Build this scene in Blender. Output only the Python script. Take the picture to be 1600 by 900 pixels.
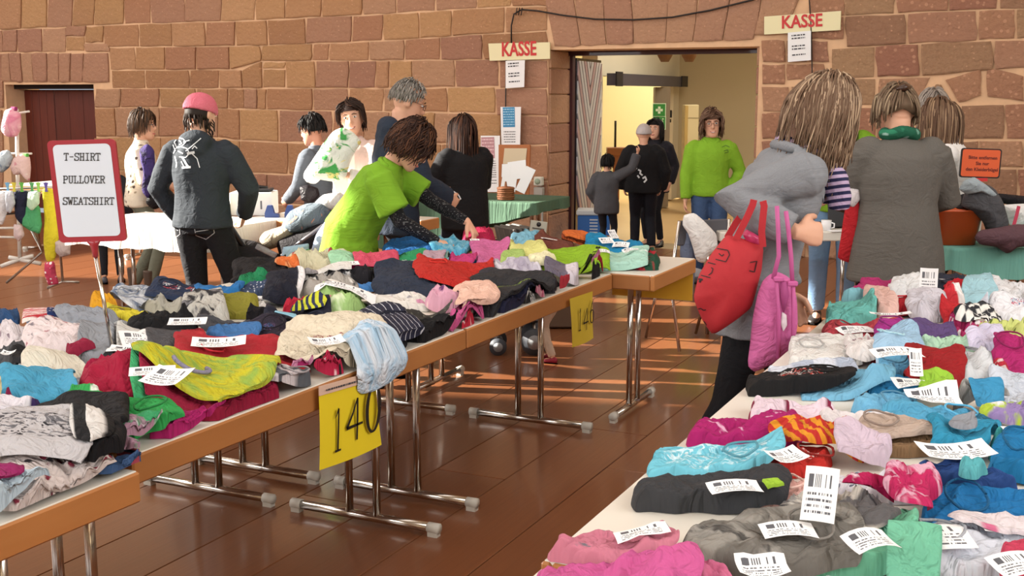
import bpy, bmesh, math, random
import numpy as np
from mathutils import Vector, Matrix, noise, Euler
R = math.radians
random.seed(11)
for o in list(bpy.data.objects): bpy.data.objects.remove(o)
SC = bpy.context.scene
COL = SC.collection
# ---------------------------------------------------------------- camera
F = 1850.; HY = 145.; H = 1.64
PITCH = math.atan((450-HY)/F); YAW = R(25.64)
cd = bpy.data.cameras.new('camera'); cam = bpy.data.objects.new('camera', cd); COL.objects.link(cam)
cd.sensor_width = 36; cd.lens = 36*F/1600; cd.clip_start = .05; cd.clip_end = 100
cam.location = (0, 0, H); cam.rotation_euler = (R(90)-PITCH, 0, YAW)
SC.camera = cam
# ---------------------------------------------------------------- light
w = bpy.data.worlds.new('world'); SC.world = w; w.use_nodes = True
w.node_tree.nodes['Background'].inputs[0].default_value = (.80, .88, 1, 1)
w.node_tree.nodes['Background'].inputs[1].default_value = .5
SC.view_settings.view_transform = 'Standard'; SC.view_settings.look = 'None'
SC.view_settings.gamma = 1; SC.view_settings.exposure = 0.15; SC.view_settings.use_curve_mapping = False
def lamp(name, kind, loc, d, energy, color=(1, 1, 1), size=None, angle=None):
    l = bpy.data.lights.new(name, kind); l.energy = energy; l.color = color
    if size: l.shape = 'RECTANGLE'; l.size, l.size_y = size
    if angle: l.angle = angle
    o = bpy.data.objects.new(name, l); COL.objects.link(o); o.location = loc
    o.rotation_euler = Vector(d).to_track_quat('-Z', 'Y').to_euler()
    return o
SUN = Vector((.85, .25, -.36)).normalized()
lamp('sun', 'SUN', (-20, 0, 10), SUN, 26.0, (1, .93, .82), angle=R(.8))
# daylight falling in through the windows of the three walls behind and beside the camera
lamp('window_daylight', 'AREA', (-16.6, 4.2, 5.0), (1, .1, -.25), 620, (1, .97, .94), (9, 3.6))
lamp('window_daylight', 'AREA', (4.2, 4.0, 4.2), (-1, .25, -.3), 330, (1, .98, .95), (8, 3.4))
lamp('window_daylight', 'AREA', (-5.5, -5.6, 4.4), (0, 1, -.22), 760, (1, .98, .95), (15, 3.6))
lamp('ceiling_fill', 'AREA', (-5.0, 4.0, 7.6), (0, 0, -1), 330, (1, .97, .94), (12, 8))  # added soft fill lamp below the closed ceiling, which has no opening
lamp('hall_light', 'AREA', (-3.3, 14.6, 3.2), (0, -.1, -1), 95, (1, .93, .78), (2.6, 2.6))
lamp('hall_light', 'AREA', (-6.6, 18.6, 3.2), (0, .2, -1), 150, (1, .90, .70), (1.4, 1.2))

# ---------------------------------------------------------------- where a point of the photograph lies in the hall
def ray(px, py):
    x = (px-800)/F; y = -(py-450)/F
    f = math.cos(PITCH)+y*math.sin(PITCH); up = -math.sin(PITCH)+y*math.cos(PITCH)
    s, c = math.sin(YAW), math.cos(YAW)
    return (x*c-f*s, x*s+f*c, up)
def P(px, py, z=0.):
    r = ray(px, py); t = (z-H)/r[2]; return Vector((r[0]*t, r[1]*t, z))
def W(px, py, Y=12.0):
    r = ray(px, py); t = Y/r[1]; return Vector((r[0]*t, Y, H+r[2]*t))
def D(px, py, d):
    "point at pixel, d metres away along the level view direction"
    r = ray(px, py); f = -r[0]*math.sin(YAW)+r[1]*math.cos(YAW); t = d/f
    return Vector((r[0]*t, r[1]*t, H+r[2]*t))
RV = Vector((math.cos(YAW), math.sin(YAW), 0)); FV = Vector((-math.sin(YAW), math.cos(YAW), 0)); ZV = Vector((0, 0, 1))
# ---------------------------------------------------------------- materials
MC = {}; MCOL = {}
def newmat(name):
    m = bpy.data.materials.new(name); m.use_nodes = True; nt = m.node_tree
    return m, nt, nt.nodes['Principled BSDF']
def lin(c):
    if isinstance(c, str): c = tuple(int(c[i:i+2], 16)/255 for i in (0, 2, 4))
    return tuple((v/12.92 if v <= .04045 else ((v+.055)/1.055)**2.4) for v in c)+(1,)
def N(nt, t, **k):
    n = nt.nodes.new(t)
    for a, b in k.items():
        if a.startswith('i_'): n.inputs[a[2:].replace('_', ' ')].default_value = b
        else: setattr(n, a, b)
    return n
def mixc(nt, fac, a, b):
    m = nt.nodes.new('ShaderNodeMix'); m.data_type = 'RGBA'
    for s, v in ((m.inputs[0], fac), (m.inputs[6], a), (m.inputs[7], b)):
        if hasattr(v, 'node'): nt.links.new(v, s)
        else: s.default_value = v
    return m.outputs[2]
def math_(nt, op, a, b=0.):
    m = nt.nodes.new('ShaderNodeMath'); m.operation = op
    for s, v in ((m.inputs[0], a), (m.inputs[1], b)):
        if hasattr(v, 'node'): nt.links.new(v, s)
        else: s.default_value = v
    return m.outputs[0]
def ramp(nt, fac, stops):
    r = nt.nodes.new('ShaderNodeValToRGB'); nt.links.new(fac, r.inputs[0]); e = r.color_ramp.elements
    while len(e) < len(stops): e.new(.5)
    for el, (p, c) in zip(e, stops): el.position = p; el.color = lin(c) if isinstance(c, str) or len(c) == 3 else c
    return r.outputs[0]
def bump(nt, b, h, s, dist=.01):
    n = nt.nodes.new('ShaderNodeBump'); n.inputs['Strength'].default_value = s; n.inputs['Distance'].default_value = dist
    nt.links.new(h, n.inputs['Height']); nt.links.new(n.outputs[0], b.inputs['Normal'])
def plain(name, c, rough=.5, metal=0., nz=.0, sc=20., coat=0., alpha=1., bs=0.):
    key = (name, c, rough, metal)
    if key in MC: return MC[key]
    m, nt, b = newmat(name)
    b.inputs['Roughness'].default_value = rough; b.inputs['Metallic'].default_value = metal
    b.inputs['Base Color'].default_value = lin(c)
    if coat: b.inputs['Coat Weight'].default_value = coat
    tc = N(nt, 'ShaderNodeTexCoord'); n = N(nt, 'ShaderNodeTexNoise', i_Scale=sc, i_Detail=4.)
    nt.links.new(tc.outputs['Object'], n.inputs['Vector'])
    d = lin(c)
    if nz:
        nt.links.new(mixc(nt, n.outputs[0], tuple(v*(1-nz) for v in d[:3])+(1,), tuple(min(1, v*(1+nz)) for v in d[:3])+(1,)), b.inputs['Base Color'])
    if bs: bump(nt, b, n.outputs[0], bs, .005)
    if alpha < 1: b.inputs['Alpha'].default_value = alpha
    MC[key] = m; return m
CRK = .8
def fabric(c, pat='solid', c2='ffffff', c3=None, sc=1., ang=0., rough=.85):
    key = ('fab', c, pat, c2, c3, sc, ang, CRK)
    if key in MC: return MC[key]
    m, nt, b = newmat('fabric'); L = nt.links
    b.inputs['Roughness'].default_value = rough; b.inputs['Specular IOR Level'].default_value = .25
    uv = N(nt, 'ShaderNodeUVMap'); uv.uv_map = 'uv'
    mp = N(nt, 'ShaderNodeMapping'); mp.inputs['Rotation'].default_value = (0, 0, R(ang)); L.new(uv.outputs[0], mp.inputs[0])
    v = mp.outputs[0]; col = lin(c); c2l = lin(c2); c3l = lin(c3 or c2)
    def ns(scale, det=3., dist=0.):
        n = N(nt, 'ShaderNodeTexNoise', i_Scale=scale, i_Detail=det, i_Distortion=dist); L.new(v, n.inputs['Vector']); return n.outputs[0]
    def step(x, t, w=.03):
        r = N(nt, 'ShaderNodeMapRange'); L.new(x, r.inputs[0]); r.inputs[1].default_value = t-w; r.inputs[2].default_value = t+w; return r.outputs[0]
    out = None
    if pat in ('stripe', 'pin', 'check'):
        sp = N(nt, 'ShaderNodeSeparateXYZ'); L.new(v, sp.inputs[0])
        def st(ax, frac):
            f = math_(nt, 'FRACT', math_(nt, 'MULTIPLY', sp.outputs[ax], 18*sc)); return step(f, frac, .04)
        if pat == 'stripe': out = mixc(nt, st(0, .5), col, c2l)
        elif pat == 'pin': out = mixc(nt, st(0, .90), col, c2l)
        else: out = mixc(nt, math_(nt, 'ABSOLUTE', math_(nt, 'SUBTRACT', st(0, .5), st(1, .5))), col, c2l)
    elif pat == 'dots':
        vo = N(nt, 'ShaderNodeTexVoronoi', i_Scale=28*sc, i_Randomness=.55); L.new(v, vo.inputs['Vector'])
        out = mixc(nt, step(vo.outputs['Distance'], .27), c2l, col)
    elif pat == 'finedots':
        vo = N(nt, 'ShaderNodeTexVoronoi', i_Scale=28*sc, i_Randomness=.3); L.new(v, vo.inputs['Vector'])
        out = mixc(nt, step(vo.outputs['Distance'], .17), c2l, col)
    elif pat == 'floral':
        vo = N(nt, 'ShaderNodeTexVoronoi', i_Scale=22*sc, i_Randomness=1.); L.new(v, vo.inputs['Vector'])
        sp = N(nt, 'ShaderNodeSeparateColor'); L.new(vo.outputs['Color'], sp.inputs[0])
        blob = step(math_(nt, 'ADD', vo.outputs['Distance'], math_(nt, 'MULTIPLY', ns(60*sc), .35)), .50, .05)
        fc = mixc(nt, step(sp.outputs[0], .5), c2l, c3l)
        keep = step(sp.outputs[1], .45)
        out = mixc(nt, math_(nt, 'MULTIPLY', math_(nt, 'SUBTRACT', 1., blob), keep), col, fc)
    elif pat == 'camo':
        a = mixc(nt, step(ns(9*sc, 4., 1.), .52), col, c2l); out = mixc(nt, step(ns(7*sc+1.7, 4., 2.), .6), a, c3l)
    elif pat == 'tie':
        out = mixc(nt, step(ns(6*sc, 3., 3.), .5, .12), col, c2l)
    elif pat == 'print':
        sp = N(nt, 'ShaderNodeSeparateXYZ'); L.new(uv.outputs[0], sp.inputs[0])
        r = math_(nt, 'ADD', math_(nt, 'POWER', math_(nt, 'DIVIDE', sp.outputs[0], .11*sc), 2.), math_(nt, 'POWER', math_(nt, 'DIVIDE', sp.outputs[1], .06*sc), 2.))
        inside = math_(nt, 'SUBTRACT', 1., step(math_(nt, 'ADD', r, ns(30, 3.)), 1.4, .05))
        f = step(ns(55/sc, 5., 1.5), .53); fc = mixc(nt, step(ns(22/sc), .5), c2l, c3l)
        out = mixc(nt, math_(nt, 'MULTIPLY', inside, f), col, fc)
    elif pat == 'halves':
        sp = N(nt, 'ShaderNodeSeparateXYZ'); L.new(v, sp.inputs[0]); out = mixc(nt, step(sp.outputs[0], .02*sc, .003), col, c2l)
    elif pat == 'heather':
        out = mixc(nt, ns(220, 2.), col, c2l)
    base = out
    big = ns(14., 4.)
    if base is None: base = mixc(nt, big, tuple(x*.86 for x in col[:3])+(1,), tuple(min(1, x*1.1) for x in col[:3])+(1,))
    L.new(base, b.inputs['Base Color'])
    wv = ns(420., 2.); fold = ns(26., 3., .8); rg_ = math_(nt, 'ABSOLUTE', math_(nt, 'SUBTRACT', ns(11., 3., 1.6), .5))
    rg_ = math_(nt, 'MINIMUM', math_(nt, 'MULTIPLY', rg_, 7.), 1.)
    h = math_(nt, 'ADD', math_(nt, 'ADD', math_(nt, 'MULTIPLY', wv, .10), fold), math_(nt, 'MULTIPLY', rg_, .9))
    bump(nt, b, h, min(CRK, .35) if pat in ('heather', 'finedots') else CRK, .009); MCOL[m.name] = c
    MC[key] = m; return m
CHROME = plain('chrome', 'cfcac4', .16, 1.)
STEEL = plain('brushed_steel', 'b8b5b0', .3, 1.)
WHITE = plain('white_laminate', 'dedad0', .38, 0, .03, 3)
PAPER = plain('paper', 'eceef0', .7)
BLACKP = plain('black_plastic', '16161a', .4)
def papermat():
    "paper with printed lines and a barcode (flat print)"
    m, nt, b = newmat('printed_paper'); L = nt.links
    uv = N(nt, 'ShaderNodeUVMap'); uv.uv_map = 'uv'
    sp = N(nt, 'ShaderNodeSeparateXYZ'); L.new(uv.outputs[0], sp.inputs[0])
    X, Y = sp.outputs[0], sp.outputs[1]
    def band(s, a, c): return math_(nt, 'MULTIPLY', math_(nt, 'GREATER_THAN', s, a), math_(nt, 'LESS_THAN', s, c))
    n = N(nt, 'ShaderNodeTexWhiteNoise'); n.noise_dimensions = '1D'
    L.new(math_(nt, 'FLOOR', math_(nt, 'MULTIPLY', X, 40.)), n.inputs['W'])
    bars = math_(nt, 'MULTIPLY', math_(nt, 'GREATER_THAN', n.outputs[0], .5), math_(nt, 'MULTIPLY', band(Y, .62, .86), band(X, .12, .8)))
    n2 = N(nt, 'ShaderNodeTexNoise', i_Scale=1.); cb = N(nt, 'ShaderNodeCombineXYZ')
    L.new(math_(nt, 'MULTIPLY', X, 26.), cb.inputs[0]); L.new(math_(nt, 'MULTIPLY', math_(nt, 'FLOOR', math_(nt, 'MULTIPLY', Y, 9.)), 7.3), cb.inputs[1]); L.new(cb.outputs[0], n2.inputs['Vector'])
    ln = math_(nt, 'MULTIPLY', math_(nt, 'GREATER_THAN', n2.outputs[0], .47), math_(nt, 'MULTIPLY', band(math_(nt, 'FRACT', math_(nt, 'MULTIPLY', Y, 9.)), .3, .72), math_(nt, 'MULTIPLY', band(Y, .1, .56), band(X, .1, .86))))
    L.new(mixc(nt, math_(nt, 'MAXIMUM', bars, ln), lin('eef0f2'), lin('55575e')), b.inputs['Base Color'])
    b.inputs['Roughness'].default_value = .6
    return m
TAGM = papermat()
# ---------------------------------------------------------------- meshes
class MB:
    def __init__(s): s.v = []; s.f = []; s.uv = []; s.sm = []
    def add(s, v, f, smooth=False, uv=None):
        o = len(s.v); s.v += [tuple(p) for p in v]; s.f += [tuple(i+o for i in q) for q in f]; s.sm += [smooth]*len(f)
        s.uv += list(uv) if uv else [(p[0], p[1]) for p in s.v[o:]]
        return s
    def box(s, c, d, M=None, rot=0, smooth=False):
        hx, hy, hz = d[0]/2, d[1]/2, d[2]/2
        vs = [Vector((x*hx, y*hy, z*hz)) for z in (-1, 1) for y in (-1, 1) for x in (-1, 1)]
        if rot: vs = [Matrix.Rotation(rot, 3, 'Z') @ p for p in vs]
        if M is not None: vs = [M @ p for p in vs]
        vs = [p+Vector(c) for p in vs]
        return s.add(vs, [(0, 2, 3, 1), (4, 5, 7, 6), (0, 1, 5, 4), (2, 6, 7, 3), (0, 4, 6, 2), (1, 3, 7, 5)], smooth)
    def bbox(s, c, d, b=.006, rot=0, M=None):
        "box with bevelled edges"
        hx, hy, hz = d[0]/2, d[1]/2, d[2]/2; b = min(b, hx*.9, hy*.9, hz*.9); vs = []; idx = {}
        for sx in (-1, 1):
            for sy in (-1, 1):
                for sz in (-1, 1):
                    for ax in range(3):
                        p = [sx*(hx-b), sy*(hy-b), sz*(hz-b)]; p[ax] += (sx, sy, sz)[ax]*b; idx[(sx, sy, sz, ax)] = len(vs); vs.append(Vector(p))
        f = []
        for ax in range(3):
            o = [a for a in range(3) if a != ax]
            for sg in (-1, 1):
                q = []
                for (a, c_) in ((-1, -1), (1, -1), (1, 1), (-1, 1)):
                    k = [0, 0, 0]; k[ax] = sg; k[o[0]] = a; k[o[1]] = c_; q.append(idx[(k[0], k[1], k[2], ax)])
                f.append(q if (sg > 0) != (ax == 1) else q[::-1])
            for a in (-1, 1):
                for c_ in (-1, 1):
                    k0 = [0, 0, 0]; k1 = [0, 0, 0]; k0[ax] = -1; k1[ax] = 1
                    for k in (k0, k1): k[o[0]] = a; k[o[1]] = c_
                    q = [idx[tuple(k0)+(o[0],)], idx[tuple(k1)+(o[0],)], idx[tuple(k1)+(o[1],)], idx[tuple(k0)+(o[1],)]]
                    f.append(q if a*c_ > 0 else q[::-1])
        for sx in (-1, 1):
            for sy in (-1, 1):
                for sz in (-1, 1): f.append([idx[(sx, sy, sz, a)] for a in range(3)])
        if rot: vs = [Matrix.Rotation(rot, 3, 'Z') @ p for p in vs]
        if M is not None: vs = [M @ p for p in vs]
        return s.add([p+Vector(c) for p in vs], f)
    def tube(s, pts, r, n=10, smooth=True, caps=True):
        pts = [Vector(p) for p in pts]; rr = r if isinstance(r, (list, tuple)) else [r]*len(pts)
        rings = []; up = None
        for i, p in enumerate(pts):
            t = (pts[min(i+1, len(pts)-1)]-pts[max(i-1, 0)]).normalized()
            if up is None: up = Vector((0, 0, 1)) if abs(t.z) < .9 else Vector((1, 0, 0))
            a = up-t*up.dot(t); a.normalize(); up = a; b = t.cross(a)
            rings.append([p+(a*math.cos(2*math.pi*k/n)+b*math.sin(2*math.pi*k/n))*rr[i] for k in range(n)])
        return s.rings(rings, smooth, caps)
    def rings(s, rings, smooth=True, caps=True):
        n = len(rings[0]); vs = [p for r in rings for p in r]; f = []
        for i in range(len(rings)-1):
            for k in range(n): f.append((i*n+k, i*n+(k+1) % n, (i+1)*n+(k+1) % n, (i+1)*n+k))
        if caps: f.append(tuple(range(n))[::-1]); f.append(tuple((len(rings)-1)*n+k for k in range(n)))
        return s.add(vs, f, smooth)
    def ell(s, c, r, M=None, nu=14, nv=9):
        rings = []
        for i in range(nv+1):
            t = math.pi*(.02+.96*i/nv); rings.append([])
            for k in range(nu):
                a = 2*math.pi*k/nu; p = Vector((r[0]*math.sin(t)*math.cos(a), r[1]*math.sin(t)*math.sin(a), -r[2]*math.cos(t)))
                rings[-1].append((M @ p if M is not None else p)+Vector(c))
        return s.rings(rings)
    def quad(s, a, b, c, d, th=0, uv=True):
        a, b, c, d = map(Vector, (a, b, c, d))
        if not th: return s.add([a, b, c, d], [(0, 1, 2, 3)], uv=[(0, 0), (1, 0), (1, 1), (0, 1)])
        n = (b-a).cross(d-a).normalized()*th
        return s.add([a, b, c, d, a-n, b-n, c-n, d-n], [(0, 1, 2, 3), (7, 6, 5, 4), (0, 4, 5, 1), (1, 5, 6, 2), (2, 6, 7, 3), (3, 7, 4, 0)], uv=[(0, 0), (1, 0), (1, 1), (0, 1)]*2)
    def prism(s, poly, y0, y1, plane='xz'):
        "polygon in the x-z plane, extruded along y"
        n = len(poly); mk = (lambda a, b, y: Vector((a, y, b))) if plane == 'xz' else (lambda a, b, y: Vector((a, b, y)))
        return s.add([mk(a, b, y0) for a, b in poly]+[mk(a, b, y1) for a, b in poly],
                     [tuple(range(n))[::-1], tuple(range(n, 2*n))]+[(i, (i+1) % n, n+(i+1) % n, n+i) for i in range(n)])
    def mesh(s, name):
        me = bpy.data.meshes.new(name); me.from_pydata(s.v, [], s.f); me.polygons.foreach_set('use_smooth', s.sm)
        ul = me.uv_layers.new(name='uv'); li = np.empty(len(me.loops), dtype=np.int32); me.loops.foreach_get('vertex_index', li)
        ul.data.foreach_set('uv', np.array(s.uv, dtype=np.float32)[li].ravel())
        me.update(); return me
    def build(s, name, mat=None, parent=None, fix=True):
        me = s.mesh(name)
        if fix:
            bm = bmesh.new(); bm.from_mesh(me); bmesh.ops.recalc_face_normals(bm, faces=bm.faces); bm.to_mesh(me); bm.free()
        return link(name, me, mat, parent)
def link(name, me, mat=None, parent=None):
    if mat and not me.materials: me.materials.append(mat)
    o = bpy.data.objects.new(name, me); COL.objects.link(o)
    if parent: o.parent = parent
    return o
def tag(o, label=None, cat=None, group=None, kind=None):
    if label: o['label'] = label
    if cat: o['category'] = cat
    if group: o['group'] = group
    if kind: o['kind'] = kind
    return o
def empty(name, loc=(0, 0, 0), rz=0, label=None, cat=None, group=None, kind=None):
    o = bpy.data.objects.new(name, None); COL.objects.link(o); o.location = loc; o.rotation_euler = (0, 0, rz); o.empty_display_size = .1
    return tag(o, label, cat, group, kind)
def copy_tree(o, parent=None):
    c = o.copy(); COL.objects.link(c); c.parent = parent
    for ch in list(o.children): copy_tree(ch, c)
    return c
def text_mb(txt, size, M, depth=.002, bold=0., align='CENTER'):
    cu = bpy.data.curves.new('t', 'FONT'); cu.body = txt; cu.size = size; cu.extrude = depth; cu.offset = bold; cu.align_x = align; cu.resolution_u = 3
    o = bpy.data.objects.new('t', cu); COL.objects.link(o); dg = bpy.context.evaluated_depsgraph_get()
    me = bpy.data.meshes.new_from_object(o.evaluated_get(dg)); bpy.data.objects.remove(o)
    m = MB(); m.add([M @ v.co for v in me.vertices], [tuple(p.vertices) for p in me.polygons]); bpy.data.meshes.remove(me); return m
def facing(loc, nrm, up=ZV):
    "matrix whose local x,y lie in a board that faces nrm"
    n = Vector(nrm).normalized(); x = Vector(up).cross(n).normalized(); y = n.cross(x)
    return Matrix(((x.x, y.x, n.x, loc[0]), (x.y, y.y, n.y, loc[1]), (x.z, y.z, n.z, loc[2]), (0, 0, 0, 1)))
def remesh(mb, vox, smooth=4, disp=0., dsc=8., stretch=(1, 1, 1), seed=0, clip=None):
    "fuses the overlapping solids of mb into one continuous surface"
    me = mb.mesh('tmp'); o = bpy.data.objects.new('tmp', me); COL.objects.link(o)
    bm = bmesh.new(); bm.from_mesh(me); bmesh.ops.recalc_face_normals(bm, faces=bm.faces); bm.to_mesh(me); bm.free()
    r = o.modifiers.new('r', 'REMESH'); r.mode = 'VOXEL'; r.voxel_size = vox; r.adaptivity = 0
    if smooth: s = o.modifiers.new('s', 'SMOOTH'); s.factor = .5; s.iterations = smooth
    dg = bpy.context.evaluated_depsgraph_get(); out = bpy.data.meshes.new_from_object(o.evaluated_get(dg))
    bpy.data.objects.remove(o); bpy.data.meshes.remove(me)
    nv = len(out.vertices); co = np.empty(nv*3, np.float32); out.vertices.foreach_get('co', co); co = co.reshape(-1, 3)
    if disp:
        no = np.empty(nv*3, np.float32); out.vertices.foreach_get('normal', no); no = no.reshape(-1, 3)
        off = Vector((seed*3.1, seed*1.7, 0)); st = Vector(stretch)*dsc
        d = np.array([noise.noise(Vector((c[0]*st.x, c[1]*st.y, c[2]*st.z))+off)*1.0+abs(noise.noise(Vector((c[0]*st.x*1.9, c[1]*st.y*1.9, c[2]*st.z*1.9))-off))*.9-.25 for c in co.tolist()])
        co += no*(d*disp)[:, None]; out.vertices.foreach_set('co', co.ravel())
    out.polygons.foreach_set('use_smooth', [True]*len(out.polygons))
    ul = out.uv_layers.new(name='uv'); li = np.empty(len(out.loops), np.int32); out.loops.foreach_get('vertex_index', li)
    u = np.stack([co[:, 0]+co[:, 1]*.6, co[:, 2]], 1); ul.data.foreach_set('uv', u[li].astype(np.float32).ravel())
    out.materials.clear()
    return out
# ================================================================ THE HALL
def PX(px, py, X):
    r = ray(px, py); t = X/r[0]; return Vector((X, r[1]*t, H+r[2]*t))
def stone_mat(name, c, c2, lm=.22, sp_=.13):
    m, nt, b = newmat(name); L = nt.links
    tc = N(nt, 'ShaderNodeTexCoord'); oi = N(nt, 'ShaderNodeObjectInfo')
    n1 = N(nt, 'ShaderNodeTexNoise', i_Scale=2.3, i_Detail=6.); n2 = N(nt, 'ShaderNodeTexNoise', i_Scale=26., i_Detail=6.)
    n3 = N(nt, 'ShaderNodeTexVoronoi', i_Scale=15.)
    for n in (n1, n2, n3): L.new(tc.outputs['Object'], n.inputs['Vector'])
    a = mixc(nt, n1.outputs[0], lin(c), lin(c2))
    rnd = N(nt, 'ShaderNodeMapRange'); L.new(oi.outputs['Random'], rnd.inputs[0]); rnd.inputs[3].default_value = .86; rnd.inputs[4].default_value = 1.1
    h = N(nt, 'ShaderNodeHueSaturation'); L.new(rnd.outputs[0], h.inputs['Value']); L.new(a, h.inputs['Color'])
    hv = N(nt, 'ShaderNodeMapRange'); L.new(oi.outputs['Random'], hv.inputs[0]); hv.inputs[3].default_value = .495; hv.inputs[4].default_value = .512; L.new(hv.outputs[0], h.inputs['Hue'])
    g = mixc(nt, math_(nt, 'MULTIPLY', n2.outputs[0], lm), h.outputs[0], lin('5d3a2a'))
    spk = math_(nt, 'LESS_THAN', n3.outputs['Distance'], sp_)
    g = mixc(nt, math_(nt, 'MULTIPLY', spk, .35), g, lin('d9a98a'))
    L.new(g, b.inputs['Base Color']); b.inputs['Roughness'].default_value = .95; b.inputs['Specular IOR Level'].default_value = .15
    bump(nt, b, n2.outputs[0], .8, .025)
    return m
SM = [stone_mat('sandstone', 'b0855f', 'b98f6e'), stone_mat('sandstone', 'ad8160', 'b78c70'), stone_mat('sandstone', 'a67c63', 'b08872'), stone_mat('sandstone', 'b0865c', 'a88066')]
SR = [stone_mat('sandstone', 'a57862', 'b08670', sp_=.2), stone_mat('sandstone', 'a97c64', 'a07260', sp_=.24), stone_mat('sandstone', 'a07c62', 'b08c70', .4)]
SD = [stone_mat('sandstone', 'a97f6c', 'b48a70', .2)]
MORTAR = plain('lime_mortar', 'dcb590', .95, 0, .18, 9, bs=.5)
wb = MB()
Ydoor0, Ydoor1 = W(8, 133).x, W(146, 131).x; ZD = W(80, 132).z
PX0, PX1, PZ = W(857, 78).x, W(1187, 66).x, 2.10
def slab(x0, x1, z0, z1, y0=12.0, y1=12.6): wb.box(((x0+x1)/2, (y0+y1)/2, (z0+z1)/2), (x1-x0, y1-y0, z1-z0))
slab(-17.2, Ydoor0, 0, ZD); slab(Ydoor1, PX0, 0, ZD); slab(PX1, 4.7, 0, ZD)
slab(-17.2, PX0, ZD, PZ); slab(PX1, 4.7, ZD, PZ); slab(-17.2, 4.7, PZ, 8.0)
wall = tag(wb.build('wall_back', MORTAR), kind='structure')
SN = [0]
def stone(q, mats, nm='stone', proud=None, gap=.009, zmin=.0):
    "q: four wall points (x, z) clockwise from top left"
    pts = [Vector((a, b)) for a, b in q]; c = sum(pts, Vector((0, 0)))/4
    if max(p.y for p in pts) < zmin+.05: return
    pts = [Vector((p.x, max(p.y, zmin))) for p in pts]
    ring = []
    for i in range(4):
        a, b = pts[i], pts[(i+1) % 4]
        for t in ((0, .0), (.33, 1), (.7, 1)):
            p = a.lerp(b, t[0])
            if t[1]: p = p+Vector((random.uniform(-.009, .009), random.uniform(-.009, .009)))
            else: p = p.lerp(c, .025)
            ring.append(p)
    def inset(k):
        o = []
        for p in ring:
            d = c-p; o.append(p+d.normalized()*min(k, d.length*.4)*1.25)
        return o
    r0 = inset(gap); r1 = inset(gap+.016); pr = proud if proud else random.uniform(.012, .034)
    tx, tz = random.uniform(-.014, .014), random.uniform(-.014, .014)
    y = 12.0
    v = [Vector((p.x, y-.002, p.y)) for p in r0]+[Vector((p.x, y-pr*.75-(p.x-c.x)*tx, p.y)) for p in r0]+[Vector((p.x, y-pr-(p.x-c.x)*tx-(p.y-c.y)*tz, p.y)) for p in r1]+[Vector((c.x, y-pr-.003, c.y))]
    n = 12; f = []
    for i in range(n):
        j = (i+1) % n; f += [(i, j, n+j, n+i), (n+i, n+j, 2*n+j, 2*n+i), (2*n+i, 2*n+j, 3*n)]
    loc = Vector((c.x, 12, c.y)); m = MB(); m.add([p-loc for p in v], f)
    o = m.build(nm, random.choice(mats), wall); o.location = loc; SN[0] += 1
def xz(px, py): p = W(px, py); return (p.x, p.z)
def yat(line, x):
    if len(line) == 1: return line[0][1]
    for (a, b), (c, d) in zip(line, line[1:]):
        if x <= c: return b+(d-b)*(x-a)/(c-a)
    return line[-1][1]
def row(xs, top, bot, mats=SM):
    for a, b in zip(xs, xs[1:]):
        j = random.uniform(-1.5, 1.5)
        stone((xz(a+j, yat(top, a)), xz(b+j, yat(top, b)), xz(b-j, yat(bot, b)), xz(a-j, yat(bot, a))), mats)
# courses left of the passage, read off the photograph
L0b = [(0, 47), (200, 38), (400, 32), (540, 25), (650, 19), (800, 10)]
L1b = [(0, 80), (100, 74), (400, 72), (550, 66), (650, 61), (775, 52), (860, 48)]
L2b = [(0, 110), (400, 109), (401, 95), (860, 93)]
L3b = [(0, 138), (600, 138), (860, 134)]
L4b = [(0, 170), (250, 167), (400, 171), (860, 178)]
L5b = [(0, 214), (330, 214), (400, 222), (860, 226)]
top = [(0, -30), (860, -42)]
row([-60, 0, 35, 75, 115, 149, 195, 236, 290, 347, 400, 447, 504, 567, 620, 681, 746, 800, 857], [(-60, -6), (860, -14)], L0b)
row([-60, -10, 50, 100, 140, 205, 260, 320, 370, 430, 480, 540, 590, 650, 700, 770, 830], [(-60, -40), (860, -52)], [(-60, -7), (860, -15)])
row([-30, 5, 28, 67, 104], L0b, [(0, 82)], SD); row([104, 135], [(0, 40)], [(0, 57)], SM); row([104, 133], [(0, 57)], [(0, 80)], SM)
row([135, 163], L0b, [(0, 67)], SM); row([133, 172], [(0, 68)], [(0, 81)], SD)
row([163, 218, 270, 322, 369, 419, 479, 551, 599, 656, 707, 790, 857], L0b, L1b)
row([172, 212, 259, 308, 360, 409], L1b, L2b); row([409, 489, 515, 578, 633, 689, 755, 857], L1b, L2b)
row([412, 447], [(0, 97)], [(0, 107)]); row([412, 447], [(0, 108)], [(0, 137)])
row([175, 228, 297, 343, 380, 411], L2b, L3b); row([447, 494, 546, 588, 609, 645, 712, 780], L2b, L3b); row([780, 857], [(0, 94)], [(0, 138)], SD)
row([150, 190, 250, 308, 358, 382, 403, 417, 490, 545, 600, 640, 700, 775], L3b, L4b); row([775, 857], [(0, 138)], [(0, 181)], SD)
row([150, 182, 236, 250, 300, 342, 376, 436, 520, 570, 610, 655, 680, 720, 784], L4b, L5b); row([784, 857], [(0, 181)], [(0, 226)], SD)
L6b = [(0, 262), (400, 271), (860, 283)]; L7b = [(0, 305), (400, 318), (860, 333)]; L8b = [(0, 345), (860, 376)]
row([148, 172, 218, 252, 300, 338, 375, 451, 500, 548, 610, 640, 690, 740, 790, 857], L5b, L6b)
row([148, 190, 240, 290, 350, 385, 418, 485, 540, 590, 650, 700, 750, 800, 857], L6b, L7b)
row([148, 172, 220, 280, 330, 400, 450, 510, 570, 640, 700, 760, 857], L7b, L8b)
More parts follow.
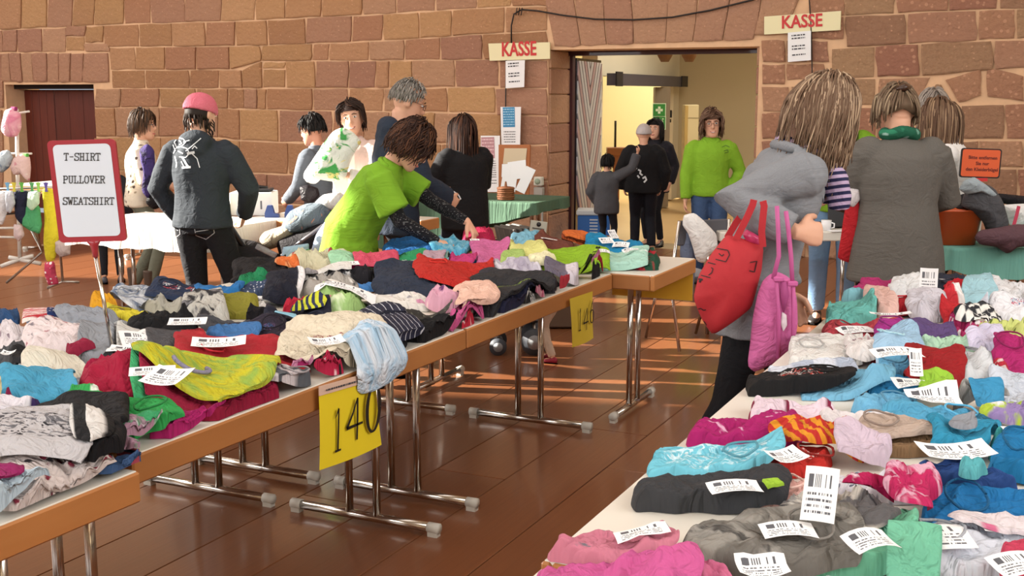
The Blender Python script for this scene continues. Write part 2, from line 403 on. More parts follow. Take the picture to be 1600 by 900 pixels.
# flat arch of soldier stones above the left door
xb = [0, 19, 37, 54, 75, 93, 111, 130, 172]; xt = [-4, 15, 33, 50, 74, 93, 112, 132, 170]
for i in range(8): stone((xz(xt[i], 83), xz(xt[i+1], 82), xz(xb[i+1], 129), xz(xb[i], 129)), SD, gap=.006)
row([-60, -20, 6], [(0, 83)], [(0, 170)], SD); row([-60, -20, 6], [(0, 170)], [(0, 240)], SD); row([-60, -20, 6], [(0, 240)], [(0, 300)], SD)
# radiating stones above the passage
xb = [822, 867, 909, 949, 991, 1041, 1083, 1130, 1178, 1228]; xt = [790, 846, 893, 941, 987, 1047, 1096, 1146, 1197, 1262]
for i in range(9):
    yb = 76-i*1.6 if 0 < i < 8 else (64 if i == 0 else 56)
    if i == 0: continue
    stone((xz(xt[i], -30), xz(xt[i+1], -32), xz(xb[i+1], yb-1.5), xz(xb[i], yb)), SD, gap=.006)
# right of the passage
row([1190, 1228, 1262], [(0, 62)], [(0, 98)], SR); row([1190, 1228], [(0, 99)], [(0, 133)], SR); row([1228, 1290], [(0, 99)], [(0, 126)], SR)
row([1262, 1320], [(0, 25)], [(0, 62)], SR); row([1262, 1296], [(0, 63)], [(0, 98)], SR)
RA = [(1262, -18), (1600, -30)]; RB = [(1262, 26), (1330, 25), (1480, 18), (1620, 12)]; RC = [(1290, 76), (1460, 67), (1620, 60)]; RD = [(1290, 124), (1450, 119), (1620, 104)]
row([1262, 1320, 1400, 1482, 1560, 1640, 1720], RA, RB, SR); row([1262, 1350, 1430, 1520, 1620, 1700], [(1200, -55)], RA, SR)
row([1320, 1417, 1528, 1587, 1660, 1720], RB, RC, SR); row([1298, 1368, 1438, 1553, 1640, 1720], RC, RD, SR)
for q in (((1292, 124), (1370, 122), (1366, 165), (1292, 167)), ((1372, 122), (1456, 120), (1434, 161), (1368, 165)), ((1462, 130), (1471, 130), (1492, 166), (1438, 164)), ((1475, 124), (1534, 105), (1535, 150), (1497, 162)), ((1541, 104), (1602, 118), (1602, 160), (1541, 152)), ((1606, 112), (1700, 108), (1700, 158), (1606, 160))): stone([xz(*p) for p in q], SR)
row([1190, 1235, 1290], [(0, 134)], [(0, 175)], SR)
row([1190, 1240, 1300, 1370, 1430, 1500, 1570, 1650, 1720], [(1190, 176), (1290, 169), (1620, 161)], [(0, 218)], SR)
row([1190, 1225, 1290, 1350, 1400, 1470, 1530, 1600, 1680, 1740], [(0, 219)], [(0, 262)], SR)
row([1190, 1250, 1310, 1390, 1460, 1520, 1590, 1660, 1740], [(0, 263)], [(0, 312)], SR)
row([1190, 1230, 1300, 1360, 1440, 1510, 1570, 1650, 1740], [(0, 313)], [(0, 362)], SR)
row([1190, 1260, 1330, 1400, 1480, 1560, 1640, 1740], [(0, 363)], [(0, 420)], SR)
# reveal of the thick wall left of the passage: squared jamb blocks
zs = [0, .30, .62, .98, 1.30, 1.62, 1.90, PZ]
for a, b in zip(zs, zs[1:]):
    m = MB(); m.bbox((0, 0, 0), (.03, .58, b-a-.012), .008); o = m.build('stone', SD[0], wall); o.location = (PX0+.012, 12.3, (a+b)/2)
for a, b in zip(zs, zs[1:]):
    m = MB(); m.bbox((0, 0, 0), (.03, .58, b-a-.012), .008); o = m.build('stone', SD[0], wall); o.location = (PX1-.012, 12.3, (a+b)/2)
# other walls and the ceiling, outside the frame
PL = plain('plaster', 'c9b79c', .9, 0, .06, 2)
def struct(name, mb, mat, parent=None):
    o = mb.build(name, mat, parent)
    if not parent: o['kind'] = 'structure'
    return o
def wall_holes(name, axis, pos, a0, a1, z1, holes, th=.3):
    "wall across `axis` with rectangular window openings (a, b, z0, z1)"
    m = MB(); cuts = sorted(holes); cur = a0
    def bx(a, b, z0, zz):
        if b-a < .01 or zz-z0 < .01: return
        if axis == 'x': m.box((pos, (a+b)/2, (z0+zz)/2), (th, b-a, zz-z0))
        else: m.box(((a+b)/2, pos, (z0+zz)/2), (b-a, th, zz-z0))
    for a, b, z0, zz in cuts: bx(cur, a, 0, z1); bx(a, b, 0, z0); bx(a, b, zz, z1); cur = b
    bx(cur, a1, 0, z1); return struct(name, m, PL)
wall_holes('wall_left', 'x', -17.1, -6, 12, 8, [(5.1, 7.6, 3.3, 4.9), (1.4, 4.9, 5.2, 6.8)])
wall_holes('wall_right', 'x', 4.7, -6, 12, 8, [(1, 3, 3, 6), (5, 7, 3, 6)])
wall_holes('wall_front', 'y', -6.1, -17.2, 4.8, 8, [(-14, -11, 2.6, 6), (-8, -5, 2.6, 6), (-2, 1, 2.6, 6)])
m = MB(); m.box((-6.2, 3, 8.1), (22, 18.4, .2)); struct('ceiling', m, PL)
# floor: varnished boards running to the back wall
def wood_mat(name, c, c2, rough=.25, grain=(60, 2.2, 10), coat=.35):
    m, nt, b = newmat(name); L = nt.links
    tc = N(nt, 'ShaderNodeTexCoord'); oi = N(nt, 'ShaderNodeObjectInfo'); mp = N(nt, 'ShaderNodeMapping'); mp.inputs['Scale'].default_value = grain
    L.new(tc.outputs['Object'], mp.inputs[0]); n = N(nt, 'ShaderNodeTexNoise', i_Scale=1., i_Detail=5., i_Distortion=.6); L.new(mp.outputs[0], n.inputs['Vector'])
    n2 = N(nt, 'ShaderNodeTexNoise', i_Scale=1.4, i_Detail=3.); L.new(tc.outputs['Object'], n2.inputs['Vector'])
    a = mixc(nt, n.outputs[0], lin(c), lin(c2)); a = mixc(nt, math_(nt, 'MULTIPLY', n2.outputs[0], .35), a, lin('51301f'))
    h = N(nt, 'ShaderNodeHueSaturation'); r = N(nt, 'ShaderNodeMapRange'); L.new(oi.outputs['Random'], r.inputs[0]); r.inputs[3].default_value = .86; r.inputs[4].default_value = 1.12
    L.new(r.outputs[0], h.inputs['Value']); L.new(a, h.inputs['Color']); L.new(h.outputs[0], b.inputs['Base Color'])
    b.inputs['Roughness'].default_value = rough; b.inputs['Coat Weight'].default_value = coat; b.inputs['Coat Roughness'].default_value = .12
    bump(nt, b, n.outputs[0], .12, .004); return m
FW = wood_mat('floor_board', '905a38', '75462a', .3)
m = MB(); m.box((-6.2, 3, -.07), (22, 18.2, .1)); floor = struct('floor', m, plain('board_gap', '1c0f09', .9))
k = 0
for i in range(-8, 46):
    x1 = -1.81-i*.333; y = -2.5+random.uniform(-2.2, 0)
    if x1 > 1.2: continue
    while y < 12:
        L_ = random.uniform(3.2, 4.6); y1 = min(y+L_, 12.0)
        if y1-y < .6: break
        mm = MB(); mm.bbox((0, 0, 0), (.333-.004, y1-y-.004, .02), .002); o = mm.build('floor_board', FW, floor); o.location = (x1-.1665, (y+y1)/2, -.010); y = y1; k += 1
# wooden double door on the left
DW = wood_mat('dark_door_wood', '6e2417', '54180f', .5, (30, 1.5, 4), .1)
x0, x1 = Ydoor0, Ydoor1; xm = W(90, 200, 12.35).x
d1 = empty('door_1', ((x0+x1)/2, 12.3, 0)); d1['kind'] = 'structure'
def rel(o, p): o.parent = p; o.location = Vector(o.location)-Vector(p.location); return o
def part(mb, name, mat, par):
    "mesh given in world coordinates, parented to an unrotated empty"
    o = mb.build(name, mat, par); o.location = -Vector(par.location); return o
n = 7
for a, b in ((x0, xm-.008), (xm+.008, x1)):
    lf = MB(); lf.bbox(((a+b)/2, 12.36, ZD/2-.03), (b-a, .05, ZD-.08), .006); leaf = part(lf, 'door_leaf', DW, d1)
    ks = 4
    for q in range(ks):
        pb = MB(); w_ = (b-a)/ks; pb.bbox((a+w_*(q+.5), 12.328, ZD/2-.03), (w_-.006, .016, ZD-.1), .003); pb.build('plank', DW, leaf)
fr = MB(); fr.box(((x0+x1)/2, 12.3, ZD-.03), (x1-x0, .3, .06)); part(fr, 'door_frame', plain('dark_lintel', '1d110d', .8), d1)
hd = MB(); hd.tube([(xm+.07, 12.31, .95), (xm+.07, 12.27, .95), (xm+.16, 12.27, .95)], .009); part(hd, 'door_handle', STEEL, d1)
# ---------------- passage: frame, chevron leaf and the foyer behind
FRM = plain('dark_red_frame', '3c0d1a', .45, coat=.3)
yb = 12.58
m = MB(); m.box((PX0+.03, yb, PZ/2), (.06, .08, PZ)); m.box((PX1-.03, yb, PZ/2), (.06, .08, PZ)); m.box(((PX0+PX1)/2, yb-.02, PZ-.025), (PX1-PX0, .12, .05))
struct('door_2', m, FRM)
# leaf opened into the foyer
a = Vector((PX0+.07, 12.64, 0)); b_ = W(937, 300, 13.75); b_.z = 0
u = (b_-a).normalized(); wd = (b_-a).length; nrm = Vector((-u.y, u.x, 0)); nrm = -nrm if nrm.dot(-a) < 0 else nrm
ht = 2.03
leaf = empty('chevron_door', a, 0, 'tall open door leaf clad in silver chevron strips at the left of the passage', 'door')
def lv(p, q, o=0.): return u*p+ZV*q+nrm*o
mm = MB(); mm.add([lv(p, q, o) for o in (-.05, 0) for p, q in ((0, .02), (wd, .02), (wd, ht), (0, ht))], [(0, 1, 2, 3), (4, 7, 6, 5), (0, 4, 5, 1), (1, 5, 6, 2), (2, 6, 7, 3), (3, 7, 4, 0)]); mm.build('panel', plain('dark_panel', '120a10', .25, coat=.4), leaf)
def clip(poly, x0, x1, y0, y1):
    def c1(poly, f, inter):
        o = []
        for i in range(len(poly)):
            p, q = poly[i-1], poly[i]
            if f(q):
                if not f(p): o.append(inter(p, q))
                o.append(q)
            elif f(p): o.append(inter(p, q))
        return o
    def ix(v): return lambda p, q: (v, p[1]+(q[1]-p[1])*(v-p[0])/(q[0]-p[0]))
    def iy(v): return lambda p, q: (p[0]+(q[0]-p[0])*(v-p[1])/(q[1]-p[1]), v)
    for f, it in ((lambda p: p[0] >= x0, ix(x0)), (lambda p: p[0] <= x1, ix(x1)), (lambda p: p[1] >= y0, iy(y0)), (lambda p: p[1] <= y1, iy(y1))):
        if len(poly) < 3: return []
        poly = c1(poly, f, it)
    return poly
SIL = plain('silver_strip', 'c8c6ca', .4, .3); SIL2 = plain('rosy_silver_strip', 'b79ca0', .4, .3)
hw = wd/2; drop = 1.0
for i in range(-2, 12):
    v0 = i*.215
    for sd in (0, 1):
        xs_ = (.012, hw-.004) if sd == 0 else (hw+.004, wd-.012)
        s = -1 if sd == 0 else 1
        def yv(x): return v0+abs(x-hw)/hw*drop
        poly = [(xs_[0], yv(xs_[0])), (xs_[1], yv(xs_[1])), (xs_[1], yv(xs_[1])+.15), (xs_[0], yv(xs_[0])+.15)]
        poly = clip(poly, xs_[0], xs_[1], .05, ht-.03)
        if len(poly) < 3: continue
        n = len(poly); mm = MB(); mm.add([lv(p, q, .001) for p, q in poly]+[lv(p, q, .014) for p, q in poly], [tuple(range(n, 2*n))]+[(k, (k+1) % n, n+(k+1) % n, n+k) for k in range(n)])
        mm.build('chevron_strip', SIL2 if i % 3 == 1 else SIL, leaf)
# foyer shell
FL = plain('foyer_floor', 'c9a877', .35, 0, .08, 3); WC = plain('foyer_plaster', 'd9d2bd', .9, 0, .03, 2); WY = plain('cream_plaster', 'e6dcae', .9); WB = plain('beige_plaster', 'b9ad90', .9, 0, .04, 2)
m = MB(); m.box((-5, 17.2, -.07), (12, 9.2, .1)); struct('floor_foyer', m, FL)
hl, hr = D(943, 113, 15.0), D(1053, 128, 18.4)
hl.z = hr.z = 0
du = (hr-hl).normalized(); dn = Vector((-du.y, du.x, 0))
ph = 1.88
def along(p, q, z0, z1, th, mb): # vertical slab between two plan points
    p = Vector(p); q = Vector(q); n_ = (q-p).normalized(); n_ = Vector((-n_.y, n_.x, 0))*th
    mb.add([p+ZV*z0, q+ZV*z0, q+ZV*z1, p+ZV*z1, p+n_+ZV*z0, q+n_+ZV*z0, q+n_+ZV*z1, p+n_+ZV*z1], [(0, 1, 2, 3), (5, 4, 7, 6), (0, 4, 5, 1), (1, 5, 6, 2), (2, 6, 7, 3), (3, 7, 4, 0)]); return mb
m = MB(); along(hl-du*.25, hr+du*.35, ph-.03, 3.5, .2, m); along(hl-du*.25, hl-du*.02, 0, ph, .2, m); along(hr+du*.0, hr+du*.35, 0, ph, .2, m)
struct('wall_foyer_left', m, WC)
m = MB(); cR = hr+du*.35; along(cR, cR+Vector((4.5, .5, 0)), 0, 3.5, .2, m); struct('wall_foyer_back', m, WB)
m = MB(); m.box((-7.5, 21.0, 1.75), (8, .2, 3.5)); struct('wall_foyer_far', m, WY)
m = MB(); m.box((-6, 17.2, 3.55), (10, 9.4, .1)); struct('ceiling_foyer', m, WC)
m = MB(); m.box((-.9, 15.5, 1.75), (.2, 6, 3.5)); m.box((-10.6, 16.5, 1.75), (.2, 8, 3.5)); m.box((-6, 21.8, 1.75), (10, .2, 3.5)); struct('wall_foyer_right', m, WC)
hd = empty('door_header', hl, 0, 'dark grey automatic door header beam in the foyer', 'door header')
mm = MB(); off = -dn*.05
along(hl+off-du*.02, hr+off+du*.1, ph-.15, ph, -.12, mm); o = part(mm, 'beam', plain('dark_grey_metal', '585662', .4, .3), hd)
mm = MB(); along(hl+off-du*.05-dn*.12, hl+off+du*.22-dn*.12, ph-.16, ph+.02, -.02, mm); part(mm, 'end_cap', plain('near_black', '201e22', .5), hd); mm = MB(); along(hr+off-du*.25-dn*.12, hr+off+du*.12-dn*.12, ph-.15, ph+.01, -.02, mm); part(mm, 'end_cap', plain('near_black', '201e22', .5), hd)
DWN = bpy.data.materials.new('downlight'); DWN.use_nodes = True; bb = DWN.node_tree.nodes['Principled BSDF']; bb.inputs['Emission Color'].default_value = (1, .95, .8, 1); bb.inputs['Emission Strength'].default_value = 3
for k in range(4):
    p = hl+du*(.5+k*.85)+dn*.35; p.z = ph+.02
    mm = MB(); mm.tube([(0, 0, 0), (0, 0, -.03)], .09, 14); o = mm.build('downlight', DWN); o.location = p
    tag(o, ('leftmost', 'second from the left', 'third from the left', 'rightmost')[k]+' of the small round downlights behind the door header beam', 'light', 'row of downlights behind the header')
# post with the two green signs
pp = D(1031, 300, 17.3); pp.z = 0
mm = MB(); mm.box((0, 0, ph/2-.08), (.22, .22, ph-.16), rot=YAW); po = mm.build('foyer_post', plain('taupe_post', '8b7d68', .6)); po.location = pp; po['kind'] = 'structure'
GR = plain('safety_green', '2f8a3a', .5); GW = plain('pale_green_white', 'dff5d8', .6)
for j, (yy, lab) in enumerate(((172, 'green square first aid sign with a white cross on the foyer post'), (192, 'green square defibrillator sign with a white heart on the foyer post'))):
    c = D(1030, yy, 17.12); M = facing(c, -FV); s = .086
    e = empty('safety_sign', c, 0, lab, 'sign')
    mm = MB(); mm.quad(M @ Vector((-s-.01, -s-.01, 0)), M @ Vector((s+.01, -s-.01, 0)), M @ Vector((s+.01, s+.01, 0)), M @ Vector((-s-.01, s+.01, 0)), .01); part(mm, 'border', GW, e)
    mm = MB(); mm.quad(M @ Vector((-s, -s, .002)), M @ Vector((s, -s, .002)), M @ Vector((s, s, .002)), M @ Vector((-s, s, .002)), .002); part(mm, 'board', GR, e)
    mm = MB()
    if j == 0:
        for (wx, wy) in ((.05, .018), (.018, .05)): mm.quad(*[M @ Vector((x*wx, y*wy, .005)) for x, y in ((-1, -1), (1, -1), (1, 1), (-1, 1))])
    else:
        pts = []
        for k in range(28):
            t = 2*math.pi*k/28; pts.append(M @ Vector((.0035*16*math.sin(t)**3, .0035*(13*math.cos(t)-5*math.cos(2*t)-2*math.cos(3*t)-math.cos(4*t)), .005)))
        mm.add(pts, [tuple(range(28))])
        for (wx, wy) in ((.012, .004), (.004, .012)): mm.quad(*[M @ Vector((.052+x*wx, .055+y*wy, .005)) for x, y in ((-1, -1), (1, -1), (1, 1), (-1, 1))])
    part(mm, 'pictogram', GW, e)
    if j == 1:
        mm = MB(); mm.add([M @ Vector((x*.016, y*.016, .008)) for x, y in ((.3, 1.6), (-.7, 0), (0, 0), (-.4, -1.4), (.8, .35), (.1, .35))], [(0, 1, 2, 5), (2, 3, 4, 5)]); part(mm, 'bolt', GR, e)
# pale cupboard / radiator beside the white pier, and small black wall fitting
c = D(1077, 250, 16.4)
e = empty('tall_cabinet', (c.x, c.y, 0), YAW, 'tall narrow pale beige cabinet against the foyer wall', 'cabinet')
mm = MB(); mm.bbox((0, 0, .83), (.2, .2, 1.3), .01); mm.build('body', plain('pale_birch', 'cdbf95', .5), e)
mm = MB(); mm.bbox((-.07, -.108, .83), (.045, .016, 1.28), .003); mm.build('door_edge', plain('yellow_birch', 'b59a5c', .5), e)
for z in (.25, .6, .95, 1.3):
    mm = MB(); mm.box((0, -.102, z), (.2, .004, .006)); mm.build('joint', plain('shadow_gap', '6b5c3c', .8), e)
c = D(1048, 178, 17.6); mm = MB(); mm.bbox((0, 0, 0), (.03, .05, .11), .006); mm.bbox((0, -.01, -.1), (.02, .03, .05), .004); o = mm.build('wall_hook', BLACKP); o.location = c; tag(o, 'small black fitting on the white pier beside the green signs', 'hook')
for px_, lab in ((1039, 'left brown timber beam end under the foyer ceiling'), (1077, 'right brown timber beam end under the foyer ceiling')):
    c = D(px_, 84, 13.6); mm = MB(); mm.tube([c+Vector((0, -.0, .12)), c+Vector((0, 0, -.02)), c+Vector((0, 0, -.09))], [.09, .085, .045], 14); o = mm.build('beam_end', plain('brown_timber', '8b6a44', .7)); tag(o, lab, 'beam')
# wooden stand and upright seen through the header opening
c = D(963, 245, 18.2)
e = empty('lectern', (c.x, c.y, 0), YAW, 'small brown wooden stand with a thin black rod beyond the header', 'stand')
mm = MB(); mm.bbox((0, 0, .76), (.30, .2, .12), .01); mm.bbox((0, 0, .36), (.1, .1, .7), .01); mm.build('stand', plain('orange_wood', 'a0683a', .5), e)
mm = MB(); mm.tube([(-.02, 0, .82), (-.02, 0, 1.22)], .017, 8); mm.build('rod', BLACKP, e)
# ================================================================ SIGNS AND NOTICES ON THE WALL
RED = plain('sign_red', 'c4262a', .5); CREAM = plain('cream_board', 'e6dfb4', .6)
def board(pts, th, name, mat, par):
    mm = MB(); mm.quad(*pts, th); return part(mm, name, mat, par)
def on(pts, Yoff=0.):
    "matrix with origin bottom-left, x along the bottom edge, y up (pts: bl, br, tr, tl)"
    bl, br, tr, tl = pts; x = (br-bl).normalized(); y0 = (tl-bl); n = x.cross(y0).normalized(); y = n.cross(x)
    return Matrix(((x.x, y.x, n.x, bl.x), (x.y, y.y, n.y, bl.y), (x.z, y.z, n.z, bl.z), (0, 0, 0, 1))), (br-bl).length, y0.length
INK = plain('ink', '46464c', .7)
def lines(M, w_, rows, par, mat=INK, name='print', z=.003, seed=1):
    rd = random.Random(seed); mm = MB()
    for (x0, x1, y, hh) in rows:
        x = x0
        while x < x1:
            wl = rd.uniform(.6, 2.6)*hh; xe = min(x+wl, x1)
            mm.quad(M @ Vector((x, y, z)), M @ Vector((xe, y, z)), M @ Vector((xe, y+hh, z)), M @ Vector((x, y+hh, z))); x = xe+hh*.55
    part(mm, name, mat, par)
for bl, br, tr, tl, (tx0, ty0, tx1, ty1), note, nl, lab, lab2 in (
    ((765, 95), (859, 92), (859, 66), (763, 68), (778, 89, 845, 70), ((790, 138), (819, 136), (820, 94), (790, 95)), 0, 'cream KASSE sign at the left corner of the passage', 'white notice hanging under the left KASSE sign'),
    ((1194, 54), (1313, 47), (1314, 17), (1194, 26), (1214, 46, 1293, 27), ((1231, 97), (1267, 94), (1267, 48), (1231, 51)), 0, 'cream KASSE sign to the right of the passage', 'white notice hanging under the right KASSE sign')):
    pts = [W(*p, 11.93) for p in (bl, br, tr, tl)]
    e = empty('kasse_sign', pts[0], 0, lab, 'sign'); board(pts, .02, 'board', CREAM, e)
    M, w_, h_ = on(pts); sc = w_/(br[0]-bl[0]); cx = ((tx0+tx1)/2-bl[0])*sc
    hh = (ty0-ty1)*sc; size = hh/.69
    t = text_mb('KASSE', size, M @ Matrix.Translation((cx, (bl[1]-ty0)*sc-.012*sc, .004)) @ Matrix.Diagonal(((tx1-tx0)*sc/(size*3.35), 1, 1, 1)), .002, size*.022)
    part(t, 'lettering', RED, e)
    pts = [W(*p, 11.90) for p in note]; e = empty('notice', pts[0], 0, lab2, 'notice'); board(pts, .004, 'sheet', PAPER, e); M, w_, h_ = on(pts)
    lines(M, w_, [(w_*.2, w_*.78, h_*f, h_*.045) for f in (.86, .76, .50, .40, .2)], e)
def notice(q, Y, label, sheets):
    pts = [W(*p, Y) for p in q]; e = empty('notice', pts[0], 0, label, 'notice'); board(pts, .004, 'sheet', PAPER, e); M, w_, h_ = on(pts)
    for (x0, y0, x1, y1, c) in sheets:
        mm = MB(); mm.quad(*[M @ Vector((w_*a, h_*b, .003)) for a, b in ((x0, y0), (x1, y0), (x1, y1), (x0, y1))]); part(mm, 'colour_panel', plain('panel'+c, c, .6), e)
    return e, M, w_, h_
e, M, w_, h_ = notice([(784, 246), (812, 246), (814, 167), (782, 167)], 11.88, 'long white notice with a blue panel taped by the passage', [(.12, .6, .78, .99, '2f86b8')])
lines(M, w_, [(w_*.15, w_*.75, h_*f, h_*.02) for f in (.94, .89, .84, .79, .74, .69, .64)], e, plain('pale_ink', 'a9d4ea', .6), z=.006)
lines(M, w_, [(w_*.15, w_*.8, h_*f, h_*.016) for f in (.5, .45, .4, .35, .3, .22, .16)], e)
e, M, w_, h_ = notice([(752, 300), (781, 300), (781, 212), (751, 212)], 11.86, 'long white notice with a pinkish panel behind the long-haired woman', [(.1, .6, .8, .97, 'b98a92')])
lines(M, w_, [(w_*.12, w_*.85, h_*f, h_*.014) for f in (.54, .5, .46, .42, .38, .34, .3, .26, .2, .15)], e)
lines(M, w_, [(w_*.14, w_*.76, h_*f, h_*.02) for f in (.92, .86, .8, .74, .66)], e, plain('pale_pink_ink', 'e8ccd0', .6), z=.006)
# cables
CAB = plain('cable_black', '201a18', .6)
mm = MB(); mm.tube([W(x, y, 11.94) for x, y in ((799, 70), (799, 40), (803, 22), (815, 15), (840, 17), (880, 24), (930, 30), (990, 31), (1050, 27), (1110, 16), (1175, 0), (1230, -18))], .009, 6)
tag(mm.build('cable', CAB), 'thin black cable looping along the wall above the passage', 'cable')
mm = MB()
for x in (808, 812, 816, 812): mm.tube([W(x, 12, 11.93), W(x-2, 24, 11.92)], .006, 5)
tag(mm.build('cable_knot', CAB), 'knot of cable ends above the left KASSE sign', 'cable')
mm = MB(); mm.tube([W(x, y, 11.93) for x, y in ((791, 94), (790, 170), (793, 250), (794, 300), (795, 318))], .008, 6)
tag(mm.build('cable', CAB), 'thin dark cable hanging down from the left KASSE sign', 'cable')
mm = MB(); mm.tube([W(x, y, 11.93) for x, y in ((1263, -20), (1266, 20), (1268, 60), (1269, 118), (1269, 200))], .006, 6)
tag(mm.build('cable', CAB), 'thin dark cable hanging beside the right KASSE sign', 'cable')
# switch box and conduits
p = W(843, 283, 11.93); e = empty('switch_box', p, 0, 'grey switch box with two conduits on the wall beside the passage', 'switch')
mm = MB(); mm.bbox((0, -.02, 0), (.10, .07, .10), .01); mm.build('switch', plain('grey_white', 'c9c9bd', .5), e)
mm = MB(); mm.tube([(0, -.055, .0), (0, -.065, 0)], .032, 16); mm.build('dial', plain('greenish', '8fa08c', .5), e)
mm = MB(); mm.bbox((0, -.01, -.11), (.11, .06, .09), .008); mm.build('junction_box', plain('grey_box', '9b9790', .5), e)
for dx in (-.02, .04): mm = MB(); mm.tube([(dx, -.01, -.15), (dx, -.01, -.95)], .013, 8); mm.build('conduit', plain('conduit', '8a8680', .4, .4), e)
# cork board leaning on the table
q = [W(779, 306, 9.25), W(826, 307, 9.25), W(828, 226, 9.37), W(779, 226, 9.37)]
e = empty('cork_board', q[0], 0, 'brown pin board with white sheets standing on the green-clothed table', 'board'); board(q, .02, 'panel', plain('cork', 'a5643a', .8, 0, .1, 60), e); M, w_, h_ = on(q)
rd = random.Random(5)
for (a, b, c_, d_, an) in ((.05, .62, .75, .3, 0), (.28, .3, .6, .35, 8), (.05, .08, .5, .3, -3), (.55, .12, .34, .5, -22), (.6, .45, .2, .14, 20), (.05, .36, .3, .25, 4)):
    Mr = M @ Matrix.Translation((w_*a, h_*b, .004+rd.random()*.006)) @ Matrix.Rotation(R(an), 4, 'Z')
    mm = MB(); mm.quad(*[Mr @ Vector(v) for v in ((0, 0, 0), (w_*c_, 0, 0), (w_*c_, h_*d_, 0), (0, h_*d_, 0))], .002); part(mm, 'sheet', PAPER if c_ != .75 else plain('beige_sheet', 'c9b79a', .7), e)

# ================================================================ TABLES
ZT = .77
EDGE = wood_mat('beech_edge', 'b9773f', 'c4854c', .45, (3, 3, 30), .2)
CAPM = plain('white_cap', 'cfccc2', .5)
def table(x0, x1, y0, y1, zt, label, legs='y', group=None, apron=.075, insets=(.15, .15)):
    e = empty('folding_table', ((x0+x1)/2, (y0+y1)/2, 0), 0, label, 'table', group)
    hx, hy = (x1-x0)/2, (y1-y0)/2
    m = MB(); m.bbox((0, 0, zt-.013), (2*hx-.012, 2*hy-.012, .026), .002); m.build('tabletop', WHITE, e)
    for s in (-1, 1):
        m = MB(); m.bbox((s*(hx-.011), 0, zt-.003-apron/2), (.022, 2*hy, apron), .005); m.build('edge_board', EDGE, e)
        m = MB(); m.bbox((0, s*(hy-.011), zt-.003-apron/2), (2*hx-.046, .022, apron), .005); m.build('edge_board', EDGE, e)
    for s, ins in zip((-1, 1), insets):
        ax = Vector((0, 1, 0)) if legs == 'y' else Vector((1, 0, 0)); cr = Vector((1, 0, 0)) if legs == 'y' else Vector((0, 1, 0))
        c = ax*s*((hy if legs == 'y' else hx)-ins); L_ = (hx if legs == 'y' else hy)*2*.87
        f = MB(); pts = [c-cr*L_/2+ZV*.032, c+cr*L_/2+ZV*.032]; f.tube(pts, .0185, 10)
        ft = f.build('foot_bar', CHROME, e)
        for t in (-1, 1):
            g = MB(); q = c+cr*t*(L_/2-.015); g.tube([q-cr*.022+ZV*.032, q+cr*.024+ZV*.032], .021, 10); g.box(q+ZV*.012, (.04 if legs == 'y' else .03, .03 if legs == 'y' else .04, .024)); g.build('foot_cap', CAPM, ft)
        for t in (-1, 1):
            g = MB(); q = c+cr*t*.062; g.tube([q+ZV*.04, q+ZV*(zt-apron*.6)], .0155, 12); g.build('leg', CHROME, e)
        g = MB(); g.tube([c+ZV*(zt-.12), c-ax*s*.22+ZV*(zt-.05)], .009, 8); g.build('brace', CHROME, e)
    return e
GT = 'folding tables of the left row'
table(-2.71, -1.96, .32, 2.05, ZT-.012, 'white-topped beech-edged table at the bottom left corner, end cut by the frame')
table(-3.47, -2.73, .32, 2.05, ZT-.012, 'table behind the bottom left one, hidden under garments')
table(-2.78, -2.03, 2.10, 3.835, ZT, 'beech-edged table that carries the yellow 140 sheet, nearer long table')
table(-3.54, -2.79, 2.10, 3.835, ZT, 'middle table of the hidden second row, under the sign pole garments')
table(-2.78, -2.03, 3.845, 5.36, ZT, 'beech-edged table that carries the yellow 146 sheet')
table(-3.54, -2.79, 3.845, 5.36, ZT, 'far table of the hidden second row, in front of the leaning woman')
table(-3.42, -1.82, 5.375, 6.06, ZT, 'table set crosswise at the far end of the left row', legs='x', insets=(.2, .22))
RT = [(.33, 1.93), (1.935, 3.68), (3.685, 5.55)]
for i, (a, b) in enumerate(RT):
    wh = ('nearest, at the bottom edge of the picture', 'middle', 'farthest')[i]
    table(-.87, -.115, a, b, ZT-(.012 if i == 0 else 0), 'right-hand garment table, aisle side, '+wh)
    table(-.11, .645, a, b, ZT-(.012 if i == 0 else 0), 'right-hand garment table, wall side, '+wh)
# number sheets
YEL = plain('yellow_paper', 'e3cc1f', .6, 0, .04, 6); YEL2 = plain('ochre_paper', 'd9a52a', .6)
BLK = plain('black_ink', '1c150f', .6)
def stroke(pts, M, n=4):
    "pts: (x, y, width) polyline brush stroke"
    q = []
    for i in range(len(pts)-1):
        a, b = Vector(pts[i]), Vector(pts[i+1])
        for k in range(n): q.append(a.lerp(b, k/n))
    q.append(Vector(pts[-1])); v = []; m = MB()
    for i, p in enumerate(q):
        t = (q[min(i+1, len(q)-1)]-q[max(0, i-1)]); t.z = 0; t.normalize(); nn = Vector((-t.y, t.x)); 
        for s in (1, -1): v.append(M @ Vector((p.x+nn.x*s*p.z/2, p.y+nn.y*s*p.z/2, .0015)))
    m.add(v, [(2*i, 2*i+1, 2*i+3, 2*i+2) for i in range(len(q)-1)]); return m
def ringstroke(cx, cy, rx, ry, w0, w1, a0=0, a1=360, tilt=0):
    o = []
    for k in range(37):
        t = R(a0+(a1-a0)*k/36); wv = w0+(w1-w0)*abs(math.cos(t))**1.3; x = rx*math.cos(t); y = ry*math.sin(t); o.append((cx+x+y*tilt, cy+y, wv))
    return o
